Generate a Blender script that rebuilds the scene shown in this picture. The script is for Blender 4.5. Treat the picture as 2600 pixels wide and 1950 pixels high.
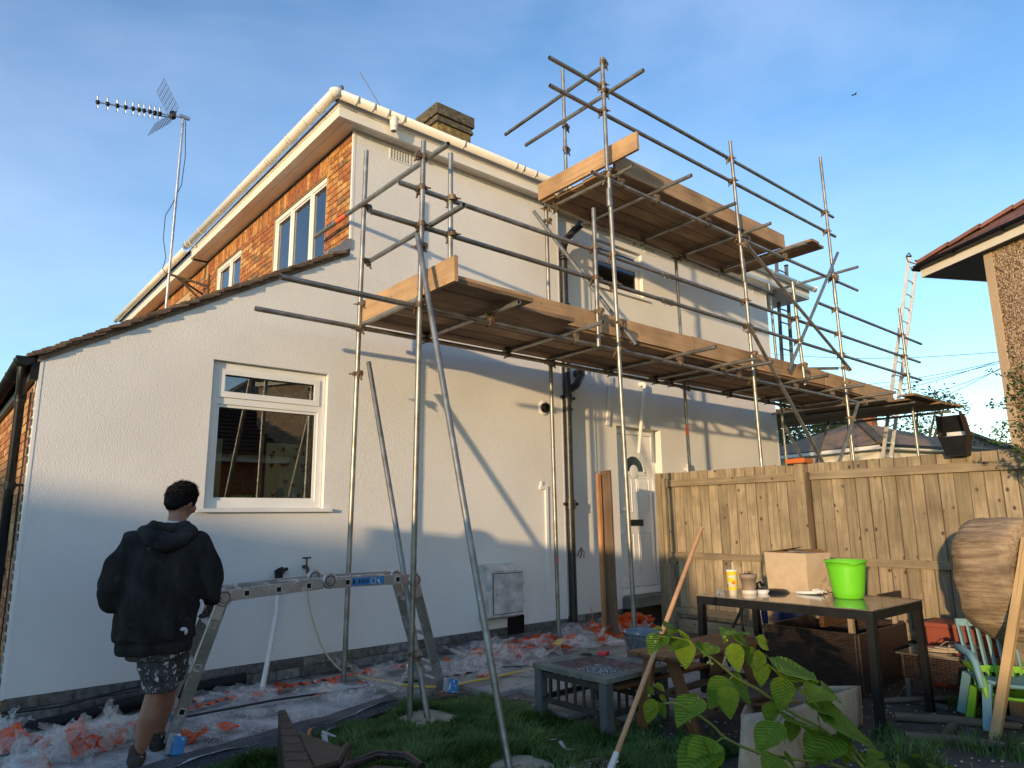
import bpy, bmesh, math, random
import numpy as np
from mathutils import Vector, Matrix, noise as mnoise
random.seed(7); RNG=np.random.default_rng(7)
for o in list(bpy.data.objects): bpy.data.objects.remove(o)
S=bpy.context.scene; COL=S.collection
# ---------------- camera, sky, sun, exposure ----------------
pi_,ya_,ro_=math.radians(10.973),math.radians(49.577),math.radians(-0.746)
fw=Vector((math.cos(ya_)*math.cos(pi_),math.sin(ya_)*math.cos(pi_),math.sin(pi_)))
rt=Vector((math.sin(ya_),-math.cos(ya_),0)); up=rt.cross(fw)
rt2=rt*math.cos(ro_)+up*math.sin(ro_); up2=up*math.cos(ro_)-rt*math.sin(ro_)
cam=bpy.data.cameras.new('camera'); camo=bpy.data.objects.new('camera',cam); COL.objects.link(camo)
camo.matrix_world=Matrix(((rt2.x,up2.x,-fw.x,0),(rt2.y,up2.y,-fw.y,0),(rt2.z,up2.z,-fw.z,1.45),(0,0,0,1)))
cam.sensor_width=36; cam.lens=1755.8/2600*36; cam.clip_start=.05; cam.clip_end=3000
S.camera=camo
SUN=Vector((.95,.4,-.105)).normalized()          # direction the light travels
w=bpy.data.worlds.new('World'); S.world=w; w.use_nodes=True
wn=w.node_tree.nodes; wl=w.node_tree.links; wn.clear()
sky=wn.new('ShaderNodeTexSky'); sky.sky_type='NISHITA'; sky.sun_disc=False
sky.sun_elevation=math.asin(-SUN.z); sky.sun_rotation=math.atan2(-SUN.x,-SUN.y)
sky.air_density=1.0; sky.dust_density=.08; sky.ozone_density=2.1; sky.altitude=0
geo=wn.new('ShaderNodeTexCoord')
mp=wn.new('ShaderNodeMapping'); mp.inputs['Scale'].default_value=(1.0,1.3,2.2); mp.inputs['Rotation'].default_value=(0,.35,.5)
nz=wn.new('ShaderNodeTexNoise'); nz.inputs['Scale'].default_value=1.5; nz.inputs['Detail'].default_value=7; nz.inputs['Roughness'].default_value=.55; nz.inputs['Distortion'].default_value=.35
rmp=wn.new('ShaderNodeValToRGB'); rmp.color_ramp.elements[0].position=.40; rmp.color_ramp.elements[1].position=.85
rmp.color_ramp.elements[0].color=(0,0,0,1); rmp.color_ramp.elements[1].color=(.24,.24,.24,1)
hs=wn.new('ShaderNodeHueSaturation'); hs.inputs['Saturation'].default_value=1.13; hs.inputs['Hue'].default_value=.508; hs.inputs['Value'].default_value=1.27
mixc=wn.new('ShaderNodeMixRGB'); mixc.blend_type='MIX'; mixc.inputs['Color2'].default_value=(4.6,4.9,6.3,1)
bg=wn.new('ShaderNodeBackground'); out=wn.new('ShaderNodeOutputWorld')
SKY_STR=.15; bg.inputs['Strength'].default_value=SKY_STR
wl.new(geo.outputs['Generated'],mp.inputs['Vector']); wl.new(mp.outputs['Vector'],nz.inputs['Vector']); wl.new(nz.outputs['Fac'],rmp.inputs['Fac'])
wl.new(sky.outputs['Color'],hs.inputs['Color']); wl.new(hs.outputs['Color'],mixc.inputs['Color1']); wl.new(rmp.outputs['Color'],mixc.inputs['Fac'])
wl.new(mixc.outputs['Color'],bg.inputs['Color']); wl.new(bg.outputs['Background'],out.inputs['Surface'])
sl=bpy.data.lights.new('sun','SUN'); sl.energy=2.15; sl.angle=math.radians(.9); sl.color=(1.0,.71,.40)
so=bpy.data.objects.new('sun',sl); COL.objects.link(so); so.rotation_euler=SUN.to_track_quat('-Z','Y').to_euler(); so.location=(-20,-10,12)
S.view_settings.view_transform='Standard'; S.view_settings.look='None'; S.view_settings.gamma=1; S.view_settings.use_curve_mapping=False
S.view_settings.exposure=1.12
S.render.engine='CYCLES'
# ---------------- materials ----------------
MATS={}
def _nt(name):
    m=bpy.data.materials.new(name); m.use_nodes=True; n=m.node_tree.nodes; b=n['Principled BSDF']; return m,n,m.node_tree.links,b
def mat(name,c1,c2=None,scale=6,rough=.7,metal=0,bump=0,bscale=60,detail=5,stretch=(1,1,1),rnd=0,spots=None,coat=0,sub=0,lo=.35,hi=.65,bstretch=None,spec=None,trans=0,island=0):
    m,n,l,b=_nt(name)
    tc=n.new('ShaderNodeTexCoord'); oi=n.new('ShaderNodeObjectInfo')
    add=n.new('ShaderNodeVectorMath'); add.operation='ADD'
    sc=n.new('ShaderNodeVectorMath'); sc.operation='SCALE'; sc.inputs['Scale'].default_value=0
    cx=n.new('ShaderNodeCombineXYZ'); mu=n.new('ShaderNodeMath'); mu.operation='MULTIPLY'; mu.inputs[1].default_value=37.0
    l.new(oi.outputs['Random'],mu.inputs[0])
    for i in range(3): l.new(mu.outputs[0],cx.inputs[i])
    l.new(tc.outputs['Object'],add.inputs[0]); l.new(cx.outputs[0],add.inputs[1])
    mp=n.new('ShaderNodeMapping'); mp.inputs['Scale'].default_value=stretch; l.new(add.outputs[0],mp.inputs['Vector'])
    nz=n.new('ShaderNodeTexNoise'); nz.inputs['Scale'].default_value=scale; nz.inputs['Detail'].default_value=detail; nz.inputs['Roughness'].default_value=.6
    l.new(mp.outputs[0],nz.inputs['Vector'])
    rp=n.new('ShaderNodeValToRGB'); rp.color_ramp.elements[0].position=lo; rp.color_ramp.elements[1].position=hi
    c2=c2 or c1
    rp.color_ramp.elements[0].color=(*c1,1); rp.color_ramp.elements[1].color=(*c2,1)
    l.new(nz.outputs['Fac'],rp.inputs['Fac']); col=rp.outputs['Color']
    if rnd or island:
        hv=n.new('ShaderNodeHueSaturation'); mr=n.new('ShaderNodeMapRange'); a=rnd or island
        mr.inputs['To Min'].default_value=1-a; mr.inputs['To Max'].default_value=1+a
        if island:
            gg=n.new('ShaderNodeNewGeometry'); l.new(gg.outputs['Random Per Island'],mr.inputs['Value'])
        else: l.new(oi.outputs['Random'],mr.inputs['Value'])
        l.new(mr.outputs[0],hv.inputs['Value']); l.new(col,hv.inputs['Color']); col=hv.outputs['Color']
    if spots:
        for (sc_,ss,th) in spots:
            n2=n.new('ShaderNodeTexNoise'); n2.inputs['Scale'].default_value=ss; n2.inputs['Detail'].default_value=4; l.new(add.outputs[0],n2.inputs['Vector'])
            r2=n.new('ShaderNodeValToRGB'); r2.color_ramp.elements[0].position=th; r2.color_ramp.elements[1].position=min(1,th+.04); l.new(n2.outputs['Fac'],r2.inputs['Fac'])
            mx=n.new('ShaderNodeMixRGB'); mx.inputs['Color2'].default_value=(*sc_,1); l.new(r2.outputs['Color'],mx.inputs['Fac']); l.new(col,mx.inputs['Color1']); col=mx.outputs['Color']
    l.new(col,b.inputs['Base Color'])
    b.inputs['Roughness'].default_value=rough; b.inputs['Metallic'].default_value=metal
    if coat: b.inputs['Coat Weight'].default_value=coat
    if spec is not None: b.inputs['Specular IOR Level'].default_value=spec
    if bump:
        mp2=n.new('ShaderNodeMapping'); mp2.inputs['Scale'].default_value=bstretch or stretch; l.new(add.outputs[0],mp2.inputs['Vector'])
        nb=n.new('ShaderNodeTexNoise'); nb.inputs['Scale'].default_value=bscale; nb.inputs['Detail'].default_value=4; l.new(mp2.outputs[0],nb.inputs['Vector'])
        bp=n.new('ShaderNodeBump'); bp.inputs['Strength'].default_value=1; bp.inputs['Distance'].default_value=bump; l.new(nb.outputs['Fac'],bp.inputs['Height']); l.new(bp.outputs[0],b.inputs['Normal'])
    if trans:
        o=n['Material Output']; tr=n.new('ShaderNodeBsdfTransparent'); mx=n.new('ShaderNodeMixShader'); mx.inputs[0].default_value=trans
        l.new(b.outputs[0],mx.inputs[1]); l.new(tr.outputs[0],mx.inputs[2]); l.new(mx.outputs[0],o.inputs['Surface'])
    if sub:
        o=n['Material Output']; tl=n.new('ShaderNodeBsdfTranslucent'); l.new(col,tl.inputs['Color']); mx=n.new('ShaderNodeMixShader'); mx.inputs[0].default_value=sub
        l.new(b.outputs[0],mx.inputs[1]); l.new(tl.outputs[0],mx.inputs[2]); l.new(mx.outputs[0],o.inputs['Surface'])
    MATS[name]=m; return m
def wood(name,ca,cb,cd,knots=.0,rough=.75,sx=1.3,sc=26,rnd=.18,bump=.0025,green=None,edge=None):
    """grain runs along local X; ca/cb grain colours, cd knots, cracks and painted joint shadows"""
    m,n,l,b=_nt(name)
    tc=n.new('ShaderNodeTexCoord'); oi=n.new('ShaderNodeObjectInfo'); mu=n.new('ShaderNodeMath'); mu.operation='MULTIPLY'; mu.inputs[1].default_value=53.
    l.new(oi.outputs['Random'],mu.inputs[0]); cx=n.new('ShaderNodeCombineXYZ')
    for i in range(3): l.new(mu.outputs[0],cx.inputs[i])
    add=n.new('ShaderNodeVectorMath'); l.new(tc.outputs['Object'],add.inputs[0]); l.new(cx.outputs[0],add.inputs[1])
    vor=None
    if knots:
        mk=n.new('ShaderNodeMapping'); mk.inputs['Scale'].default_value=(6.5,9,9); l.new(add.outputs[0],mk.inputs['Vector'])
        vor=n.new('ShaderNodeTexVoronoi'); vor.inputs['Scale'].default_value=1.0; vor.inputs['Randomness'].default_value=1; l.new(mk.outputs[0],vor.inputs['Vector'])
        kr=n.new('ShaderNodeValToRGB'); kr.color_ramp.elements[0].position=.06*knots; kr.color_ramp.elements[0].color=(1,1,1,1); kr.color_ramp.elements[1].position=.15*knots; kr.color_ramp.elements[1].color=(0,0,0,1)
        l.new(vor.outputs['Distance'],kr.inputs['Fac'])
    mp=n.new('ShaderNodeMapping'); mp.inputs['Scale'].default_value=(sx,sc,sc); l.new(add.outputs[0],mp.inputs['Vector'])
    nz=n.new('ShaderNodeTexNoise'); nz.inputs['Scale'].default_value=1; nz.inputs['Detail'].default_value=6; nz.inputs['Roughness'].default_value=.65; nz.inputs['Distortion'].default_value=.6; l.new(mp.outputs[0],nz.inputs['Vector'])
    rp=n.new('ShaderNodeValToRGB'); rp.color_ramp.elements[0].position=.3; rp.color_ramp.elements[0].color=(*ca,1); rp.color_ramp.elements[1].position=.7; rp.color_ramp.elements[1].color=(*cb,1)
    l.new(nz.outputs['Fac'],rp.inputs['Fac']); col=rp.outputs['Color']
    n3=n.new('ShaderNodeTexNoise'); n3.inputs['Scale'].default_value=2.2; n3.inputs['Detail'].default_value=5; l.new(add.outputs[0],n3.inputs['Vector'])
    r3=n.new('ShaderNodeMapRange'); r3.inputs['From Min'].default_value=.3; r3.inputs['From Max'].default_value=.7; r3.inputs['To Min'].default_value=.72; r3.inputs['To Max'].default_value=1.25; l.new(n3.outputs['Fac'],r3.inputs['Value'])
    mr=n.new('ShaderNodeMapRange'); mr.inputs['To Min'].default_value=1-rnd; mr.inputs['To Max'].default_value=1+rnd; l.new(oi.outputs['Random'],mr.inputs['Value'])
    mm=n.new('ShaderNodeMath'); mm.operation='MULTIPLY'; l.new(r3.outputs[0],mm.inputs[0]); l.new(mr.outputs[0],mm.inputs[1])
    hv=n.new('ShaderNodeHueSaturation'); l.new(mm.outputs[0],hv.inputs['Value']); l.new(col,hv.inputs['Color']); col=hv.outputs['Color']
    # cracks
    mc=n.new('ShaderNodeMapping'); mc.inputs['Scale'].default_value=(sx*1.2,sc*2.2,sc*2.2); l.new(add.outputs[0],mc.inputs['Vector'])
    nc=n.new('ShaderNodeTexNoise'); nc.inputs['Scale'].default_value=1; nc.inputs['Detail'].default_value=3; l.new(mc.outputs[0],nc.inputs['Vector'])
    rc=n.new('ShaderNodeValToRGB'); rc.color_ramp.elements[0].position=.66; rc.color_ramp.elements[1].position=.74; rc.color_ramp.elements[1].color=(.75,.75,.75,1); l.new(nc.outputs['Fac'],rc.inputs['Fac'])
    mx=n.new('ShaderNodeMixRGB'); mx.inputs['Color2'].default_value=(*cd,1); l.new(rc.outputs['Color'],mx.inputs['Fac']); l.new(col,mx.inputs['Color1']); col=mx.outputs['Color']
    if vor:
        mx=n.new('ShaderNodeMixRGB'); mx.inputs['Color2'].default_value=(*cd,1); l.new(kr.outputs['Color'],mx.inputs['Fac']); l.new(col,mx.inputs['Color1']); col=mx.outputs['Color']
    if green:
        ng=n.new('ShaderNodeTexNoise'); ng.inputs['Scale'].default_value=4; ng.inputs['Detail'].default_value=6; l.new(add.outputs[0],ng.inputs['Vector'])
        rg=n.new('ShaderNodeValToRGB'); rg.color_ramp.elements[0].position=.5; rg.color_ramp.elements[1].position=.7; rg.color_ramp.elements[1].color=(.7,.7,.7,1); l.new(ng.outputs['Fac'],rg.inputs['Fac'])
        mx=n.new('ShaderNodeMixRGB'); mx.inputs['Color2'].default_value=(*green,1); l.new(rg.outputs['Color'],mx.inputs['Fac']); l.new(col,mx.inputs['Color1']); col=mx.outputs['Color']
    if edge:  # dark line painted along both long edges, standing for shadow at the joints
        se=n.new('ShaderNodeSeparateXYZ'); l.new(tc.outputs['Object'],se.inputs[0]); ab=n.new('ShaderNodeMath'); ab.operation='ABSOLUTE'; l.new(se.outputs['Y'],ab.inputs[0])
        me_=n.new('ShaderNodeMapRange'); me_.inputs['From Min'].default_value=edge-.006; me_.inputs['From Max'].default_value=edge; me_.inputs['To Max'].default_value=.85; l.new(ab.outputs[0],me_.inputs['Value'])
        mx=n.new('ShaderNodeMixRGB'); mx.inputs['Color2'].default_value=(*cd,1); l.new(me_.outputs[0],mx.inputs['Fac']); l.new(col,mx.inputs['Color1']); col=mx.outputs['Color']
    l.new(col,b.inputs['Base Color']); b.inputs['Roughness'].default_value=rough; b.inputs['Specular IOR Level'].default_value=.3
    bp=n.new('ShaderNodeBump'); bp.inputs['Distance'].default_value=bump; l.new(nz.outputs['Fac'],bp.inputs['Height']); l.new(bp.outputs[0],b.inputs['Normal'])
    MATS[name]=m; return m
def brickmat(name,cols,island=False,rough=.85):
    m,n,l,b=_nt(name)
    tc=n.new('ShaderNodeTexCoord'); g=n.new('ShaderNodeNewGeometry'); oi=n.new('ShaderNodeObjectInfo')
    rp=n.new('ShaderNodeValToRGB'); e=rp.color_ramp.elements; rp.color_ramp.interpolation='CONSTANT'
    e.remove(e[1]); e[0].position=0; e[0].color=(*cols[0],1)
    for i,c in enumerate(cols[1:],1): q=e.new(i/len(cols)); q.color=(*c,1)
    l.new((g.outputs['Random Per Island'] if island else oi.outputs['Random']),rp.inputs['Fac'])
    nz=n.new('ShaderNodeTexNoise'); nz.inputs['Scale'].default_value=22; nz.inputs['Detail'].default_value=6; 
    l.new(g.outputs['Position'],nz.inputs['Vector'])
    mr=n.new('ShaderNodeMapRange'); mr.inputs['From Min'].default_value=.3; mr.inputs['From Max'].default_value=.7; mr.inputs['To Min'].default_value=.55; mr.inputs['To Max'].default_value=1.27; l.new(nz.outputs['Fac'],mr.inputs['Value'])
    hv=n.new('ShaderNodeHueSaturation'); l.new(mr.outputs[0],hv.inputs['Value']); l.new(rp.outputs['Color'],hv.inputs['Color']); l.new(hv.outputs['Color'],b.inputs['Base Color'])
    bp=n.new('ShaderNodeBump'); bp.inputs['Distance'].default_value=.004; nb=n.new('ShaderNodeTexNoise'); nb.inputs['Scale'].default_value=90; l.new(g.outputs['Position'],nb.inputs['Vector']); l.new(nb.outputs['Fac'],bp.inputs['Height']); l.new(bp.outputs[0],b.inputs['Normal'])
    b.inputs['Roughness'].default_value=rough; b.inputs['Specular IOR Level'].default_value=.25
    MATS[name]=m; return m
def glassmat(name,tint=(.85,.9,.92),refl=.10,rough=0.0):
    m,n,l,b=_nt(name); n.remove(b); o=n['Material Output']
    tr=n.new('ShaderNodeBsdfTransparent'); tr.inputs[0].default_value=(*tint,1); gl=n.new('ShaderNodeBsdfGlossy'); gl.inputs['Roughness'].default_value=rough
    fr=n.new('ShaderNodeFresnel'); fr.inputs['IOR'].default_value=1.5; ad=n.new('ShaderNodeMath'); ad.operation='MULTIPLY_ADD'; ad.inputs[1].default_value=1.8; ad.inputs[2].default_value=refl
    cl=n.new('ShaderNodeClamp'); l.new(fr.outputs[0],ad.inputs[0]); l.new(ad.outputs[0],cl.inputs[0]); mx=n.new('ShaderNodeMixShader'); l.new(cl.outputs[0],mx.inputs[0]); l.new(tr.outputs[0],mx.inputs[1]); l.new(gl.outputs[0],mx.inputs[2]); l.new(mx.outputs[0],o.inputs['Surface'])
    MATS[name]=m; return m
def rendermat(name,c1,c2,bumpd,scale1,stain=None):
    """textured wall coating: fine worm-like relief in world space"""
    m,n,l,b=_nt(name); g=n.new('ShaderNodeNewGeometry')
    nz=n.new('ShaderNodeTexNoise'); nz.inputs['Scale'].default_value=.9; nz.inputs['Detail'].default_value=6; l.new(g.outputs['Position'],nz.inputs['Vector'])
    rp=n.new('ShaderNodeValToRGB'); rp.color_ramp.elements[0].position=.3; rp.color_ramp.elements[0].color=(*c1,1); rp.color_ramp.elements[1].position=.7; rp.color_ramp.elements[1].color=(*c2,1); l.new(nz.outputs['Fac'],rp.inputs['Fac'])
    l.new(rp.outputs['Color'],b.inputs['Base Color']); b.inputs['Roughness'].default_value=.92; b.inputs['Specular IOR Level'].default_value=.2
    n1=n.new('ShaderNodeTexNoise'); n1.inputs['Scale'].default_value=scale1; n1.inputs['Detail'].default_value=3; n1.inputs['Distortion'].default_value=.35; l.new(g.outputs['Position'],n1.inputs['Vector'])
    n2=n.new('ShaderNodeTexNoise'); n2.inputs['Scale'].default_value=3; n2.inputs['Detail'].default_value=3; l.new(g.outputs['Position'],n2.inputs['Vector'])
    ma=n.new('ShaderNodeMath'); ma.operation='MULTIPLY_ADD'; ma.inputs[1].default_value=.8; l.new(n2.outputs['Fac'],ma.inputs[0]); l.new(n1.outputs['Fac'],ma.inputs[2])
    bp=n.new('ShaderNodeBump'); bp.inputs['Distance'].default_value=bumpd; l.new(ma.outputs[0],bp.inputs['Height']); l.new(bp.outputs[0],b.inputs['Normal'])
    MATS[name]=m; return m
def weavemat(name,c1,c2,scale=60):
    m,n,l,b=_nt(name); tc=n.new('ShaderNodeTexCoord'); g=n.new('ShaderNodeNewGeometry')
    ml=n.new('ShaderNodeVectorMath'); ml.operation='MULTIPLY'; 
    sx=n.new('ShaderNodeSeparateXYZ'); l.new(g.outputs['Position'],sx.inputs[0]); my=n.new('ShaderNodeMath'); my.operation='MULTIPLY'; my.inputs[1].default_value=.55; l.new(sx.outputs['Y'],my.inputs[0]); ad=n.new('ShaderNodeMath'); ad.operation='MULTIPLY_ADD'; ad.inputs[1].default_value=1.2; l.new(sx.outputs['X'],ad.inputs[0]); l.new(my.outputs[0],ad.inputs[2])
    cm=n.new('ShaderNodeCombineXYZ'); l.new(ad.outputs[0],cm.inputs['X']); l.new(sx.outputs['Z'],cm.inputs['Y'])
    br=n.new('ShaderNodeTexBrick'); br.inputs['Scale'].default_value=scale; br.inputs['Brick Width'].default_value=1.3; br.inputs['Row Height'].default_value=.55; br.inputs['Mortar Size'].default_value=.09; br.inputs['Mortar Smooth'].default_value=1
    br.inputs['Color1'].default_value=(*c1,1); br.inputs['Color2'].default_value=(*c2,1); br.inputs['Mortar'].default_value=(c1[0]*.2,c1[1]*.2,c1[2]*.2,1)
    l.new(cm.outputs[0],br.inputs['Vector']); l.new(br.outputs['Color'],b.inputs['Base Color']); b.inputs['Roughness'].default_value=.45
    iv=n.new('ShaderNodeMath'); iv.operation='SUBTRACT'; iv.inputs[0].default_value=1; l.new(br.outputs['Fac'],iv.inputs[1])
    bp=n.new('ShaderNodeBump'); bp.inputs['Distance'].default_value=.006; l.new(iv.outputs[0],bp.inputs['Height']); l.new(bp.outputs[0],b.inputs['Normal'])
    MATS[name]=m; return m
def leafmat(name,dark,light,vein):
    m,n,l,b=_nt(name); tc=n.new('ShaderNodeTexCoord'); oi=n.new('ShaderNodeObjectInfo'); sx=n.new('ShaderNodeSeparateXYZ'); l.new(tc.outputs['Object'],sx.inputs[0])
    def M_(op,a,b_=None,c=None):
        q=n.new('ShaderNodeMath'); q.operation=op
        for i,v in enumerate((a,b_,c)):
            if v is None: continue
            if isinstance(v,(int,float)): q.inputs[i].default_value=v
            else: l.new(v,q.inputs[i])
        return q.outputs[0]
    ay=M_('ABSOLUTE',sx.outputs['Y']); ph=M_('MULTIPLY',M_('SUBTRACT',sx.outputs['X'],M_('MULTIPLY',ay,.75)),9.5); fr=M_('FRACT',ph); tri=M_('ABSOLUTE',M_('SUBTRACT',fr,.5))
    vn=M_('MAXIMUM',M_('GREATER_THAN',tri,.44),M_('LESS_THAN',ay,.012))
    nz=n.new('ShaderNodeTexNoise'); nz.inputs['Scale'].default_value=5; nz.inputs['Detail'].default_value=4; l.new(tc.outputs['Object'],nz.inputs['Vector'])
    mix0=n.new('ShaderNodeMixRGB'); l.new(M_('ADD',M_('MULTIPLY',nz.outputs['Fac'],.8),M_('MULTIPLY',oi.outputs['Random'],.5)),mix0.inputs['Fac']); mix0.inputs['Color1'].default_value=(*dark,1); mix0.inputs['Color2'].default_value=(*light,1)
    mix1=n.new('ShaderNodeMixRGB'); l.new(M_('MULTIPLY',vn,.22),mix1.inputs['Fac']); l.new(mix0.outputs[0],mix1.inputs['Color1']); mix1.inputs['Color2'].default_value=(*vein,1)
    l.new(mix1.outputs[0],b.inputs['Base Color']); b.inputs['Roughness'].default_value=.55; b.inputs['Specular IOR Level'].default_value=.3
    bp=n.new('ShaderNodeBump'); bp.inputs['Distance'].default_value=.012; bp.inputs['Strength'].default_value=1; l.new(tri,bp.inputs['Height']); l.new(bp.outputs[0],b.inputs['Normal'])
    o=n['Material Output']; tl=n.new('ShaderNodeBsdfTranslucent'); l.new(mix1.outputs[0],tl.inputs['Color']); mx=n.new('ShaderNodeMixShader'); mx.inputs[0].default_value=.4
    l.new(b.outputs[0],mx.inputs[1]); l.new(tl.outputs[0],mx.inputs[2]); l.new(mx.outputs[0],o.inputs['Surface']); MATS[name]=m; return m
def dashmat(name,cols):
    m,n,l,b=_nt(name); g=n.new('ShaderNodeNewGeometry'); v=n.new('ShaderNodeTexVoronoi'); v.inputs['Scale'].default_value=55; l.new(g.outputs['Position'],v.inputs['Vector'])
    sp=n.new('ShaderNodeSeparateColor'); l.new(v.outputs['Color'],sp.inputs[0]); rp=n.new('ShaderNodeValToRGB'); e=rp.color_ramp.elements; rp.color_ramp.interpolation='CONSTANT'; e.remove(e[1]); e[0].position=0; e[0].color=(*cols[0],1)
    for i,c in enumerate(cols[1:],1): q=e.new(i/len(cols)); q.color=(*c,1)
    l.new(sp.outputs[0],rp.inputs['Fac']); l.new(rp.outputs['Color'],b.inputs['Base Color']); b.inputs['Roughness'].default_value=.9
    bp=n.new('ShaderNodeBump'); bp.inputs['Distance'].default_value=.012; bp.invert=True; l.new(v.outputs['Distance'],bp.inputs['Height']); l.new(bp.outputs[0],b.inputs['Normal']); MATS[name]=m; return m
def filmmat(name,col,a0=.25,a1=.8):
    m,n,l,b=_nt(name); g=n.new('ShaderNodeNewGeometry'); nz=n.new('ShaderNodeTexNoise'); nz.inputs['Scale'].default_value=9; nz.inputs['Detail'].default_value=3; nz.inputs['Distortion'].default_value=1.0; l.new(g.outputs['Position'],nz.inputs['Vector'])
    mr=n.new('ShaderNodeMapRange'); mr.inputs['From Min'].default_value=.35; mr.inputs['From Max'].default_value=.65; mr.inputs['To Min'].default_value=a0; mr.inputs['To Max'].default_value=a1; l.new(nz.outputs['Fac'],mr.inputs['Value'])
    b.inputs['Base Color'].default_value=(*col,1); b.inputs['Roughness'].default_value=.22; bp=n.new('ShaderNodeBump'); bp.inputs['Distance'].default_value=.006; l.new(nz.outputs['Fac'],bp.inputs['Height']); l.new(bp.outputs[0],b.inputs['Normal'])
    tr=n.new('ShaderNodeBsdfTransparent'); tl=n.new('ShaderNodeBsdfTranslucent'); tl.inputs['Color'].default_value=(*col,1); m2=n.new('ShaderNodeMixShader'); m2.inputs[0].default_value=.3; l.new(b.outputs[0],m2.inputs[1]); l.new(tl.outputs[0],m2.inputs[2])
    mx=n.new('ShaderNodeMixShader'); o=n['Material Output']; l.new(mr.outputs[0],mx.inputs[0]); l.new(tr.outputs[0],mx.inputs[1]); l.new(m2.outputs[0],mx.inputs[2]); l.new(mx.outputs[0],o.inputs['Surface']); MATS[name]=m; return m
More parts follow.
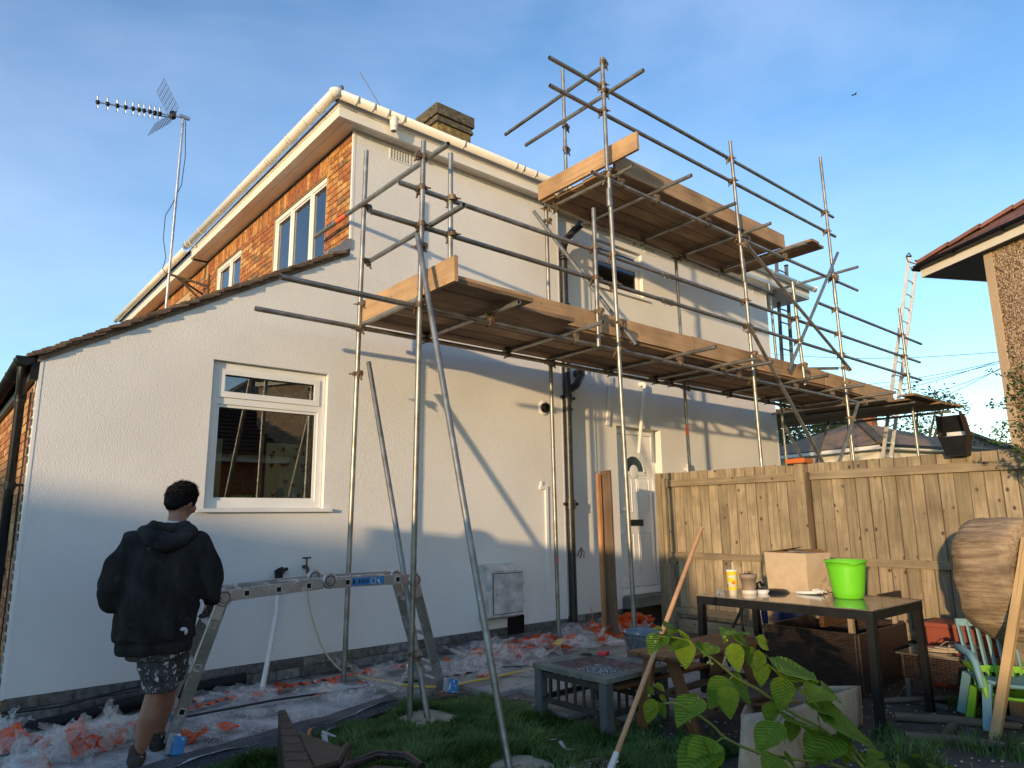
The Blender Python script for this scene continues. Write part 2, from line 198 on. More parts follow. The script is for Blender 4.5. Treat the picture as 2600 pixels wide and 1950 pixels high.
# ---------------- object helpers ----------------
def tag(o,label=None,cat=None,group=None,kind=None):
    if label: o['label']=label
    if cat: o['category']=cat
    if group: o['group']=group
    if kind: o['kind']=kind
    return o
def thing(name,label,cat,loc=(0,0,0),group=None):
    o=bpy.data.objects.new(name,None); o.empty_display_size=.1; o.location=loc; COL.objects.link(o); return tag(o,label,cat,group)
def wloc(o):
    v=Vector((0,0,0))
    while o is not None: v=v+Vector(o.location); o=o.parent
    return v
def place(me,name,M,parent=None,ploc=None):
    """link mesh me with world matrix M under parent (parents are never rotated)"""
    o=bpy.data.objects.new(name,me); COL.objects.link(o)
    if parent is not None:
        o.parent=parent; o.matrix_local=Matrix.Translation(-wloc(parent))@M
    else: o.matrix_local=M
    return o
class MB:
    def __init__(s): s.v=[]; s.f=[]; s.sm=[]
    def add(s,vs,fs,smooth=False):
        k=len(s.v); s.v+= [tuple(v) for v in vs]; s.f+=[tuple(i+k for i in f) for f in fs]; s.sm+=[smooth]*len(fs); return s
    def box(s,x0,y0,z0,x1,y1,z1):
        x0,x1=min(x0,x1),max(x0,x1); y0,y1=min(y0,y1),max(y0,y1); z0,z1=min(z0,z1),max(z0,z1)
        return s.add([(x0,y0,z0),(x1,y0,z0),(x1,y1,z0),(x0,y1,z0),(x0,y0,z1),(x1,y0,z1),(x1,y1,z1),(x0,y1,z1)],[(0,3,2,1),(4,5,6,7),(0,1,5,4),(1,2,6,5),(2,3,7,6),(3,0,4,7)])
    def bar(s,p0,p1,w,h,up=(0,0,1)):
        p0=Vector(p0);p1=Vector(p1);d=(p1-p0).normalized(); u=Vector(up); sd=d.cross(u)
        if sd.length<1e-4: sd=d.cross(Vector((1,0,0)))
        sd.normalize(); u=sd.cross(d)
        vs=[p+sd*(a*w/2)+u*(b*h/2) for p in (p0,p1) for a,b in ((-1,-1),(1,-1),(1,1),(-1,1))]
        return s.add(vs,[(3,2,1,0),(4,5,6,7),(0,1,5,4),(1,2,6,5),(2,3,7,6),(3,0,4,7)])
    def path(s,pts,rs,n=12,caps=True,hole=False):
        pts=[Vector(p) for p in pts]; rs=rs if isinstance(rs,(list,tuple)) else [rs]*len(pts)
        rings=[]; ref=None
        for i,p in enumerate(pts):
            d=(pts[min(i+1,len(pts)-1)]-pts[max(i-1,0)]).normalized()
            if ref is None: ref=d.orthogonal().normalized()
            ref=(ref-d*ref.dot(d)); ref=ref.normalized() if ref.length>1e-5 else d.orthogonal().normalized()
            b=d.cross(ref); rings.append([p+(ref*math.cos(a)+b*math.sin(a))*rs[i] for a in [2*math.pi*j/n for j in range(n)]])
        vs=[v for r in rings for v in r]; fs=[]
        for i in range(len(pts)-1):
            for j in range(n):
                a=i*n+j; b_=i*n+(j+1)%n; fs.append((a,b_,b_+n,a+n))
        s.add(vs,fs,True)
        if hole:
            for e,(p,q) in enumerate(((pts[0],pts[1]),(pts[-1],pts[-2]))):
                ring=rings[0] if e==0 else rings[-1]; d=(q-p).normalized(); inn=[p+(v-p)*.82 for v in ring]; dp=[v+d*.12 for v in inn]
                f=[]
                for j in range(n):
                    k=(j+1)%n
                    f+= [(j,n+j,n+k,k),(n+j,2*n+j,2*n+k,n+k)] if e==0 else [(k,n+k,n+j,j),(n+k,2*n+k,2*n+j,n+j)]
                f.append(tuple(range(2*n,3*n)) if e else tuple(reversed(range(2*n,3*n))))
                s.add(ring+inn+dp,f,False)
        elif caps:
            s.add(rings[0],[tuple(reversed(range(n)))]); s.add(rings[-1],[tuple(range(n))])
        return s
    def tube(s,p0,p1,r,n=12,**k): return s.path([p0,p1],r,n,**k)
    def lathe(s,c,prof,n=24,axis='z',smooth=True,sq=None):
        c=Vector(c); vs=[]
        for (r,h) in prof:
            for j in range(n):
                a=2*math.pi*j/n; x,y=r*math.cos(a),r*math.sin(a)
                if sq: x*=sq[0]; y*=sq[1]
                v=Vector((x,y,h)) if axis=='z' else (Vector((h,x,y)) if axis=='x' else Vector((x,h,y)))
                vs.append(c+v)
        fs=[]
        for i in range(len(prof)-1):
            for j in range(n): a=i*n+j;b=i*n+(j+1)%n; fs.append((a,b,b+n,a+n))
        return s.add(vs,fs,smooth)
    def prism(s,poly,a0,a1,axis='y'):
        """poly: list of 2-D points; axis y -> (x,z); x -> (y,z); z -> (x,y)"""
        n=len(poly)
        def P(p,a): return (p[0],a,p[1]) if axis=='y' else ((a,p[0],p[1]) if axis=='x' else (p[0],p[1],a))
        vs=[P(p,a0) for p in poly]+[P(p,a1) for p in poly]
        fs=[tuple(range(n)),tuple(reversed(range(n,2*n)))]+[(i,i+n,(i+1)%n+n,(i+1)%n) for i in range(n)]
        return s.add(vs,fs)
    def mesh(s,name,origin=(0,0,0),material=None):
        o=Vector(origin); me=bpy.data.meshes.new(name); me.from_pydata([(v[0]-o.x,v[1]-o.y,v[2]-o.z) for v in s.v],[],s.f)
        me.polygons.foreach_set('use_smooth',s.sm)
        bm=bmesh.new(); bm.from_mesh(me); bmesh.ops.recalc_face_normals(bm,faces=bm.faces); bm.to_mesh(me); bm.free()
        if material: me.materials.append(MATS[material] if isinstance(material,str) else material)
        return me
    def build(s,name,material,parent=None,kind=None,label=None,origin=None,bevel=0):
        if origin is None: origin=wloc(parent) if parent is not None else (0,0,0)
        me=s.mesh(name,origin,material); o=place(me,name,Matrix.Translation(Vector(origin)),parent)
        if kind: o['kind']=kind
        if label: o['label']=label
        if bevel:
            md=o.modifiers.new('b','BEVEL'); md.width=bevel; md.segments=2; md.limit_method='ANGLE'
        return o
def obox(name,material,parent,*a,**k): return MB().box(*a).build(name,material,parent,**k)
def axes(x,y,z,o):
    return Matrix(((x[0],y[0],z[0],o[0]),(x[1],y[1],z[1],o[1]),(x[2],y[2],z[2],o[2]),(0,0,0,1)))
def frame(d,upv):
    x=Vector(d).normalized(); y=Vector(upv).cross(x).normalized(); z=x.cross(y); return x,y,z
def board(name,p0,p1,w,t,material,parent,upv=(0,0,1),jit=.004,bow=0):
    """plank with its length along local X, width local Y, thickness local Z"""
    p0=Vector(p0);p1=Vector(p1);L=(p1-p0).length; x,y,z=frame(p1-p0,upv)
    nseg=6; vs=[];fs=[]
    for i in range(nseg+1):
        u=i/nseg; j=lambda: random.uniform(-jit,jit)
        e=.0
        for a,b in ((-1,-1),(1,-1),(1,1),(-1,1)):
            vs.append((u*L,a*w/2+j()*.7,b*t/2+j()*.4+bow*math.sin(math.pi*u)))
    for i in range(nseg):
        for k in range(4): a=i*4+k;b=i*4+(k+1)%4; fs.append((a,b,b+4,a+4))
    fs+=[(3,2,1,0),tuple(nseg*4+k for k in range(4))]
    me=bpy.data.meshes.new(name); me.from_pydata(vs,[],fs); me.materials.append(MATS[material]); 
    bm=bmesh.new(); bm.from_mesh(me); bmesh.ops.recalc_face_normals(bm,faces=bm.faces); bm.to_mesh(me); bm.free()
    return place(me,name,axes(x,y,z,p0),parent)
def remesh(o,voxel=.012,smooth=6,disp=None):
    """fuse overlapping shells of o into one continuous skin"""
    md=o.modifiers.new('r','REMESH'); md.mode='VOXEL'; md.voxel_size=voxel; md.use_smooth_shade=True
    ms=o.modifiers.new('s','SMOOTH'); ms.factor=.6; ms.iterations=smooth
    bpy.context.view_layer.update(); dg=bpy.context.evaluated_depsgraph_get(); me=bpy.data.meshes.new_from_object(o.evaluated_get(dg))
    m=o.data.materials[0] if o.data.materials else None; o.modifiers.clear(); o.data=me
    if not me.materials and m: me.materials.append(m)
    if disp:
        me.calc_loop_triangles(); no=[v.normal.copy() for v in me.vertices]
        for v,nn in zip(me.vertices,no): v.co+=nn*disp(v.co)
    me.polygons.foreach_set('use_smooth',[True]*len(me.polygons)); return o
# ---------------- material list ----------------
rendermat('render_coarse',(.70,.685,.655),(.79,.775,.745),.0045,95)
rendermat('render_smooth',(.69,.67,.63),(.79,.77,.73),.003,60)
dashmat('pebbledash',[(.20,.12,.07),(.42,.30,.19),(.30,.19,.11),(.55,.42,.28),(.13,.08,.05),(.38,.26,.16)])
rendermat('rough_plaster',(.45,.34,.22),(.52,.40,.27),.008,40)
brickmat('brick_front',[(.48,.24,.085),(.36,.135,.055),(.42,.17,.065),(.54,.31,.12),(.34,.13,.06),(.44,.19,.07),(.50,.26,.10),(.32,.13,.06),(.26,.15,.075)])
brickmat('brick_front_joined',[(.48,.24,.085),(.36,.135,.055),(.42,.17,.065),(.54,.31,.12),(.34,.13,.06),(.44,.19,.07),(.50,.26,.10),(.32,.13,.06)],island=True)
brickmat('brick_grey',[(.15,.14,.13),(.11,.10,.095),(.19,.18,.165),(.13,.125,.115),(.23,.22,.20),(.16,.145,.125)])
brickmat('brick_grey_joined',[(.15,.14,.13),(.11,.10,.095),(.19,.18,.165),(.13,.125,.115)],island=True)
mat('mortar',(.38,.27,.15),(.48,.36,.22),scale=30,bump=.003,rough=.95)
mat('mortar_grey',(.09,.08,.07),(.20,.17,.13),scale=12,bump=.004,rough=.95,spots=[((.5,.48,.45),9,.68)])
mat('upvc',(.80,.79,.76),(.74,.73,.70),scale=3,rough=.3)
mat('upvc_cream',(.82,.79,.73),(.77,.74,.68),scale=3,rough=.28)
mat('black_plastic',(.003,.003,.0035),(.010,.010,.011),scale=9,rough=.42,bump=.001,bscale=30,spots=[((.22,.2,.18),30,.74)],spec=.25)
mat('black_iron',(.012,.012,.013),(.03,.028,.026),scale=9,rough=.38,bump=.002,bscale=30,spots=[((.3,.27,.22),26,.74)])
mat('galvanised',(.20,.19,.165),(.36,.35,.32),scale=7,rough=.42,metal=.75,rnd=.2,detail=8,bump=.0008,bscale=200,spots=[((.45,.44,.42),14,.70)])
mat('rusty_steel',(.10,.075,.05),(.28,.22,.15),scale=30,rough=.6,metal=.5,rnd=.35,spots=[((.22,.07,.025),25,.6)])
mat('tape_orange',(.85,.12,.03),(.8,.16,.05),rough=.5)
wood('scaffold_board',(.32,.205,.115),(.17,.105,.06),(.04,.025,.015),knots=.8,sx=1.2,sc=24,rnd=.34,bump=.003)
wood('toe_board',(.46,.295,.155),(.31,.195,.105),(.10,.05,.03),knots=.6,sx=1.1,sc=18,rnd=.12,bump=.003)
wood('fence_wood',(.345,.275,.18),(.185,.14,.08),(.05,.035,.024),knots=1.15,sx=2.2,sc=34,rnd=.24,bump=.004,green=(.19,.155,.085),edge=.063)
wood('fence_rail',(.32,.25,.155),(.18,.14,.085),(.07,.045,.03),knots=1.0,sx=1.2,sc=24,rnd=.1,bump=.003)
wood('brown_timber',(.20,.095,.04),(.12,.055,.025),(.03,.015,.01),knots=.5,sx=1.5,sc=34,rnd=.2,rough=.5)
wood('dark_timber',(.10,.06,.035),(.055,.033,.02),(.02,.012,.008),sx=1.5,sc=30,rnd=.2)
wood('handle_wood',(.56,.32,.16),(.46,.25,.12),(.2,.1,.05),sx=.8,sc=50,rnd=.05,rough=.5,bump=.0008)
wood('old_plank',(.20,.13,.08),(.12,.08,.055),(.04,.025,.02),sx=1.0,sc=26,rnd=.2)
wood('orange_plank',(.46,.24,.10),(.33,.16,.07),(.12,.06,.03),sx=1.0,sc=26,rnd=.1)
wood('log_bark',(.44,.33,.21),(.19,.12,.065),(.03,.018,.01),sx=2.6,sc=26,rnd=.05,bump=.03,green=(.08,.05,.03))
wood('post_wood',(.50,.34,.16),(.38,.25,.12),(.10,.06,.03),knots=.4,sx=1.0,sc=30,rnd=.05)
wood('grey_log',(.17,.14,.10),(.10,.08,.055),(.04,.03,.02),sx=2,sc=20,rnd=.1,bump=.01)
mat('roof_tile',(.10,.065,.045),(.17,.12,.085),scale=14,rough=.9,bump=.006,bscale=60,rnd=.3,spots=[((.22,.20,.14),12,.66)])
mat('roof_dark',(.035,.032,.03),(.06,.055,.05),scale=8,rough=.85,bump=.004,island=.3)
mat('roof_brown',(.14,.065,.045),(.21,.10,.075),scale=5,rough=.9,bump=.006,island=.25)
mat('roof_olive',(.21,.13,.075),(.30,.19,.115),scale=5,rough=.9,bump=.006,island=.25)
mat('verge_mortar',(.16,.11,.075),(.26,.19,.13),scale=10,rough=.95,bump=.012,bscale=40)
mat('lead',(.16,.165,.17),(.26,.27,.28),scale=6,rough=.5,metal=.3)
mat('chimney_stone',(.16,.11,.04),(.28,.20,.08),scale=7,rough=.95,bump=.01,spots=[((.40,.33,.05),12,.6),((.05,.045,.035),7,.62)])
mat('chimney_cap',(.06,.05,.035),(.14,.12,.08),scale=9,rough=.95,bump=.012,spots=[((.35,.30,.04),16,.64)])
glassmat('glass'); glassmat('glass_obscure',(.5,.55,.45),.05,.12)
mat('aluminium',(.42,.42,.42),(.60,.60,.60),scale=7,rough=.38,metal=.8,bump=.0006,bscale=120,spots=[((.75,.74,.72),22,.62)])
mat('aluminium_bright',(.62,.61,.59),(.74,.73,.71),scale=7,rough=.4,metal=.5)
mat('blue_plastic',(.02,.16,.42),(.05,.25,.5),scale=14,rough=.5,spots=[((.7,.7,.7),20,.6)])
mat('grey_plastic',(.30,.31,.32),(.36,.37,.38),scale=9,rough=.5,spots=[((.75,.74,.72),16,.58)])
mat('white_pipe',(.60,.58,.54),(.72,.70,.67),scale=9,rough=.5,bump=.001,spots=[((.35,.32,.28),12,.66)])
mat('meter_box',(.33,.325,.31),(.60,.59,.57),scale=7,rough=.7,detail=12,lo=.36,hi=.64,bump=.001)
mat('skin',(.27,.125,.075),(.33,.16,.10),scale=6,rough=.55,spots=[((.75,.7,.65),45,.76)])
mat('hoodie',(.017,.0165,.017),(.038,.037,.036),scale=9,rough=.95,stretch=(1,1,.35),bump=.003,bscale=120,spots=[((.04,.04,.04),10,.62),((.5,.48,.46),34,.752)],spec=.1)
mat('shorts',(.035,.035,.037),(.085,.085,.088),scale=12,rough=.9,bump=.006,bscale=30,spots=[((.55,.53,.5),30,.61),((.5,.5,.48),80,.64)],spec=.15)
mat('hair',(.004,.0035,.003),(.010,.008,.007),scale=60,rough=.75,bump=.008,bscale=90,stretch=(1,1,.35),spec=.15)
mat('shoe',(.03,.018,.014),(.06,.04,.03),rough=.8,spots=[((.7,.7,.7),25,.64)])
mat('glove',(.02,.02,.022),(.05,.05,.05),scale=20,rough=.8,spots=[((.6,.6,.6),50,.66)])
mat('white_cloth',(.6,.58,.56),rough=.9)
mat('tarp',(.05,.054,.065),(.50,.495,.49),scale=3.5,rough=.8,detail=14,lo=.36,hi=.62,bump=.003,bscale=60,stretch=(1.3,.8,1),spots=[((.64,.64,.63),110,.56),((.05,.055,.065),160,.60)])
mat('tarp_edge',(.035,.038,.046),(.09,.092,.10),scale=6,rough=.75,spots=[((.5,.5,.5),90,.66)])
mat('film_white',(.60,.60,.62),(.75,.74,.74),scale=8,rough=.3,trans=.42,bump=.006,bscale=25)
mat('film_thin',(.62,.62,.63),(.75,.74,.74),scale=8,rough=.25,trans=.62,bump=.006,bscale=25)
mat('film_dusty',(.58,.57,.56),(.72,.71,.70),scale=12,rough=.7,trans=.12,bump=.004,bscale=40)
filmmat('film_clear',(.82,.81,.79),.10,.50); filmmat('film_red',(.85,.12,.02),.7,1.0); mat('iron_dark',(.022,.022,.022),(.045,.04,.035),scale=9,rough=.6)
mat('film_orange',(.72,.085,.03),(.62,.13,.07),scale=9,rough=.45,bump=.004,spots=[((.75,.7,.68),22,.63)])
mat('slab',(.25,.24,.22),(.36,.345,.32),scale=5,rough=.95,bump=.003,bscale=120,rnd=.08,detail=9,spots=[((.62,.61,.6),26,.70)])
mat('soil',(.045,.038,.03),(.10,.085,.065),scale=3,rough=1,bump=.02,bscale=30,detail=9,spots=[((.35,.33,.29),60,.73)])
mat('far_ground',(.04,.06,.02),(.08,.09,.04),scale=.3,rough=1)
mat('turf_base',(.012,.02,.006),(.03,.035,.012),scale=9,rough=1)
mat('hose_yellow',(.62,.42,.06),(.55,.40,.15),scale=12,rough=.5)
mat('hose_pale',(.55,.50,.36),(.5,.42,.25),scale=12,rough=.5)
mat('cable',(.015,.015,.016),rough=.6)
mat('tap_metal',(.03,.03,.03),(.12,.10,.06),scale=30,rough=.5,metal=.5)
mat('orange_plastic',(.80,.25,.02),rough=.4); mat('green_plastic',(.16,.60,.02),(.14,.54,.02),rough=.38,scale=4,spots=[((.30,.60,.16),28,.70)])
mat('green_chair',(.20,.46,.03),(.17,.40,.03),rough=.4); mat('blue_chair',(.13,.26,.29),(.17,.31,.33),scale=6,rough=.5)
mat('terracotta',(.22,.045,.025),(.26,.06,.03),rough=.6); mat('orange_cap',(.55,.13,.02),(.48,.11,.02),rough=.6)
mat('pot_taupe',(.26,.20,.15),(.30,.23,.17),rough=.6); mat('cream_plastic',(.66,.60,.50),rough=.4)
mat('cardboard',(.55,.42,.28),(.44,.32,.20),scale=5,rough=.85,bump=.003,bscale=14,spots=[((.36,.25,.15),4,.66)])
mat('cardboard_pale',(.47,.375,.265),(.37,.29,.20),scale=4,rough=.9,bump=.0015,bscale=50,stretch=(6,6,1),spots=[((.22,.12,.07),5,.68)])
mat('black_metal',(.006,.006,.007),(.012,.012,.012),rough=.45,spec=.3); mat('grey_metal',(.08,.085,.09),(.11,.115,.12),rough=.55)
mat('table_glass',(.10,.09,.075),(.20,.18,.15),scale=5,rough=.12,spots=[((.4,.38,.33),50,.68)],detail=8,coat=.5)
mat('stone_edge',(.11,.12,.10),(.19,.195,.16),scale=6,rough=.85,bump=.002,spots=[((.28,.24,.10),8,.66)])
mat('ash_bowl',(.09,.05,.045),(.20,.11,.09),scale=9,rough=.9,bump=.004); mat('ash',(.04,.038,.035),(.50,.48,.46),scale=70,rough=1,lo=.42,hi=.66,bump=.008,bscale=120)
mat('bucket_grey',(.13,.17,.20),(.20,.24,.27),scale=7,rough=.6,spots=[((.6,.6,.6),9,.56)]); mat('plaster_mix',(.30,.33,.35),(.62,.63,.64),scale=16,rough=.8,bump=.01)
mat('navy_fabric',(.012,.022,.085),(.018,.03,.11),scale=60,rough=.8,spots=[((.3,.3,.3),18,.77)])
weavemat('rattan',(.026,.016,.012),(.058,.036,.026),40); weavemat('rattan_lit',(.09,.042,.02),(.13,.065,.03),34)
leafmat('leaf_green',(.055,.16,.015),(.25,.38,.03),(.34,.45,.09))
mat('stem_green',(.20,.26,.05),(.16,.20,.05),scale=9,rough=.5)
mat('leaf_brown',(.10,.03,.01),(.16,.07,.02),rough=.7)
mat('grass_blade',(.035,.105,.013),(.12,.20,.04),scale=2.5,rough=.6,island=.5,sub=.3)
mat('shrub_leaf',(.03,.07,.015),(.07,.12,.03),scale=6,rough=.4,island=.4,sub=.25)
mat('shrub_stem',(.28,.15,.08),(.18,.10,.05),rough=.8)
mat('tree_leaf',(.022,.045,.008),(.06,.09,.018),scale=.8,rough=.6,island=.5,sub=.3)
mat('tree_bark',(.05,.035,.025),(.09,.07,.05),scale=6,rough=.95,bump=.01)
mat('cream_wall',(.74,.70,.60),(.68,.63,.53),scale=2,rough=.9)
mat('paper_white',(.70,.69,.66),(.6,.58,.55),scale=9,rough=.8,bump=.002); mat('cup_yellow',(.85,.52,.02),rough=.5); mat('cup_white',(.82,.76,.62),rough=.5); mat('red_print',(.65,.04,.015),rough=.5)
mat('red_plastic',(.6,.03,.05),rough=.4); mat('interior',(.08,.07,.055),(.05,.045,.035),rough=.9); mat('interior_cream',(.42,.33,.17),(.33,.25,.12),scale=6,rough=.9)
mat('curtain',(.70,.72,.74),(.6,.62,.66),scale=3,rough=.9,sub=.3,stretch=(1,14,.3)); mat('flower_red',(.36,.04,.012),rough=.8); mat('blind_yellow',(.85,.60,.26),(.78,.52,.2),scale=4,rough=.9)
mat('clear_plastic',(.6,.62,.62),rough=.2,trans=.6); mat('pad_board',(.33,.28,.20),(.42,.36,.27),scale=12,rough=.9,bump=.003,spots=[((.2,.16,.11),9,.6)])
mat('orange_clear',(.55,.07,.01),(.65,.12,.02),scale=15,rough=.2,trans=.15)
# ================= GROUND =================
g=MB(); g.add([(-400,-400,-.30),(600,-400,-.30),(600,600,-.30),(-400,600,-.30)],[(0,1,2,3)]); o=g.build('ground','far_ground'); o['kind']='structure'
def sheet(name,material,x0,y0,x1,y1,z,n=40,amp=.012,kind='structure',f=2.0,poly=None):
    vs=[];fs=[]
    for i in range(n+1):
        for j in range(n+1):
            x=x0+(x1-x0)*i/n;y=y0+(y1-y0)*j/n
            vs.append((x,y,z+amp*mnoise.noise((x*f,y*f,1.3))+amp*.5*mnoise.noise((x*f*4,y*f*4,7.3))))
    for i in range(n):
        for j in range(n):
            a=i*(n+1)+j; fs.append((a,a+n+1,a+n+2,a+1))
    m=MB(); m.add(vs,fs,True); o=m.build(name,material); o['kind']=kind; return o
sheet('garden_soil','soil',3.7,-6,7.5,5.2,-.05,90,.02)
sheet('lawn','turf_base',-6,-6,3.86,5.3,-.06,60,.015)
sheet('passage_ground','soil',7.5,-6,16,6.6,-.07,40,.01)
sheet('side_ground','soil',-8,5.3,.62,14,-.08,30,.01)
paving=MB(); paving.box(-3,5.22,-.10,7.5,6.62,-.045); paving.box(3.86,3.35,-.10,7.5,5.22,-.046); pav=paving.build('paving','mortar_grey'); pav['kind']='structure'
slab=bpy.data.meshes.new('paving_slab'); m_=MB(); 
sx,sy,b_=.585,.435,.008
m_.add([(0,0,-.05),(sx,0,-.05),(sx,sy,-.05),(0,sy,-.05),(0,0,-b_),(sx,0,-b_),(sx,sy,-b_),(0,sy,-b_),(b_,b_,0),(sx-b_,b_,0),(sx-b_,sy-b_,0),(b_,sy-b_,0)],[(0,1,5,4),(1,2,6,5),(2,3,7,6),(3,0,4,7),(4,5,9,8),(5,6,10,9),(6,7,11,10),(7,4,8,11),(8,9,10,11)])
slab=m_.mesh('paving_slab',material='slab')
for r in range(7):
    for c in range(18):
        x=-3+c*.6+(.3 if r%2 else 0); y=5.79-(r-1)*.45-.01+ (0 if r else .0)
        if r==0: y=6.19
        if x>6.95: continue
        if y<5.2 and x<3.86: continue
        if y<3.3: continue
        place(slab,'paving_slab',Matrix.Translation((x,y,random.uniform(-.004,.002)))@Matrix.Rotation(random.uniform(-.006,.006),4,'Z'),pav)
# ================= HOUSE =================
D=6.487; DR=6.607; XC=3.255; ZS=5.74
H=thing('rendered_house','two storey house with a white rendered side wall, orange brick front and single storey lean-to','house',(6.4,6.5,0))
def zr(x): return 2.73+(x-.625)*(4.25-2.73)/(3.24-.625)
T=.28
wm=MB()
wm.prism([(.625,.205),(1.93,.205),(1.93,zr(1.93)),(.625,2.73)],D,D+T)
wm.box(1.93,D,.205,3.06,D+T,1.57); wm.prism([(1.93,2.92),(3.06,2.92),(3.06,zr(3.06)),(1.93,zr(1.93))],D,D+T)
wm.prism([(3.06,.205),(XC,.205),(XC,zr(XC)),(3.06,zr(3.06))],D,D+T)
wm.box(XC,D,.205,6.40,D+.03,ZS); wm.box(XC+.02,D+.03,.205,6.40,D+T,ZS)
wm.build('side_wall','render_coarse',H)
wr=MB()
for b in ((6.40,DR,.205,7.60,DR+T,4.80),(6.40,DR,4.80,7.22,DR+T,ZS),(8.38,DR,4.80,12.15,DR+T,ZS),(7.22,DR,5.56,8.38,DR+T,ZS),(7.60,DR,2.75,8.62,DR+T,4.80),(8.62,DR,.205,12.15,DR+T,4.80)): wr.box(*b)
wr.build('side_wall','render_smooth',H)
for q_ in ((XC-.006,D-.004,4.30,XC+.02,D+.03,ZS),(.619,D-.004,.2,.640,D+.06,2.74),(6.385,D-.003,.2,6.402,D+.02,ZS-.01),(12.13,DR-.003,.2,12.156,DR+.03,ZS-.01)): obox('corner_bead','upvc',H,*q_) 
rb=MB(); rb.box(12.15,DR+T,0,12.40,17,ZS); rb.box(12.12,DR+.03,.0,12.15,DR+T,ZS-.001) ; rb.build('far_wall','render_smooth',H)
bk=MB(); bk.box(XC+.06,D+T,-.1,12.1,6.95,.2); bk.box(8.5,6.95,0,12.1,7.0,5.6); bk.build('inner_wall','interior',H)
# ----- plinth
pl=MB(); pl.box(.64,D+.012,-.12,6.40,D+T-.01,.205); pl.box(6.40,DR+.012,-.12,7.60,DR+T,.205); pl.box(8.62,DR+.012,-.12,12.15,DR+T,.205); pl.build('plinth','mortar_grey',H)
def brickmesh(L,hh,dd,name,material,bev=.004):
    m=MB(); b=bev   # front face towards -Y, X length, Z up, origin at lower left front
    m.add([(0,dd,0),(L,dd,0),(L,dd,hh),(0,dd,hh),(0,b,0),(L,b,0),(L,b,hh),(0,b,hh),(b,0,b),(L-b,0,b),(L-b,0,hh-b),(b,0,hh-b)],[(8,9,10,11),(4,5,9,8),(5,6,10,9),(6,7,11,10),(7,4,8,11),(0,1,5,4),(1,2,6,5),(2,3,7,6),(3,0,4,7)])
    return m.mesh(name,material=material)
pb=[brickmesh(l,.082,.05,'brick','brick_grey',.006) for l in (.215,.44,.30)]
for r,(z,x0) in enumerate(((.118,.64),(.028,.70),(-.062,.64))):
    x=x0
    while x<7.58:
        k=random.choice((0,0,0,1,2)) if r==0 else random.choice((0,0,2)); L=(.215,.44,.30)[k]
        y=(D if x<6.4 else DR)+random.uniform(-.004,.004)
        if x+L>6.4 and x<6.4: x=6.42; continue
        if x+L>7.6: break
        place(pb[k],'brick',Matrix.Translation((x,y,z)),H); x+=L+.011
# ----- orange brick front above the lean-to (faces -X)
fb_=MB(); fb_.box(XC+.012,D+.012,4.0,XC+.25,7.15,ZS); fb_.box(XC+.012,7.15,5.47,XC+.25,11.7,ZS); fb_.box(XC+.012,8.77,4.0,XC+.25,10.0,5.47); fb_.box(XC+.012,11.15,4.0,XC+.25,11.7,5.47)
fb_.box(XC+.012,7.15,4.0,XC+.25,8.77,4.30); fb_.box(XC+.012,10.0,4.0,XC+.25,11.15,4.55); fb_.build('front_wall','mortar',H)
bs=brickmesh(.215,.065,.04,'brick','brick_front'); bh=brickmesh(.1025,.065,.04,'brick','brick_front'); bsol=brickmesh(.062,.215,.04,'brick','brick_front')
def Mx(x,y,z): return axes((0,1,0),(1,0,0),(0,0,1),(x,y,z))
joined=MB(); cnt=0; cand=[]
def hole(y,L,z,h):
    for (a,b,zb,zt) in ((7.15,8.77,4.2,5.47),(10.0,11.15,4.4,5.47)):
        if y+L>a+.01 and y<b-.01 and z+h>zb and z<zt: return True
    return False
z=4.36; r=0
while z<5.70:
    y=D+.03+(0 if r%2 else -.0); k=0
    zt=z
    lintel=z>5.455
    if not lintel:
        y=D+.035
        while y<11.65:
            L=.215 if (k+r)%2 else .1025
            if not hole(y,L,z,.065): cand.append((y,L,z,0 if L>.2 else 1))
            else:
                for (a_,b_2,zb,zt2) in ((7.15,8.77,4.2,5.47),(10.0,11.15,4.4,5.47)):
                    if z+.065>zb and z<zt2:
                        if y<a_-.03<y+L: joined.box(XC,y,z,XC+.03,a_-.006,z+.065)
                        if y<b_2+.03<y+L: joined.box(XC,b_2+.006,z,XC+.03,y+L,z+.065)
            y+=L+.010; k+=1
        z+=.075
    else:
        y=D+.035
        while y<7.05:
            L=.215 if (k+r)%2 else .1025
            cand.append((y,L,z,0 if L>.2 else 1)); y+=L+.010; k+=1
        z+=.075
    r+=1
y=7.07
while y<11.6: cand.append((y,.062,5.478,2)); y+=.072
cand.sort(key=lambda c:c[0])
NB=150
for i,(y,L,z,k) in enumerate(cand):
    dx=random.uniform(-.003,.003)
    if i<NB: place((bs,bh,bsol)[k],'brick',Mx(XC+dx,y,z),H)
    else:
        hh=.215 if k==2 else .065; ll=L; joined.box(XC+dx,y,z,XC+.03,y+ll,z+hh)
# lean-to left wall facing -X
lw=MB(); lw.box(.637,D+.06,-.1,.85,13,2.60); lw.build('lean_to_wall','mortar',H)
z=-.03;r=0;c2=[]
while z<2.56:
    y=D+.03+(.11 if r%2 else 0);
    while y<10: c2.append((y,z)); y+=.225
    z+=.075;r+=1
c2.sort(key=lambda c:c[0]); 
for i,(y,z) in enumerate(c2):
    if i<64: place(bs,'brick',Mx(.625,y,z),H)
    else: joined.box(.625+random.uniform(-.002,.002),y,z,.66,y+.215,z+.065)
jo=joined.build('brick','brick_front_joined',H,kind='stuff')
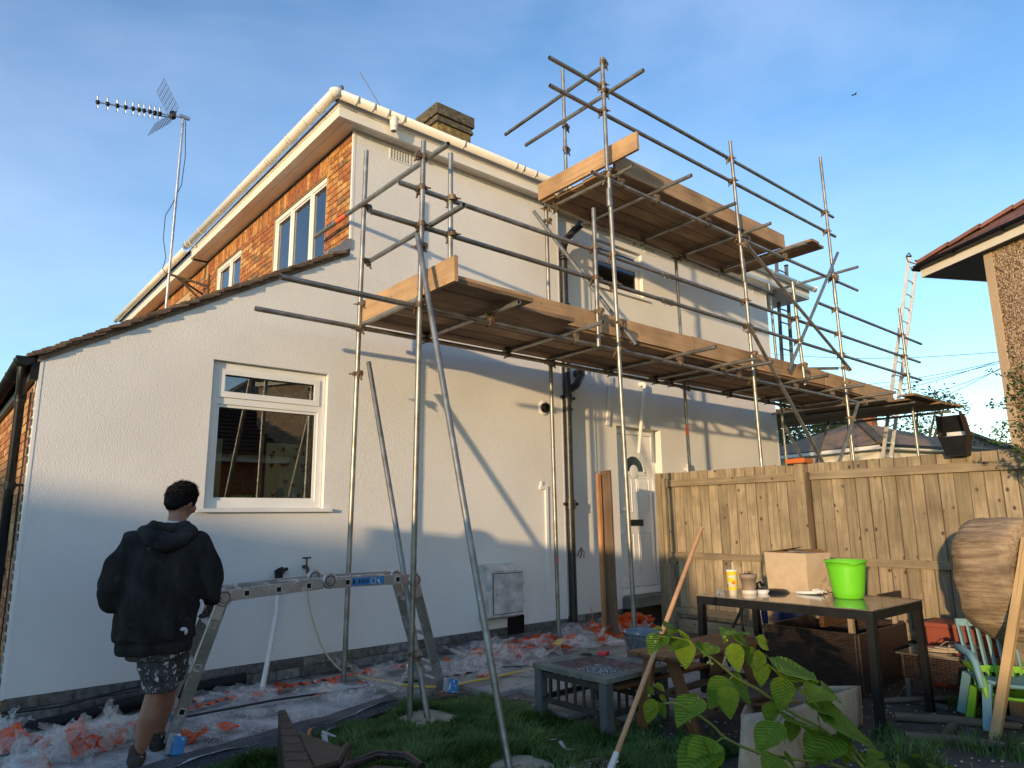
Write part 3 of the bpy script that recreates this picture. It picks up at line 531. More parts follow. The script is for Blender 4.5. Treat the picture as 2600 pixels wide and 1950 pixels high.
# ----- lean-to roof
sl_=(4.25-2.73)/(3.24-.625); ang=math.atan(sl_)
rf=MB(); rf.prism([(.50,2.68),(3.25,2.68+sl_*2.75),(3.25,2.74+sl_*2.75),(.50,2.74)],D+.03,13,'y'); rf.build('lean_to_roof','roof_dark',H)
vm=MB(); vm.prism([(.60,2.710),(3.24,2.710+sl_*2.64),(3.22,2.785+sl_*2.62),(.60,2.785)],D-.014,D+.09,'y'); vm.build('verge_mortar','verge_mortar',H)
tm=MB(); tm.add([(0,0,0),(.165,0,0),(.165,.3,0),(0,.3,0),(0,0,.024),(.165,0,.020),(.165,.3,.018),(0,.3,.022)],[(0,3,2,1),(4,5,6,7),(0,1,5,4),(1,2,6,5),(2,3,7,6),(3,0,4,7)])
tile=tm.mesh('verge_tile',material='roof_tile')
dx_,dz_=math.cos(ang),math.sin(ang)
for i in range(29):
    s=.0+i*.103; x=.55+s*dx_; zz_=2.780+(x-.60)*sl_
    for lay in range(2):
        a=ang-.16+random.uniform(-.03,.03); X=(math.cos(a),0,math.sin(a)); Z=(-math.sin(a),0,math.cos(a))
        M=axes(X,(0,1,0),Z,(x-.02+lay*.03,D-.055+random.uniform(-.02,.012)+lay*.012,zz_-.012+lay*.02))
        if x<3.12: place(tile,'verge_tile',M,H)
ld=MB(); ld.prism([(2.98,4.16),(3.26,4.33),(3.26,4.44),(3.19,4.42),(3.12,4.33),(3.0,4.25)],D-.02,D+.03,'y'); ld.box(XC-.012,D+.02,4.2,XC,11.5,4.40); ld.build('lead_flashing','lead',H)
rt_=MB()
for j in range(34):
    for i in range(27):
        x=.5+i*.1; y=D+.2+j*.17
        zb=2.745+(x-.5)*sl_
        rt_.add([(x-.01,y,zb+.004),(x+.13,y,zb+.13*sl_+.014),(x+.13,y+.163,zb+.13*sl_+.014),(x-.01,y+.163,zb+.004),(x-.01,y,zb+.02),(x-.01,y+.163,zb+.02),(x+.12,y,zb+.12*sl_+.02),(x+.12,y+.163,zb+.12*sl_+.02)],[(0,3,5,4),(4,5,7,6)])
rt_.build('roof_tiles','roof_tile',H,kind='stuff')
# lean-to gutter, end cap and downpipe
def halfgutter(mb,p0,p1,r,n=12,t=.004,out=None):
    p0=Vector(p0);p1=Vector(p1);d=(p1-p0).normalized(); s=d.cross(Vector((0,0,1))).normalized()
    vs=[]
    for p in (p0,p1):
        for rr in (r,r-t):
            for i in range(n+1):
                a=math.pi+math.pi*i/n; vs.append(p+s*math.cos(a)*rr+Vector((0,0,1))*math.sin(a)*rr*1.12)
    m=n+1; fs=[]
    for i in range(n): fs+=[(i,i+1,2*m+i+1,2*m+i),(m+i+1,m+i,3*m+i,3*m+i+1)]
    fs+=[(0,m,3*m,2*m),(n,2*m+n,3*m+n,m+n)]+[(i,m+i,m+i+1,i+1) for i in range(n)]+[(2*m+i,2*m+i+1,3*m+i+1,3*m+i) for i in range(n)]
    mb.add(vs,fs,True)
gt=MB(); halfgutter(gt,(.52,D+.0,2.745),(.52,13,2.735),.062); 
cap=[(.52+.064*math.cos(math.pi+math.pi*i/12),2.745+.072*math.sin(math.pi+math.pi*i/12)) for i in range(13)]
gt.prism(cap,D-.01,D+.002,'y')
for y in (6.62,7.3,8.0,8.7,9.4): 
    q=MB(); halfgutter(gt,(.52,y,2.745),(.52,y+.03,2.745),.068)
gt.box(.58,D+.02,2.60,.615,13,2.72); gt.box(.565,D+.015,2.57,.61,D+.06,2.75)
lg=gt.build('gutter','black_plastic',H,label='black plastic gutter with a capped end on the lean-to')
dp=MB(); dp.path([(.52,6.62,2.70),(.52,6.62,2.60),(.53,6.68,2.50),(.535,6.70,2.44),(.535,6.70,.1)],.034,16)
for z in (2.46,2.44,1.75,1.1): dp.tube((.535,6.7,z-.03),(.535,6.7,z+.03),.041,16)
dp.box(.535,6.69,1.745,.62,6.71,1.765); dp.build('downpipe','black_plastic',H)
cb=MB(); cb.path([(.60,6.72,2.5),(.605,6.74,1.9),(.60,6.73,1.6),(.607,6.75,.9),(.6,6.72,.5)],.005,6); cb.path([(.60,6.62,2.52),(.6,6.66,2.1),(.603,6.65,1.2)],.004,6); cb.build('wall_cable','cable',H)
# ----- main eaves
XF,YF=3.0,6.33; XE=13.32
sf=MB(); sf.box(XF,YF,ZS,XE,D,ZS+.012); sf.box(6.40,D,ZS,XE,DR,ZS+.0115); sf.box(12.15,DR,ZS,XE,16,ZS+.011); sf.box(XF,D,ZS,XC,11.66,ZS+.0105)
for s_ in (.08,): sf.box(XF+.02,YF+.075,ZS-.004,XE-.02,YF+.08,ZS); 
sf.box(XF+.10,YF+.1,ZS-.004,XF+.106,11.66,ZS)
sf.build('soffit','upvc_cream',H)
fa=MB(); fa.box(XF-.012,YF-.012,ZS-.018,XE+.012,YF,ZS+.17); fa.box(XF-.012,YF,ZS-.018,XF,11.66,ZS+.17); fa.box(XE,YF,ZS-.018,XE+.012,16,ZS+.17); fa.box(XF-.022,YF-.022,ZS+.10,XE+.022,YF-.012,ZS+.17); fa.box(XF-.022,YF-.012,ZS+.10,XF-.012,11.66,ZS+.17); fa.build('fascia','upvc_cream',H)
gm=MB(); GZ=ZS+.195; GR=.060
gx,gy=XF-.10,YF-.10
halfgutter(gm,(gx+.02,gy,GZ),(XE+.1,gy,GZ),GR); halfgutter(gm,(gx,gy+.02,GZ),(gx,11.66,GZ),GR)
gm.lathe((gx,gy,GZ),[(.001,-.078),(.03,-.074),(.05,-.055),(.064,-.03),(.072,0.0),(.066,.004)],20)
for x in (3.12,3.32,3.50,3.70,4.55,5.38,5.5,5.72,6.9,8.1,9.3,10.5,11.7,12.6,13.3): halfgutter(gm,(x,gy,GZ+.001),(x+.028,gy,GZ+.001),GR+.0055)
for y in (6.6,6.9,7.35,7.42,8.0,8.07,9.0,9.9,10.8,11.5): halfgutter(gm,(gx,y,GZ+.001),(gx,y+.028,GZ+.001),GR+.0055)
gm.lathe((XE+.1,gy,GZ-.0),[(.0,0),(.066,-.0)],12,'x')
gm.build('gutter','upvc_cream',H,label='cream plastic gutter turning the corner of the main roof')
go=MB(); go.path([(3.61,gy,GZ-.03),(3.61,gy,GZ-.12),(3.61,gy,GZ-.20)],[.055,.042,.036],18,hole=True); go.build('gutter_outlet','upvc_cream',H)
tube_=MB(); tube_.tube((XF-.03,6.6,GZ-.06),(XF-.03,9.6,GZ-.06),.012,8); tube_.build('roof_vent_strip','galvanised',H)
br=MB(); br.bar((3.02,6.33,GZ-.02),(3.02,6.33,GZ+.16),.03,.008,(0,1,0)); br.path([(3.02,6.33,GZ+.1),(3.0,6.30,GZ+.15),(2.98,6.32,GZ+.13)],.008,8); br.build('hip_iron','rusty_steel',H)
# ----- main hip roof with chimney
tp=.735; AX,AY=(XF+XE)/2,YF+(XE-XF)/2; ze=GZ-.02; za=ze+tp*(XE-XF)/2
rm=MB(); rm.add([(XF,YF,ze),(XE,YF,ze),(AX,AY,za),(AX,17.2,za),(XF,17.2,ze),(XE,17.2,ze)],[(0,1,2),(4,0,2,3),(1,5,3,2),(4,5,1,0),(3,5,4)]); rm.build('main_roof','roof_dark',H)
rr=MB()
for k in range(30):
    a=k/30; b=(k+1)/30+.006
    for (ex,) in ((XE,),(XF,)):
        p=Vector((ex,YF,ze)).lerp(Vector((AX,AY,za)),a); q=Vector((ex,YF,ze)).lerp(Vector((AX,AY,za)),b)
        rr.bar(p+Vector((0,0,.02)),q+Vector((0,0,.03)),.20,.03)
rr.build('hip_tiles','roof_dark',H,kind='stuff')
crs=MB(); 
for k in range(1,40):
    t0=k/40; y=YF+t0*(AY-YF); z=ze+t0*(za-ze); x0=XF+t0*(AX-XF); x1=XE-t0*(XE-AX)
    crs.bar((x0,y,z+.004),(x1,y,z+.004),.16,.012,(0,-tp,1))
    crs.bar((x0-.0,YF+.1+t0*(AY-YF),z+.012),(x0,17,z+.012),.16,.02,(-tp,0,1))
crs.build('roof_tiles','roof_dark',H,kind='stuff')
cx_,cy_=8.50,12.3
ch=MB(); ch.box(cx_-.47,cy_-.38,8.6,cx_+.47,cy_+.38,10.32); ch.build('chimney_stack','chimney_stone',H)
cc=MB(); 
for (e,z0,z1) in ((.05,10.32,10.40),(.02,10.40,10.49),(.07,10.49,10.76)): cc.box(cx_-.47-e,cy_-.38-e,z0,cx_+.47+e,cy_+.38+e,z1)
cc.lathe((cx_-.25,cy_+.1,10.76),[(.12,0),(.11,.08),(.13,.1),(.1,.1)],14); cc.build('chimney_cap','chimney_cap',H,bevel=.02)
# ----- air bricks / vents
def vent(x0,x1,z0,z1,y,nx=7,nz=5,m='upvc'):
    f=MB(); w=.012
    f.box(x0-w,y-.008,z0-w,x1+w,y+.001,z0); f.box(x0-w,y-.008,z1,x1+w,y+.001,z1+w); f.box(x0-w,y-.008,z0,x0,y+.001,z1); f.box(x1,y-.008,z0,x1+w,y+.001,z1)
    px=(x1-x0)/nx; pz=(z1-z0)/nz; bw=.35
    for i in range(nx+1): f.box(x0+i*px-px*bw/2,y-.0065,z0,x0+i*px+px*bw/2,y-.001,z1)
    for j in range(nz+1): f.box(x0,y-.0062,z0+j*pz-pz*bw/2,x1,y-.0015,z0+j*pz+pz*bw/2)
    v=f.build('air_vent',m,H); k=MB(); k.box(x0,y-.0012,z0,x1,y+.004,z1); k.build('vent_opening','black_metal',v); return v
vent(3.72,3.98,5.56,5.69,D); vent(8.47,8.72,5.62,5.72,DR,9,4); vent(11.68,11.92,5.62,5.72,DR,9,4)
vent(5.42,5.65,.13,.31,D,6,5,'black_plastic')
# ----- windows
def window(wname,x0,x1,z0,z1,y,transoms=(),fw_=.06,axis='y',mull=(),glass='glass',frame_mat='upvc',dep=.06,fs=.035):
    """frame in plane y (axis='y', faces -Y) or plane x (axis='x', faces -X)"""
    f=MB()
    def B(a0,d0,b0,a1,d1,b1):
        if axis=='y': f.box(a0,y+d0,b0,a1,y+d1,b1)
        else: f.box(y+d0,a0,b0,y+d1,a1,b1)
    B(x0,0,z0,x1,dep,z0+fw_); B(x0,0,z1-fw_,x1,dep,z1); B(x0,0,z0+fw_,x0+fw_,dep,z1-fw_); B(x1-fw_,0,z0+fw_,x1,dep,z1-fw_)
    xs=[x0+fw_]+[v for m in mull for v in (m-fw_/2,m+fw_/2)]+[x1-fw_]
    for m in mull: B(m-fw_/2,.0,z0+fw_,m+fw_/2,dep,z1-fw_)
    W=None; panes=[]
    for k in range(0,len(xs),2):
        zs=[z0+fw_]+[v for t in transoms for v in (t-fw_/2,t+fw_/2)]+[z1-fw_]
        for t in transoms: B(xs[k],.0,t-fw_/2,xs[k+1],dep,t+fw_/2)
        for j in range(0,len(zs),2): panes.append((xs[k],xs[k+1],zs[j],zs[j+1]))
    for (a,b,c,d) in panes:
        e=fs*.45  # inner bead, set back in two steps
        B(a,.015,c,b,dep,c+e); B(a,.015,d-e,b,dep,d); B(a,.015,c+e,a+e,dep,d-e); B(b-e,.015,c+e,b,dep,d-e)
    W=f.build(wname,frame_mat,H)
    for (a,b,c,d) in panes:
        e=fs*.45; k=MB(); yy=y+.03
        if axis=='y': k.box(a+e,yy,c+e,b-e,yy+.006,d-e)
        else: k.box(yy,a+e,c+e,yy+.006,b-e,d-e)
        k.build('pane',glass,W)
        s=MB(); t=.006
        if axis=='y':
            s.box(a+e,yy-.004,c+e,b-e,yy-.001,c+e+t); s.box(a+e,yy-.004,d-e-t,b-e,yy-.001,d-e); s.box(a+e,yy-.004,c+e+t,a+e+t,yy-.001,d-e-t); s.box(b-e-t,yy-.004,c+e+t,b-e,yy-.001,d-e-t)
        else:
            s.box(yy-.004,a+e,c+e,yy-.001,b-e,c+e+t); s.box(yy-.004,a+e,d-e-t,yy-.001,b-e,d-e); s.box(yy-.004,a+e,c+e+t,yy-.001,a+e+t,d-e-t); s.box(yy-.004,b-e-t,c+e+t,yy-.001,b-e,d-e-t)
        s.build('gasket','cable',W)
    return W
W1=window('window',1.935,3.055,1.575,2.915,D+.055,transoms=(2.555,),fw_=.065,fs=.06)
opn=MB(); 
sb=MB(); sb.box(2.0,D+.040,2.585,2.99,D+.056,2.640); sb.box(2.0,D+.040,2.80,2.99,D+.056,2.850); sb.box(2.0,D+.040,2.64,2.055,D+.056,2.80); sb.box(2.935,D+.040,2.64,2.99,D+.056,2.80); sb.build('opening_sash','upvc',W1)
si=MB(); si.prism([(D-.055,1.535),(D+.06,1.545),(D+.06,1.575),(D-.055,1.562)],1.86,3.13,'x'); si.build('sill','upvc',W1)
W2=window('window',7.24,8.37,4.82,5.55,DR+.06,transoms=(5.31,),fw_=.055,fs=.05,glass='glass_obscure')
si=MB(); si.prism([(DR-.05,4.78),(DR+.06,4.79),(DR+.06,4.82),(DR-.05,4.81)],7.14,8.47,'x'); si.build('sill','upvc',W2)
W3=window('window',7.155,8.765,4.35,5.465,XC+.03,fw_=.055,axis='x',mull=(7.63,8.23),fs=.05)
W4=window('window',10.0,11.15,4.55,5.465,XC+.03,fw_=.055,axis='x',mull=(10.55,),fs=.05)
# rooms behind the windows
rm=MB(); 
def room(x0,y0,z0,x1,y1,z1,open_,m):
    k=MB(); t=.02
    k.box(x0,y0,z0-t,x1,y1,z0); k.box(x0,y0,z1,x1,y1,z1+t)
    if open_!='y': k.box(x0,y0-t,z0,x1,y0,z1)
    k.box(x0,y1,z0,x1,y1+t,z1)
    if open_!='x': k.box(x0-t,y0,z0,x0,y1,z1)
    k.box(x1,y0,z0,x1+t,y1,z1); return k.build('room_lining',m,H)
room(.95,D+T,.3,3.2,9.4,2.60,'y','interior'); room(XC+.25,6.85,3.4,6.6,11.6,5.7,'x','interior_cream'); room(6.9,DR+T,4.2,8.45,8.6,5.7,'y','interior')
kc=MB(); kc.box(1.0,D+.30,1.45,3.15,D+.62,1.52); kc.box(1.0,9.0,1.5,1.9,9.3,2.3); kc.build('kitchen_counter','interior_cream',H)
gp=MB(); gp.box(1.90,7.0,1.52,2.22,7.02,2.25); gp.build('room_door','blind_yellow',H)
rbld=MB(); rbld.box(2.66,7.0,1.5,3.16,7.02,2.24); rbl=rbld.build('roller_blind','blind_yellow',H)
fl=MB()
for _ in range(26):
    x=random.uniform(2.70,3.12); z=random.uniform(1.58,2.20); s=random.uniform(.018,.035)
    fl.add([(x,6.996,z-s),(x+s*.8,6.996,z),(x+s*.5,6.996,z+s),(x,6.996,z+s*.4),(x-s*.5,6.996,z+s),(x-s*.8,6.996,z)],[(0,1,2,3),(0,3,4,5)])
    fl.add([(x-.002,6.996,z-s),(x+.002,6.996,z-s),(x+.012,6.996,z-s-.05),(x+.008,6.996,z-s-.05)],[(0,1,2,3)])
fl.build('flower_print','flower_red',rbl)
def curtain(y0,y1,z0,z1,x,n=60,name='curtain'):
    k=MB(); vs=[];fs=[]
    for i in range(n+1):
        y=y0+(y1-y0)*i/n; 
        for j in range(5):
            z=z0+(z1-z0)*j/4; vs.append((x+.018*math.sin(i*1.05)+.006*math.sin(i*.37+j),y,z))
    for i in range(n):
        for j in range(4): a=i*5+j; fs.append((a,a+5,a+6,a+1))
    k.add(vs,fs,True); return k.build(name,'curtain',H)
curtain(7.17,7.50,4.35,5.18,XC+.16); curtain(8.0,8.32,4.35,5.2,XC+.16)
# ----- front door
DY=DR+.13
drf=MB(); drf.box(7.60,DY,.39,7.67,DY+.07,2.75); drf.box(8.55,DY,.39,8.62,DY+.07,2.75); drf.box(7.67,DY,2.66,8.55,DY+.07,2.75); drf.box(7.67,DY,.39,8.55,DY+.07,.45); drf.box(7.66,DY-.02,.355,8.58,DY+.05,.39)
DF=drf.build('door_frame','upvc',H)
dl=MB(); dl.box(7.675,DY+.02,.455,8.545,DY+.06,2.655)
DL=dl.build('door','upvc',H)
def ridge(x0,x1,z0,z1,w=.018,p=.010):
    k=MB()
    for (a,b,c,d) in ((x0,x1,z0,z0+w),(x0,x1,z1-w,z1),(x0,x0+w,z0+w,z1-w),(x1-w,x1,z0+w,z1-w)):
        k.prism([(DY+.02,c),(DY+.02-p,(c+d)/2),(DY+.02,d)],a,b,'x') if (b-a)>(d-c) else k.prism([(a,DY+.02),((a+b)/2,DY+.02-p),(b,DY+.02)],c,d,'z')
    k.box(x0+.045,DY+.012,z0+.045,x1-.045,DY+.02,z1-.045)
    return k.build('moulded_panel','upvc',DL)
for (x0,x1) in ((7.76,8.06),(8.16,8.46)):
    ridge(x0,x1,1.50,2.02); ridge(x0,x1,.62,1.22)
bot=MB(); bot.box(7.70,DY+.008,.47,8.52,DY+.02,.55); bot.build('weather_bar','upvc',DL)
arch=MB(); cxa,cza,ra=8.11,2.08,.27
outer=[(cxa+ra*math.cos(a),cza+ra*math.sin(a)) for a in [math.pi*i/16 for i in range(17)]]; inner=[(cxa+(ra-.035)*math.cos(a),cza+.03+(ra-.045)*math.sin(a)) for a in [math.pi*i/16 for i in range(17)]]
vs=[(p[0],DY+.004,p[1]) for p in outer]+[(p[0],DY+.004,p[1]) for p in inner]+[(p[0],DY+.02,p[1]) for p in outer]+[(p[0],DY+.02,p[1]) for p in inner]
fs=[]
for i in range(16): fs+=[(i,i+1,18+i,17+i),(34+i+1,34+i,i,i+1),(17+i,18+i,52+i,51+i)]
arch.add(vs,fs); arch.box(cxa-ra,DY+.004,cza-.03,cxa+ra,DY+.02,cza+.03); arch.lathe((cxa,DY+.004,cza+.03),[(.10,0),(.10,.0),(.075,-.008),(.001,-.008)],20,'y')
arch.build('arch_moulding','upvc',DL)
ag=MB(); ag.prism([(p[0],p[1]) for p in inner],DY+.014,DY+.017,'y'); ag.build('pane','glass_obscure',DL)
agb=MB(); agb.prism([(p[0],p[1]) for p in inner],DY+.0175,DY+.0195,'y'); agb.build('pane_backing','black_metal',DL)
lb=MB(); lb.box(8.00,DY+.005,1.315,8.28,DY+.02,1.405); lb.build('letter_flap','black_plastic',DL)
hd=MB(); hd.box(7.70,DY-.004,1.40,7.735,DY+.02,1.62); hd.path([(7.715,DY-.01,1.56),(7.715,DY-.05,1.56),(7.80,DY-.05,1.56)],.011,8); hd.build('door_handle','upvc',DL)
st=MB(); st.box(7.58,DR-.10,.205,8.64,DR+.12,.35); st.build('doorstep','stone_edge',H,bevel=.008)
# ----- wall pipes and fittings (fixed to the house)
sp=MB(); sp.tube((6.47,D-.03,.16),(6.47,D-.03,4.95),.052,20)
for z in (3.02,1.62,4.25): sp.tube((6.47,D-.03,z-.05),(6.47,D-.03,z+.05),.066,20); sp.tube((6.36,D-.03,z),(6.60,D-.03,z),.022,10); 
for z in (2.86,1.66,1.57,4.32): sp.tube((6.47,D-.03,z-.012),(6.47,D-.03,z+.012),.070,20)
for z in (4.98,5.02,5.06): sp.tube((6.47,D-.03,z-.012),(6.47,D-.03,z+.012),.062,20)
sp.path([(6.47,D-.03,5.02),(6.47,D-.03,5.14),(6.50,D-.06,5.26),(6.58,D-.12,5.38),(6.66,D-.18,5.47),(6.70,D-.22,5.58),(6.70,D-.22,5.72)],.050,18)
sp.path([(6.50,D-.03,3.12),(6.62,D-.05,3.20),(6.74,D-.03,3.34),(6.80,DR-.0,3.42)],[.05,.052,.052,.05],16); sp.tube((6.76,D-.0,3.36),(6.80,D+.03,3.42),.065,16)
sp.build('soil_pipe','black_iron',H)
rv=MB(); rv.lathe((6.08,D-.012,2.85),[(.001,-.05),(.045,-.05),(.06,-.03),(.062,0),(.075,.006)],20,'y')
for k in range(4): rv.box(6.03,D-.075,2.81+k*.022,6.13,D-.06,2.82+k*.022)
rv.build('extractor_outlet','black_plastic',H); rc=MB(); rc.lathe((6.06,D-.004,2.845),[(.095,.004),(.095,-.004),(.06,-.006)],24,'y'); rc.build('outlet_collar','upvc_cream',H)
cd=MB(); cd.box(6.045,D-.022,.42,6.085,D,1.83); cd.box(5.97,D-.02,1.84,6.00,D,1.90); cd.box(5.95,D-.024,1.80,6.085,D-.002,1.845); cd.build('conduit','upvc',H)
cd=MB(); cd.box(7.10,DR-.020,2.06,7.135,DR,3.05); cd.box(7.10,DR-.02,3.3,7.13,DR,4.75); cd.build('conduit','upvc_cream',H)
cd=MB(); cd.bar((7.50,DR-.03,3.46),(7.38,DR-.03,2.73),.055,.03,(0,1,0)); cd.build('cable_trunking','upvc_cream',H)
ov=MB(); ov.path([(8.19,DR,3.42),(8.19,DR-.06,3.42),(8.19,DR-.09,3.40)],.036,14); ov.path([(8.19,DR-.09,3.42),(8.05,DR-.12,2.95),(7.87,DR-.17,2.34)],.027,14,hole=True); ov.build('overflow_pipe','upvc_cream',H)
pk=MB(); pk.box(9.15,DR-.05,2.14,9.25,DR,2.20); pk.box(9.17,DR-.09,2.10,9.26,DR-.03,2.26); pk.build('foam_plug','film_dusty',H,bevel=.02)
hk=MB(); hk.path([(6.72,DR-.01,.95),(6.70,DR-.05,1.0),(6.72,DR-.07,1.05),(6.76,DR-.05,1.0),(6.75,DR-.02,.92)],.008,6); hk.path([(6.74,DR-.05,1.06),(6.76,DR-.09,1.0),(6.74,DR-.1,.93)],.007,6); hk.build('wall_hook','rusty_steel',H)
wp=MB(); wp.path([(2.60,6.36,.93),(2.55,6.26,.66),(2.47,6.18,.34),(2.38,6.10,.0)],.022,14); wp.tube((2.69,D,1.01),(2.69,D-.05,1.01),.022,14); wp.path([(2.69,D-.048,1.01),(2.69,D-.055,1.01)],[.024,.024],14,hole=False); wp.build('waste_pipe','white_pipe',H)
we=MB(); we.path([(2.66,D-.03,1.0),(2.61,D-.08,.99),(2.60,6.37,.90)],[.034,.040,.034],14); we.build('pipe_elbow','black_plastic',H)
hw=MB(); hw.lathe((2.69,D-.056,1.01),[(.001,0),(.017,0)],14,'y'); hw.build('pipe_mouth','black_metal',H)
# meter box
mb=MB(); mb.prism([(D,.32),(D,.93),(D-.06,.93),(D-.22,.87),(D-.22,.36),(D-.06,.32)],4.98,5.47,'x'); MBx=mb.build('meter_box','meter_box',H,bevel=.012)
mg=MB(); mg.box(5.017,D-.224,.392,5.458,D-.2205,.838); mg.build('door_gap','cable',MBx)
md=MB(); md.box(5.025,D-.232,.40,5.45,D-.221,.83); md.box(5.10,D-.238,.775,5.37,D-.231,.787); md.box(5.10,D-.238,.435,5.37,D-.231,.447); md.box(5.22,D-.236,.787,5.26,D-.231,.80); md.box(5.45,D-.238,.50,5.462,D-.224,.53); md.box(5.45,D-.238,.70,5.462,D-.224,.73); md.build('box_door','meter_box',MBx)
lk=MB(); lk.lathe((5.06,D-.234,.61),[(.008,0),(.008,-.004),(.001,-.004)],10,'y'); lk.build('lock','black_metal',MBx)
# aerial bracket rod above the roof
# ================= NEIGHBOURING HALF OF THE HOUSE =================
NH=thing('adjoining_house','adjoining half of the brick house, beyond the television aerial','house',(3.3,14,0))
k=MB(); k.box(XC+.012,11.72,3.9,XC+.25,17,ZS-.03); k.build('front_wall','mortar',NH)
jb=MB(); z=4.4; r=0
while z<5.44:
    y=11.72; q=r
    while y<16.9:
        L=.215 if q%2 else .1025
        if not(12.7<y+L and y<13.9 and z>4.5): jb.box(XC+random.uniform(-.002,.002),y,z,XC+.03,y+L,z+.065)
        y+=L+.01; q+=1
    z+=.075;r+=1
y=11.75
while y<16.9: jb.box(XC+random.uniform(-.002,.002),y,5.48,XC+.03,y+.062,5.69); y+=.072
jb.build('brick','brick_front_joined',NH,kind='stuff')
k=MB(); k.box(XF+.035,11.68,ZS-.03,XC,17,ZS-.02); k.build('soffit','upvc_cream',NH)
k=MB(); k.box(XF+.015,11.68,ZS-.05,XF+.035,17,ZS+.13); k.build('fascia','upvc_cream',NH)
k=MB(); halfgutter(k,(XF-.085,11.68,ZS+.155),(XF-.085,17,ZS+.155),.058)
for y in (11.3,12.2,13.1,14,14.9,15.8,16.6): halfgutter(k,(XF-.085,y,ZS+.152),(XF-.085,y+.03,ZS+.152),.064)
k.build('gutter','upvc_cream',NH)
k=MB(); k.box(XC+.02,12.7,4.55,XC+.08,13.95,5.465); wn_=k.build('window','upvc',NH); k=MB(); k.box(XC+.012,12.8,4.65,XC+.019,13.28,5.38); k.box(XC+.012,13.36,4.65,XC+.019,13.85,5.38); k.build('pane','glass',wn_)

# small things standing inside the kitchen window
def sillthing(name,label,cat,loc): return thing(name,label,cat,loc)
q=sillthing('soap_dispenser','clear pump soap bottle inside the kitchen window, right side','bottle',(2.88,6.80,1.63)); k=MB(); k.lathe((2.88,6.80,1.62),[(.001,0),(.028,0),(.03,.01),(.03,.09),(.012,.11),(.012,.125),(.001,.125)],16); k.build('bottle','upvc',q); k=MB(); k.tube((2.88,6.8,1.74),(2.88,6.8,1.775),.005,8); k.bar((2.85,6.8,1.778),(2.89,6.8,1.778),.012,.01); k.build('pump','upvc',q)
k=MB(); k.lathe((2.74,6.80,1.62),[(.001,0),(.038,0),(.042,.01),(.042,.11),(.03,.13),(.03,.15)],18); o=k.build('glass_jar','pot_taupe'); tag(o,'empty glass jar inside the kitchen window beside the soap bottle','jar')
q=sillthing('house_plant','bushy green plant in a bowl inside the kitchen window','plant',(2.38,6.85,1.62)); k=MB(); k.lathe((2.38,6.85,1.61),[(.001,0),(.07,0),(.10,.09),(.095,.09)],18); k.build('bowl','green_plastic',q)
k=MB(); rg0=random.Random(8)
for _ in range(420):
    d_=Vector((rg0.gauss(0,.085),rg0.gauss(0,.05),abs(rg0.gauss(0,.09)))); pp=Vector((2.38,6.86,1.70))+d_; xx=Vector((rg0.gauss(0,1),rg0.gauss(0,1),rg0.gauss(0,1))).normalized(); yy=xx.orthogonal().normalized(); k.add([pp,pp+xx*.018+yy*.008,pp+xx*.036,pp+xx*.018-yy*.008],[(0,1,2,3)])
k.build('foliage','shrub_leaf',q)
k=MB(); k.bar((2.02,6.86,1.62),(2.10,6.9,1.88),.05,.012); k.bar((2.0,6.9,1.60),(2.02,6.9,1.72),.04,.04); o=k.build('dish_brush','blue_chair'); tag(o,'pale blue dish brush leaning inside the kitchen window, left corner','brush')

k=MB(); k.box(1.95,D+.32,2.60,3.05,D+.34,2.86)
for i in range(6): k.box(1.95,D+.312,2.615+i*.04,3.05,D+.32,2.625+i*.04)
k.build('reflection_panel','grey_plastic',H)  # pale slatted panel added behind the top pane to imitate its reflections
# ================= SCAFFOLD =================
YO,YI=4.85,6.06; RO,RI=YO+.055,YI-.055; TR=.0242
SC=thing('scaffold','two lift tube and board scaffold standing along the white side wall','scaffold',(8,5.4,0))
def tb(name,p0,p1,r=TR,m='galvanised',label=None):
    p0=Vector(p0);p1=Vector(p1); k=MB(); d=(p1-p0); L=d.length; x,y,z=frame(d,(0,0,1) if abs(d.normalized().z)<.95 else (1,0,0))
    nseg=5; bo=random.uniform(-.004,.004)*(L/4); pts=[(L*i/nseg,bo*math.sin(math.pi*i/nseg),0) for i in range(nseg+1)]
    k.path(pts,r,14,hole=True); me=k.mesh(name,material=m); o=place(me,name,axes(x,y,z,p0),SC)
    if label: o['label']=label
    return o
STD=[((3.06,YO,-.05),(3.12,YO,4.80)),((3.44,YO+.03,3.55),(3.44,YO+.03,4.81)),((5.74,YO,-.05),(5.63,YO,5.38)),((5.61,YO,5.34),(5.60,YO,6.80)),((5.35,YO,3.23),(5.35,YO,4.81)),((8.47,YO,-.05),(8.38,YO,4.95)),((8.36,YO,4.80),(8.29,YO,6.71)),((9.83,YO,3.33),(9.74,YO,4.91)),((11.24,YO,-.05),(11.15,YO,5.0)),((11.15,YO,4.95),(11.14,YO,7.46)),((13.92,YO,-.05),(13.83,YO,5.28)),
 ((3.12,YI,0),(3.19,YI,5.27)),((5.82,YI,0),(5.78,YI,5.38)),((8.57,YI,0),(8.52,YI,5.36)),((11.39,YI,0),(11.29,YI,5.54)),((6.17,YI,5.5),(6.16,YI,7.56)),((13.9,YI,0),(13.9,YI,3.4)),((11.9,8.3,0),(11.9,8.3,5.2)),((14.7,8.0,0),(14.7,8.0,3.4))]
for a,b in STD: tb('standard',a,b)
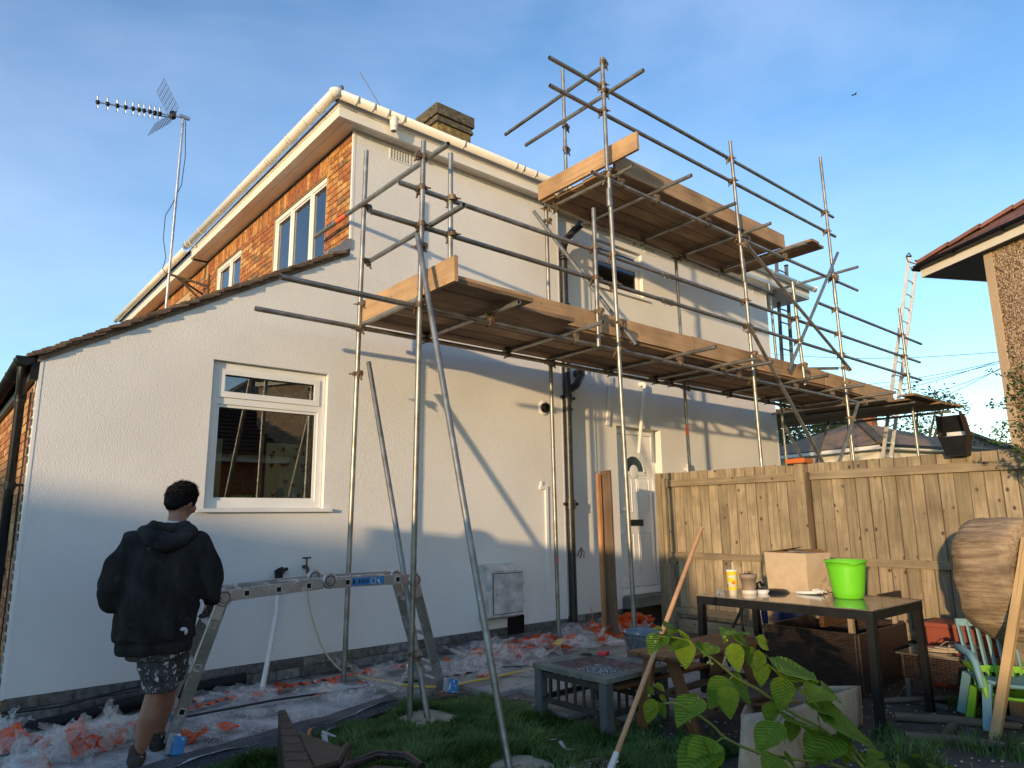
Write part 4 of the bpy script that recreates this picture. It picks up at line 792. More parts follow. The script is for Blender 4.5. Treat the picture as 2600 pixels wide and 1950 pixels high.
LED=[('ledger',(1.90,RO,3.26),(6.5,RO,3.26)),('ledger',(6.3,RO+.01,3.25),(11.72,RO,3.26)),('ledger',(2.11,RI,3.32),(6.4,RI,3.32)),('ledger',(6.3,RI,3.32),(11.9,RI,3.32)),
 ('guard_rail',(2.91,RO,4.355),(6.75,RO,4.35)),('guard_rail',(6.7,RO,4.35),(14.70,RO,4.35)),('guard_rail',(2.64,RO,4.005),(6.6,RO,4.01)),('guard_rail',(6.55,RO,4.01),(14.64,RO,3.99)),('guard_rail',(10.62,RO,4.77),(14.9,RO,4.75)),
 ('guard_rail',(4.78,RO,6.455),(11.52,RO,6.485)),('guard_rail',(4.78,RO,6.11),(11.52,RO,6.13)),
 ('ledger',(5.41,RO,5.29),(8.5,RO,5.285)),('ledger',(8.4,RO,5.29),(12.18,RO,5.30)),('ledger',(5.68,RI,5.39),(8.6,RI,5.37)),('ledger',(8.5,RI,5.37),(11.35,RI,5.35)),
 ('ledger',(14.75,4.5,3.33),(14.75,8.6,3.33)),('ledger',(12.0,4.55,3.30),(12.0,9.0,3.30)),('ledger',(11.6,7.9,3.30),(15.0,7.9,3.30)),
 ('transom',(3.20,6.15,3.375),(3.20,4.93,3.375)),('transom',(3.95,6.15,3.36),(3.93,4.50,3.36)),('transom',(5.09,6.15,3.37),(5.05,4.50,3.37)),('transom',(5.80,6.15,3.375),(5.78,5.22,3.375)),('transom',(6.84,6.15,3.37),(6.87,4.40,3.37)),('transom',(7.80,6.15,3.37),(7.80,4.44,3.37)),('transom',(8.15,6.15,3.37),(8.17,4.42,3.375)),('transom',(9.66,6.15,3.38),(9.68,4.42,3.385)),('transom',(10.8,6.15,3.37),(10.83,4.41,3.38)),('transom',(12.0,6.2,3.38),(11.95,4.40,3.38)),('transom',(13.3,6.6,3.38),(13.3,4.6,3.38)),
 ('transom',(5.92,6.15,5.455),(5.92,4.72,5.46)),('transom',(6.59,6.2,5.43),(6.59,4.39,5.43)),('transom',(7.69,6.2,5.43),(7.69,4.49,5.44)),('transom',(8.66,6.2,5.44),(8.66,4.54,5.45)),('transom',(9.71,6.2,5.43),(9.71,4.57,5.44)),('transom',(11.38,6.15,5.42),(11.38,4.53,5.44)),
 ('guard_rail',(3.13,7.12,4.64),(3.17,4.53,4.65)),('guard_rail',(3.25,6.0,4.05),(3.25,4.41,4.06)),('guard_rail',(5.66,6.72,6.69),(5.66,4.88,6.74)),('guard_rail',(5.66,6.30,6.34),(5.66,4.30,6.36)),
 ('brace',(5.60,6.10,5.30),(5.87,4.76,3.31)),('brace',(8.32,YO-.055,5.20),(11.30,YO-.055,3.74)),('brace',(11.28,YO-.06,5.74),(9.42,YO+.02,3.50)),('raker',(8.30,YO-.055,3.97),(10.9,YO-.055,1.3)),('raker',(3.03,YO-.06,3.86),(2.905,3.48,-.04)),('raker',(3.25,YI-.06,2.98),(3.15,4.74,-.04)),
 ('brace',(11.46,YO-.05,3.22),(10.3,YO-.05,1.9)),('brace',(11.30,YI-.05,2.98),(12.2,YI-.05,2.0)),('brace',(13.2,6.1,3.2),(12.2,6.1,2.0)),('transom',(9.9,5.9,3.75),(11.2,4.95,3.78))]
for n_,a,b in LED: tb(n_,a,b)
# painted marks on tubes
for p0,p1 in (((3.135,6.58,4.641),(3.138,6.36,4.641)),((5.818,YI,.93),(5.818,YI,.99)),((8.545,YI,2.62),(8.545,YI,2.78))):
    k=MB(); k.tube(p0,p1,TR+.0012,14,caps=False); k.build('paint_mark','tape_orange',SC)
# couplers
def coupler_mesh():
    k=MB(); r=TR+.007
    k.tube((0,0,-.024),(0,0,.024),r,14); k.tube((-.024,.055,0),(.024,.055,0),r,14)
    k.box(-.02,.018,-.02,.02,.04,.02); k.tube((.030,-.03,0),(.058,.012,0),.007,8); k.tube((.045,-.012,0),(.075,-.03,0),.008,8); k.box(.03,-.012,-.016,.05,.022,.016)
    k.tube((0,.055+.03,-.02),(0,.08,-.058),.007,8); k.box(-.016,.045,-.05,.016,.07,-.024); k.tube((0,.075,-.05),(0,.095,-.07),.009,8)
    return k.mesh('coupler',material='rusty_steel')
CM=coupler_mesh()
def sleeve_mesh():
    k=MB(); k.tube((0,0,-.11),(0,0,.11),TR+.006,14); k.box(.018,-.014,-.11,.036,.014,.11)
    for z in (-.05,.05): k.tube((.03,0,z),(.055,0,z),.010,8)
    return k.mesh('sleeve_coupler',material='galvanised')
SM=sleeve_mesh()
def coup(p,a,b):
    """a: direction of tube through p, b: direction of second tube lying 55 mm away towards 'side'"""
    p=Vector(p); z=Vector(a).normalized(); x=Vector(b[0]); x=(x-z*x.dot(z)).normalized(); y=z.cross(x)
    if y.dot(Vector(b[1]))<0: x=-x; y=-y
    x=y.cross(z); place(CM,'coupler',axes(x,y,z,p),SC)
XX,YY,ZZ=(1,0,0),(0,1,0),(0,0,1)
def xs(z,pts):
    for x in pts: coup((x,YO,z),ZZ,(XX,(0,1,0)))
xs(3.26,(3.10,5.69,8.42,11.19)); xs(4.355,(3.11,3.44,5.35,5.66,8.39,9.77,11.17,13.85)); xs(4.005,(3.11,3.44,5.35,5.67,8.40,9.79,11.18,13.87)); xs(4.76,(11.16,13.84))
xs(6.46,(5.60,8.30,11.14)); xs(6.12,(5.60,8.31,11.14)); xs(5.29,(5.63,8.36,11.15))
for x,z in ((3.17,3.32),(5.79,3.32),(8.55,3.32),(11.33,3.32),(5.78,5.37),(8.52,5.36),(11.30,5.35)): coup((x,YI,z),ZZ,(XX,(0,-1,0)))
for x in (3.93,5.06,6.86,7.8,8.16,9.68,10.82,12.0): coup((x,RO,3.26),XX,(YY,(0,0,1))); coup((x,RI,3.32),XX,(YY,(0,0,1)))
for x in (5.92,6.59,7.69,8.66,9.71,11.38): coup((x,RO,5.29),XX,(YY,(0,0,1))); coup((x,RI,5.38),XX,(YY,(0,0,1)))
for (x,y,z) in ((3.12,YO,4.65),(3.18,YI,4.64),(3.19,YI,4.05),(5.60,YO,6.74),(5.60,YO,6.36),(6.16,YI,6.36),(6.16,YI,6.70)): coup((x,y,z),ZZ,(YY,(1,0,0) if x>3.15 and x<4 else (-1 if x<5 else 1,0,0)))
for (x,y,z) in ((3.1,YO,3.78),(8.40,YO,3.90),(11.16,YO,3.76),(8.36,YO,5.15),(11.15,YO,5.3),(5.35,YO,3.62),(5.69,YO,3.55),(9.79,YO,3.63),(3.44,YO+.03,3.62),(11.2,YO,2.95),(11.17,YO,3.52),(8.41,YO,3.60),(3.09,YO,.42)): coup((x,y,z),ZZ,(XX,(0,-1,0)))
for (x,y,z) in ((3.16,YI,2.86),(3.19,YI,3.58),(5.78,YI,5.2)): coup((x,y,z),ZZ,(XX,(0,-1,0)))
for p in ((5.62,YO,5.02),(8.37,YO,4.72),(11.15,YO,4.96)): place(SM,'sleeve_coupler',Matrix.Translation(p),SC)
for (x,z) in ((6.7,4.352),(6.68,4.012)): place(SM,'sleeve_coupler',axes((0,0,-1),(0,1,0),(1,0,0),(x,RO,z)),SC)
# decks: boards laid side by side, every board its own part
def deck(x0,x1,ys,z,w=.220,t=.038,m='scaffold_board'):
    for y in ys: board('deck_board',(x0+random.uniform(-.03,.03),y,z+random.uniform(0,.004)),(x1+random.uniform(-.03,.03),y+random.uniform(-.006,.006),z+random.uniform(0,.004)),w,t,m,SC)
YS=[5.08+i*.236 for i in range(5)]
ZB=3.375+.026+.019
deck(3.24,7.10,YS,ZB); deck(7.12,10.98,YS,ZB); deck(11.0,12.35,YS,ZB)
deck(3.22,4.15,[4.63],ZB); deck(3.24,4.9,[4.855],ZB)
deck(5.82,9.74,[5.08+i*.236 for i in range(5)],5.46+.045)
for i,x in enumerate((9.92,10.15)): board('deck_board',(x,4.52+i*.04,5.505),(x+.03,6.15-i*.1,5.505),.222,.038,'scaffold_board',SC)
for i in range(11):
    x=12.5+i*.23; board('deck_board',(x,4.62+(.4 if i<3 else .0)-(0.03*i if i>6 else 0),ZB+.0),(x+random.uniform(-.02,.02),8.5,ZB),.222,.038,'scaffold_board',SC)
for i in range(4): board('deck_board',(12.9+i*.4,4.56+i*.01,ZB+.042),(14.9,4.58+i*.23,ZB+.042),.222,.038,'scaffold_board',SC) if i<2 else None
# toe boards
def toe(p0,p1,w=.225,label=None,m='toe_board'): 
    o=board('toe_board',p0,p1,w,.038,m,SC,upv=Vector((0,1,0)) if abs(p1[0]-p0[0])>abs(p1[1]-p0[1]) else Vector((1,0,0)),jit=.005)
    return o
toe((3.58,4.965,3.545),(7.15,4.96,3.545)); toe((7.17,4.96,3.55),(10.7,4.96,3.55)); toe((10.72,4.96,3.545),(13.3,4.96,3.52))
toe((3.205,6.12,3.50),(3.205,4.46,3.50)); toe((5.76,6.16,5.63),(5.76,4.51,5.63)); toe((5.86,4.96,5.60),(9.80,4.96,5.60)); 
# sole pads under the standards
def padb(cx,cy,s,rot,label):
    k=MB(); c,sn=math.cos(rot),math.sin(rot)
    P=[(cx+a*c-b*sn,cy+a*sn+b*c) for a,b in ((-s,-s*.9),(s,-s),(s*1.05,s*.8),(-s*.9,s))]
    k.prism(P,-.055,-.035,'z'); o=k.build('sole_board','pad_board'); tag(o,label,'board','boards under the scaffold feet')
padb(3.14,4.74,.22,.5,'square board in the grass under the crossed pair of scaffold feet'); padb(2.98,3.46,.21,.7,'board in the grass under the long raker foot nearest the camera')
# ================= LADDERS =================
def ladder(name,label,p0,p1,side,w=.40,rung=.28,m='aluminium_bright',group=None,top=True):
    p0=Vector(p0);p1=Vector(p1); d=(p1-p0); L=d.length; d.normalize(); s=Vector(side).normalized(); n=d.cross(s)
    t=thing(name,label,'ladder',p0,group)
    for k_ in (0,1):
        a=p0+s*w*k_; k=MB(); k.bar(a,a+d*L,.028,.068,n); st_=k.build('stile',m,t)
        k=MB(); k.bar(a+d*L,a+d*(L+.035),.036,.078,n); k.build('end_cap','black_plastic',st_)
    i=.2
    while i<L-.1: 
        k=MB(); a=p0+d*i; k.tube(a,a+s*w,.015,10); k.build('rung',m,t); i+=rung
    return t
ladder('extension_ladder','tall aluminium extension ladder leaning on the far end of the scaffold',(14.9,6.5,-.05),(14.9,4.92,6.58),(1,0,0))
ladder('access_ladder','grey ladder rising from the far deck just beyond the house corner',(13.05,6.9,3.45),(13.05,6.8,6.6),(1,0,0),m='grey_metal')
# ================= TELEVISION AERIAL =================
AE=thing('television_aerial','aluminium television aerial on a tall mast bracketed to the brick front','aerial',(2.65,11.5,4.7))
k=MB(); k.tube((2.645,11.5,4.72),(2.66,11.5,8.08),.021,12); k.build('mast','aluminium',AE)
k=MB(); k.bar((1.42,11.5,7.865),(2.74,11.5,8.10),.02,.02); k.bar((2.6,11.48,8.09),(2.76,11.52,8.11),.05,.05); k.build('boom','aluminium',AE)
el=MB(); ebl=MB()
for i,u in enumerate((0,.11,.22,.315,.40,.47,.53,.60,.66,.72)):
    x=1.43+u*1.0*1.28/1.0*.95; z=7.865+(x-1.42)*.178
    el.bar((x-.015,11.5-.11,z+.055),(x+.01,11.5+.11,z-.055),.008,.006); el.bar((x+.012,11.5+.02,z-.085),(x-.014,11.5-.02,z+.085),.007,.006); ebl.lathe((x,11.5,z),[(.001,-.05),(.03,-.02),(.03,.02),(.001,.04)],8)
el.build('elements','aluminium',AE); ebl.build('element_clips','black_plastic',AE)
hb=MB(); hb.lathe((2.50,11.5,8.06),[(.001,-.08),(.05,-.04),(.05,.06),(.001,.09)],8); hb.bar((2.2,11.5,7.96),(2.5,11.5,8.02),.012,.012); hb.build('dipole_box','black_plastic',AE)
for sgn in (1,-1):
    k=MB(); o0=Vector((2.54,11.5,8.07)); dirp=Vector((-.27,0,.46)) if sgn>0 else Vector((-.34,0,-.38))
    for i in range(7):
        q=o0+dirp*(.08+i*.15); k.bar(q+Vector((0,-.23,0)),q+Vector((0,.23,0)),.005,.005)
    for j in range(8):
        yy=-.23+j*.0657; k.bar(o0+dirp*.08+Vector((0,yy,0)),o0+dirp*.98+Vector((0,yy,0)),.005,.005)
    k.build('reflector','grey_metal',AE)
k=MB(); k.bar((2.62,11.5,5.34),(3.26,11.45,5.24),.03,.03); k.bar((2.75,11.5,5.33),(3.26,11.5,4.92),.03,.03); k.bar((2.75,11.52,5.33),(3.26,11.8,5.2),.025,.025); k.bar((3.245,11.45,4.8),(3.245,11.45,5.45),.04,.03); k.build('bracket','rusty_steel',AE)
k=MB(); k.path([(2.70,11.5,8.05),(2.74,11.5,7.4),(2.72,11.5,6.9),(2.60,11.5,6.5),(2.52,11.5,6.3),(2.52,11.5,5.9),(2.58,11.5,5.6),(2.55,11.5,5.4),(2.63,11.5,5.3)],.006,6); k.build('aerial_cable','cable',AE)
# thin rod above gutter
k=MB(); k.tube((4.62,8.0,7.0),(4.07,8.0,7.66),.006,6); o=k.build('thin_rod','galvanised'); tag(o,'thin grey rod slanting up above the cream gutter','rod')
# ================= FENCE =================
FX=7.4
F=thing('garden_fence','weathered wooden board fence running from the house door towards the camera','fence',(FX,3.7,0))
y=5.70;i=0
while y>1.45:
    wdt=random.choice((.125,.125,.13,.12)); 
    if not(3.70<y<3.86):
        top=2.0+random.uniform(-.006,.006)
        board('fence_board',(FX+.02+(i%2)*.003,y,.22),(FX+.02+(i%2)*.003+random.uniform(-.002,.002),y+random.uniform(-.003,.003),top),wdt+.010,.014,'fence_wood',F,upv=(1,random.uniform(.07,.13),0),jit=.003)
    y-=wdt+.004; i+=1
def rail(z,h,y0,y1,arr=True,t=.035,x=FX-.012):
    p=board('fence_rail',(x,y0,z),(x,y1,z),h,t,'fence_rail',F,upv=(1,0,0),jit=.002); return p
for (z,h) in ((1.86,.085),(.965,.075),(.30,.075)):
    rail(z,h,5.60,3.835); rail(z,h,3.725,1.45)
for (a,b) in ((5.60,3.92),(3.70,1.45)): board('gravel_board',(FX+.01,a,.12),(FX+.01,b,.12),.15,.03,'fence_rail',F,upv=(1,0,0))
board('fence_post',(FX-.02,3.78,-.1),(FX-.02,3.78,2.0),.10,.09,'fence_rail',F,upv=(1,0,0)); board('fence_post',(FX-.02,3.70,-.1),(FX-.02,3.70,1.9),.03,.03,'dark_timber',F,upv=(1,0,0))
board('fence_post',(FX-.01,5.72,-.1),(FX-.01,5.72,2.0),.09,.075,'fence_rail',F,upv=(1,0,0)); board('fence_post',(FX-.04,5.63,-.1),(FX-.04,5.63,1.93),.045,.04,'fence_rail',F,upv=(1,0,0))
board('fence_post',(FX-.06,5.60,-.1),(FX-.06,5.60,.86),.11,.09,'fence_rail',F,upv=(1,0,0))
k=MB(); k.prism([(FX-.12,3.68),(FX+.08,3.68),(FX+.08,3.90),(FX-.12,3.90)],2.0,2.05,'z'); k.prism([(FX-.06,3.74),(FX+.02,3.74),(FX+.02,3.84),(FX-.06,3.84)],2.05,2.06,'z'); k.build('post_cap','orange_cap',F,bevel=.006)
for yy in (3.76,3.80):
    k=MB(); k.lathe((FX-.068,yy,1.52+(.0)),[(.001,-.006),(.009,-.004),(.009,0)],8,'x'); k.build('screw_head','aluminium',F)
# black tub wedged on the fence top
k=MB(); T_=thing('hopper_head','black plastic square hopper caked with mortar, sitting on the fence top','hopper',(FX-.1,2.2,1.97))
a=[(-.09,.115),(.09,.115),(.09,-.115),(-.09,-.115)]
def tubsh(k,z0,z1,s0,s1,inset=0,cx=FX-.09,cy=2.215):
    vs=[]
    for z,s in ((z0,s0),(z1,s1)):
        vs+= [(cx+p[0]*s,cy+p[1]*s+(z-1.97)*.05,z) for p in a]
    return vs
vs=tubsh(k,1.965,2.14,.72,1.0)+[(v[0]-.03,v[1],v[2]) for v in tubsh(k,2.14,2.35,1.0,.86)[4:]]
k.add(vs,[(3,2,1,0),(0,1,5,4),(1,2,6,5),(2,3,7,6),(3,0,4,7),(5,6,10,9),(4,5,9,8),(6,7,11,10)]); 
ki=MB(); ki.add([(FX-.172,2.215+.105,2.14),(FX-.01,2.215+.10,2.16),(FX-.01,2.215-.10,2.16),(FX-.172,2.215-.105,2.14),(FX-.015,2.30,2.33),(FX-.015,2.13,2.33)],[(0,1,2,3),(1,4,5,2)]); ki.build('mortar_crust','meter_box',T_)
k.tube((FX-.07,2.16,2.33),(FX-.07,2.16,2.38),.012,8); k.build('tub_shell','black_plastic',T_)
k=MB(); k.path([(FX-.05,1.80,1.98),(FX-.07,1.82,2.02),(FX-.08,1.78,2.0),(FX-.1,1.70,1.93),(FX-.1,1.62,1.80),(FX-.09,1.56,1.62),(FX-.1,1.5,1.45)],.011,8); k.path([(FX-.06,1.60,1.95),(FX-.08,1.61,1.85),(FX-.1,1.56,1.72),(FX-.09,1.50,1.65)],.010,8); o=k.build('hanging_bracket','cable'); tag(o,'bent black iron bracket hooked over the fence beside the shrub','bracket')
# ================= PEBBLEDASHED HOUSE ON THE RIGHT =================
WP=Vector((11.0,2.69,0)); av=Vector((-.4825,-.8759,0)).normalized(); bv=Vector((-av.y,av.x,0)); 
if bv.x<0: bv=-bv
PH=thing('pebbledashed_house','brown pebbledashed house with a brown tiled roof at the right edge','house',WP)
def R3(u,v,z): return WP+av*u+bv*v+Vector((0,0,z))
def rbox(k,u0,v0,z0,u1,v1,z1):
    vs=[R3(u,v,z) for z in (z0,z1) for (u,v) in ((u0,v0),(u1,v0),(u1,v1),(u0,v1))]
    k.add(vs,[(0,3,2,1),(4,5,6,7),(0,1,5,4),(1,2,6,5),(2,3,7,6),(3,0,4,7)])
k=MB(); rbox(k,.13,0,-.3,9,8,5.0); k.build('wall','pebbledash',PH)
k=MB(); rbox(k,0,-.012,-.3,.13,.3,4.99); rbox(k,0,.3,-.3,.10,8,4.99); k.build('corner_band','rough_plaster',PH)
k=MB(); rbox(k,-.97,-.12,5.0,9,8,5.015); k.build('soffit','grey_metal',PH)
k=MB(); rbox(k,-.97,-.135,4.99,9,-.12,5.14); rbox(k,-.985,-.135,4.99,-.97,8,5.14); k.build('fascia','cream_wall',PH)
k=MB(); halfgutter(k,R3(-1.0,-.20,5.17),R3(9,-.20,5.17),.055); halfgutter(k,R3(-1.04,-.2,5.17),R3(-1.04,8,5.17),.055)
for u in (-.3,.5,1.3,2.1): halfgutter(k,R3(u,-.2,5.172),R3(u+.03,-.2,5.172),.064)
k.build('gutter','black_plastic',PH)
tpr=.62; ap=4.0
k=MB(); e0=5.18; k.add([R3(-1.0,-.16,e0),R3(9,-.16,e0),R3(9,4,e0+4.16*tpr),R3(3.16,4,e0+4.16*tpr),R3(-1.0,8,e0)],[(0,1,2,3),(0,3,4)]); k.build('roof','roof_brown',PH)
k=MB(); i=0
for r in range(18):
    v=-.2+r*.235; z=e0-.02+(v+.16)*tpr; u=-1.0+(v+.16)*1.0
    while u<3.3:
        p=R3(u,v,z+.02); q=R3(u+.29,v,z+.02)
        a_=bv*.28+Vector((0,0,.28*tpr)); n_=Vector((0,0,.022))
        k.add([p,q,q+a_,p+a_,p+n_,q+n_,q+a_+n_*.3,p+a_+n_*.3],[(0,3,2,1),(4,5,6,7),(0,1,5,4),(1,2,6,5),(2,3,7,6),(3,0,4,7)]); u+=.30
k.build('roof_tile','roof_brown',PH,kind='stuff')
k=MB()
for i in range(14):
    p=R3(-1.0,-.16,e0).lerp(R3(3.16,4,e0+4.16*tpr),i/14); q=R3(-1.0,-.16,e0).lerp(R3(3.16,4,e0+4.16*tpr),(i+1.05)/14); k.bar(p+Vector((0,0,.03)),q+Vector((0,0,.05)),.22,.05)
k.build('hip_tiles','roof_brown',PH)
k=MB(); k.path([R3(-1.02,-.16,5.22),R3(-1.13,-.2,5.30),R3(-1.16,-.2,5.40),R3(-1.09,-.2,5.43),R3(-1.06,-.2,5.37)],.010,6); k.build('hip_iron','rusty_steel',PH)
k=MB(); 
for i in range(6):
    for j in range(4): k.add([R3(.75+i*.04,-.004,4.50+j*.05),R3(.765+i*.04,-.004,4.50+j*.05),R3(.765+i*.04,-.004,4.52+j*.05),R3(.75+i*.04,-.004,4.52+j*.05)],[(0,1,2,3)])
k2=MB(); rbox(k2,.72,-.003,4.48,1.0,0,4.70); vv=k2.build('air_vent','rough_plaster',PH); k.build('vent_holes','black_metal',vv)
# ================= FAR BUNGALOWS, TREES, WIRES =================
def bungalow(label,C0,v1,L1,L2,ze,pitch,roofm,chim=None,bricks=True):
    C0=Vector((C0[0],C0[1],0)); v1=Vector((v1[0],v1[1],0)).normalized(); v2=Vector((v1.y,-v1.x,0))
    B=thing('far_bungalow',label,'bungalow',C0)
    P=lambda a,b,z: C0+v1*a+v2*b+Vector((0,0,z))
    def bx(a0,b0,z0,a1,b1,z1,mt,name,par=B):
        k=MB(); vs=[P(a,b,z) for z in (z0,z1) for (a,b) in ((a0,b0),(a1,b0),(a1,b1),(a0,b1))]; k.add(vs,[(0,3,2,1),(4,5,6,7),(0,1,5,4),(1,2,6,5),(2,3,7,6),(3,0,4,7)]); return k.build(name,mt,par)
    bx(0,0,-.3,L1,L2,ze,'cream_wall','wall')
    if bricks: bx(-.02,.0,-.3,0,1.1,ze-.55,'brick_front_joined','brick_panel'); bx(-.02,2.6,-.3,0,4.6,ze-.75,'brick_front_joined','brick_panel')
    w_=bx(-.05,1.25,ze-1.5,-.021,2.5,ze-.45,'upvc','window'); bx(-.06,1.45,ze-1.4,-.051,1.85,ze-.55,'table_glass','pane',w_); bx(-.06,1.95,ze-1.4,-.051,2.4,ze-.55,'table_glass','pane',w_)
    bx(2.0,-.06,ze-1.5,2.7,-.001,ze-.95,'grey_metal','window')
    bx(1.0,-.05,ze-.42,1.1,-.001,ze-.34,'black_metal','air_vent')
    bx(-.36,-.36,ze-.02,L1+.3,L2+.3,ze+.08,'upvc','fascia'); bx(-.42,-.42,ze+.03,-.36,L2+.3,ze+.10,'black_plastic','gutter')
    h=min(L1,L2)/2+.35; t=math.tan(pitch); e=.4; z0=ze+.10; zt=z0+h*t
    k=MB(); c=[P(-e,-e,z0),P(L1+e,-e,z0),P(L1+e,L2+e,z0),P(-e,L2+e,z0)]
    if L1<L2: r=[P(L1/2,L1/2,zt),P(L1/2,L2-L1/2,zt)]; fs=[(0,1,4),(1,2,5,4),(2,3,5),(3,0,4,5)]
    else: r=[P(L2/2,L2/2,zt),P(L1-L2/2,L2/2,zt)]; fs=[(0,1,5,4),(1,2,5),(2,3,4,5),(3,0,4)]
    k.add(c+r,fs); k.build('roof',roofm,B)
    k=MB()
    for i in range(16): k.bar(c[0].lerp(r[0],i/16)+Vector((0,0,.06)),c[0].lerp(r[0],(i+1.02)/16)+Vector((0,0,.08)),.24,.06)
    for i in range(10): k.bar(r[0].lerp(r[1],i/10)+Vector((0,0,.06)),r[0].lerp(r[1],(i+1.02)/10)+Vector((0,0,.08)),.24,.06)
    k.build('hip_tiles','chimney_cap',B)
    if chim:
        a,b=chim; q=P(a,b,0); k=MB(); k.box(q.x-.22,q.y-.22,zt-.6,q.x+.22,q.y+.22,zt+.32); k.box(q.x-.25,q.y-.25,zt+.32,q.x+.25,q.y+.25,zt+.38); cs=k.build('chimney','brick_front_joined',B); k=MB(); k.lathe((q.x,q.y,zt+.38),[(.09,0),(.08,.18),(.10,.2)],12); k.build('chimney_pot','terracotta',cs)
    return B
bungalow('far bungalow with a brown hipped roof, brick chimney and cream walls beyond the fence',(20.2,8.05),(.24,.97),4.4,4.3,3.2,.40,'roof_olive',chim=(2.0,2.4))
bungalow('second far bungalow whose brown roof shows behind the black hopper',(30.5,7.75),(.0,1.0),4.2,5,3.5,.47,'roof_olive',bricks=False)
bungalow('third far bungalow with a low brown roof behind the shrub',(38,6.3),(.0,1.0),3.4,6,4.0,.34,'roof_brown',bricks=False)
def tree(label,base,h,r,n,seed,leaf=.22,squash=.8,m='tree_leaf'):
    rg=random.Random(seed); b=Vector(base); T_=thing('broadleaf_tree',label,'tree',b)
    k=MB(); k.path([b,b+Vector((.1,0,h*.25)),b+Vector((0,.1,h*.5)),b+Vector((.1,0,h*.8))],[.3,.22,.15,.05],10)
    cl=[]
    for i in range(26):
        a=rg.uniform(0,6.28); t=rg.uniform(.35,.95); ro=r*rg.uniform(.45,1)*(1-.5*abs(t-.6)); e=b+Vector((math.cos(a)*ro,math.sin(a)*ro,h*t+rg.uniform(0,.8)))
        s=b+Vector((0,0,h*rg.uniform(.25,.6))); k.path([s,s.lerp(e,.5)+Vector((0,0,.2)),e],[.09,.06,.02],6); cl.append((e,rg.uniform(.5,1.0)*r*.36))
    k.build('trunk','tree_bark',T_)
    vs=np.zeros((n*4,3)); 
    for i in range(n):
        c,cr=cl[rg.randrange(len(cl))]; d=Vector((rg.gauss(0,1),rg.gauss(0,1),rg.gauss(0,1)*squash)); d=d.normalized()*cr*(rg.random()**.33)
        p=c+d; u=Vector((rg.gauss(0,1),rg.gauss(0,1),rg.gauss(0,.6))).normalized(); v=u.orthogonal().normalized(); L=leaf*rg.uniform(.5,1.2)
        vs[i*4]=p; vs[i*4+1]=p+u*L*.5+v*L*.3; vs[i*4+2]=p+u*L; vs[i*4+3]=p+u*L*.5-v*L*.3
    me=bpy.data.meshes.new('crown'); me.from_pydata(vs.tolist(),[],[(4*i,4*i+1,4*i+2,4*i+3) for i in range(n)]); me.materials.append(MATS[m]); place(me,'crown',Matrix.Translation((0,0,0)),T_)
tree('dense green tree seen below the far end of the scaffold deck',(24,13.6,-.3),4.6,2.6,9000,1,.17)
tree('green tree rising left of the far bungalow roof',(27,14.2,-.3),5.0,2.4,8000,2,.18)
tree('green tree between the scaffold feet and the far bungalow chimney',(30,14.3,-.3),5.8,2.4,8000,5,.2)
tree('loose open tree showing sky gaps right of the bungalow chimney',(31,11.0,-.3),5.9,2.7,5200,3,.17)
tree('small dark tree at the right end of the far bungalow roof',(40,10.9,-.3),5.6,2.0,2500,4,.2)
for i,(a,b) in enumerate((((20,10.6,5.30),(20,4.2,5.17)),((20,10.5,5.10),(20,4.2,5.15)),((20,11.2,4.6),(20,4.2,5.25)),((20,8.6,3.95),(20,4.2,5.25)),((20,12,6.75),(20,4.0,5.25)),((20.3,9.8,4.3),(20,4.2,5.1)))):
    k=MB(); a=Vector(a);b=Vector(b); k.path([a.lerp(b,t)+Vector((0,0,-.25*math.sin(math.pi*t))) for t in [j/12 for j in range(13)]],.007,5); o=k.build('overhead_wire','cable')
    tag(o,['highest of the thin wires running right from beside the house corner','upper wire of the fan that meets at the pebbledashed house','second wire of the fan that meets at the pebbledashed house','lowest and steepest wire of the fan behind the scaffold','long nearly level wire crossing the sky behind the far ladder','short low wire of the fan beside the right hand house'][i] if i!=4 else 'long nearly level wire crossing the sky behind the far ladder','wire','overhead telephone wires')
k=MB(); bp_=Vector((48,18.1,31)); k.path([bp_+Vector((-.15,0,-.05)),bp_,bp_+Vector((.12,0,.05))],[.02,.05,.02],8); k.add([bp_,bp_+Vector((.1,.22,.14)),bp_+Vector((.22,.1,.03))],[(0,1,2)]); k.add([bp_,bp_+Vector((.1,-.22,.18)),bp_+Vector((.22,-.1,.03))],[(0,1,2)]); o=k.build('bird','cable'); tag(o,'tiny dark bird flying in the blue sky at upper right','bird')
# ================= BEHIND THE CAMERA (seen only in glass, or added to cast shade) =================
GB=thing('shade_block','added unseen garage block beyond the garden on the sunset side','shading',(-21,-5,0))  # added off-view block; its roof slope is shaped to cast the shade line
k=MB(); k.prism([(-16,-.3),(6,-.3),(6,4.30+.13*6-.12),(-16,4.30-.13*16-.12)],-24,-20.2,'x'); k.build('wall','cream_wall',GB)
k=MB(); k.prism([(-16,4.30-.13*16-.12),(6,4.30+.13*6-.12),(6,4.30+.13*6),(-16,4.30-.13*16)],-24.2,-20.0,'x'); k.build('roof','roof_dark',GB)
LF=thing('shade_panel','plain timber panel added on the left out of view to shade the person','fence',(-1.5,3.2,0))  # added off-view panel that keeps the sun off the person
k=MB(); k.box(-1.52,1.6,-.1,-1.48,4.35,1.94); k.build('panel','fence_wood',LF)
BB=thing('opposite_bungalow','brick bungalow with a dark tiled roof standing behind the camera','bungalow',(9,-8,0))
k=MB(); k.box(4.2,-12,-.3,16,-4.5,2.9); k.build('wall','brick_front_joined',BB); k=MB(); k.box(3.9,-12.3,2.9,16.3,-4.2,3.08); k.build('fascia','cream_wall',BB)
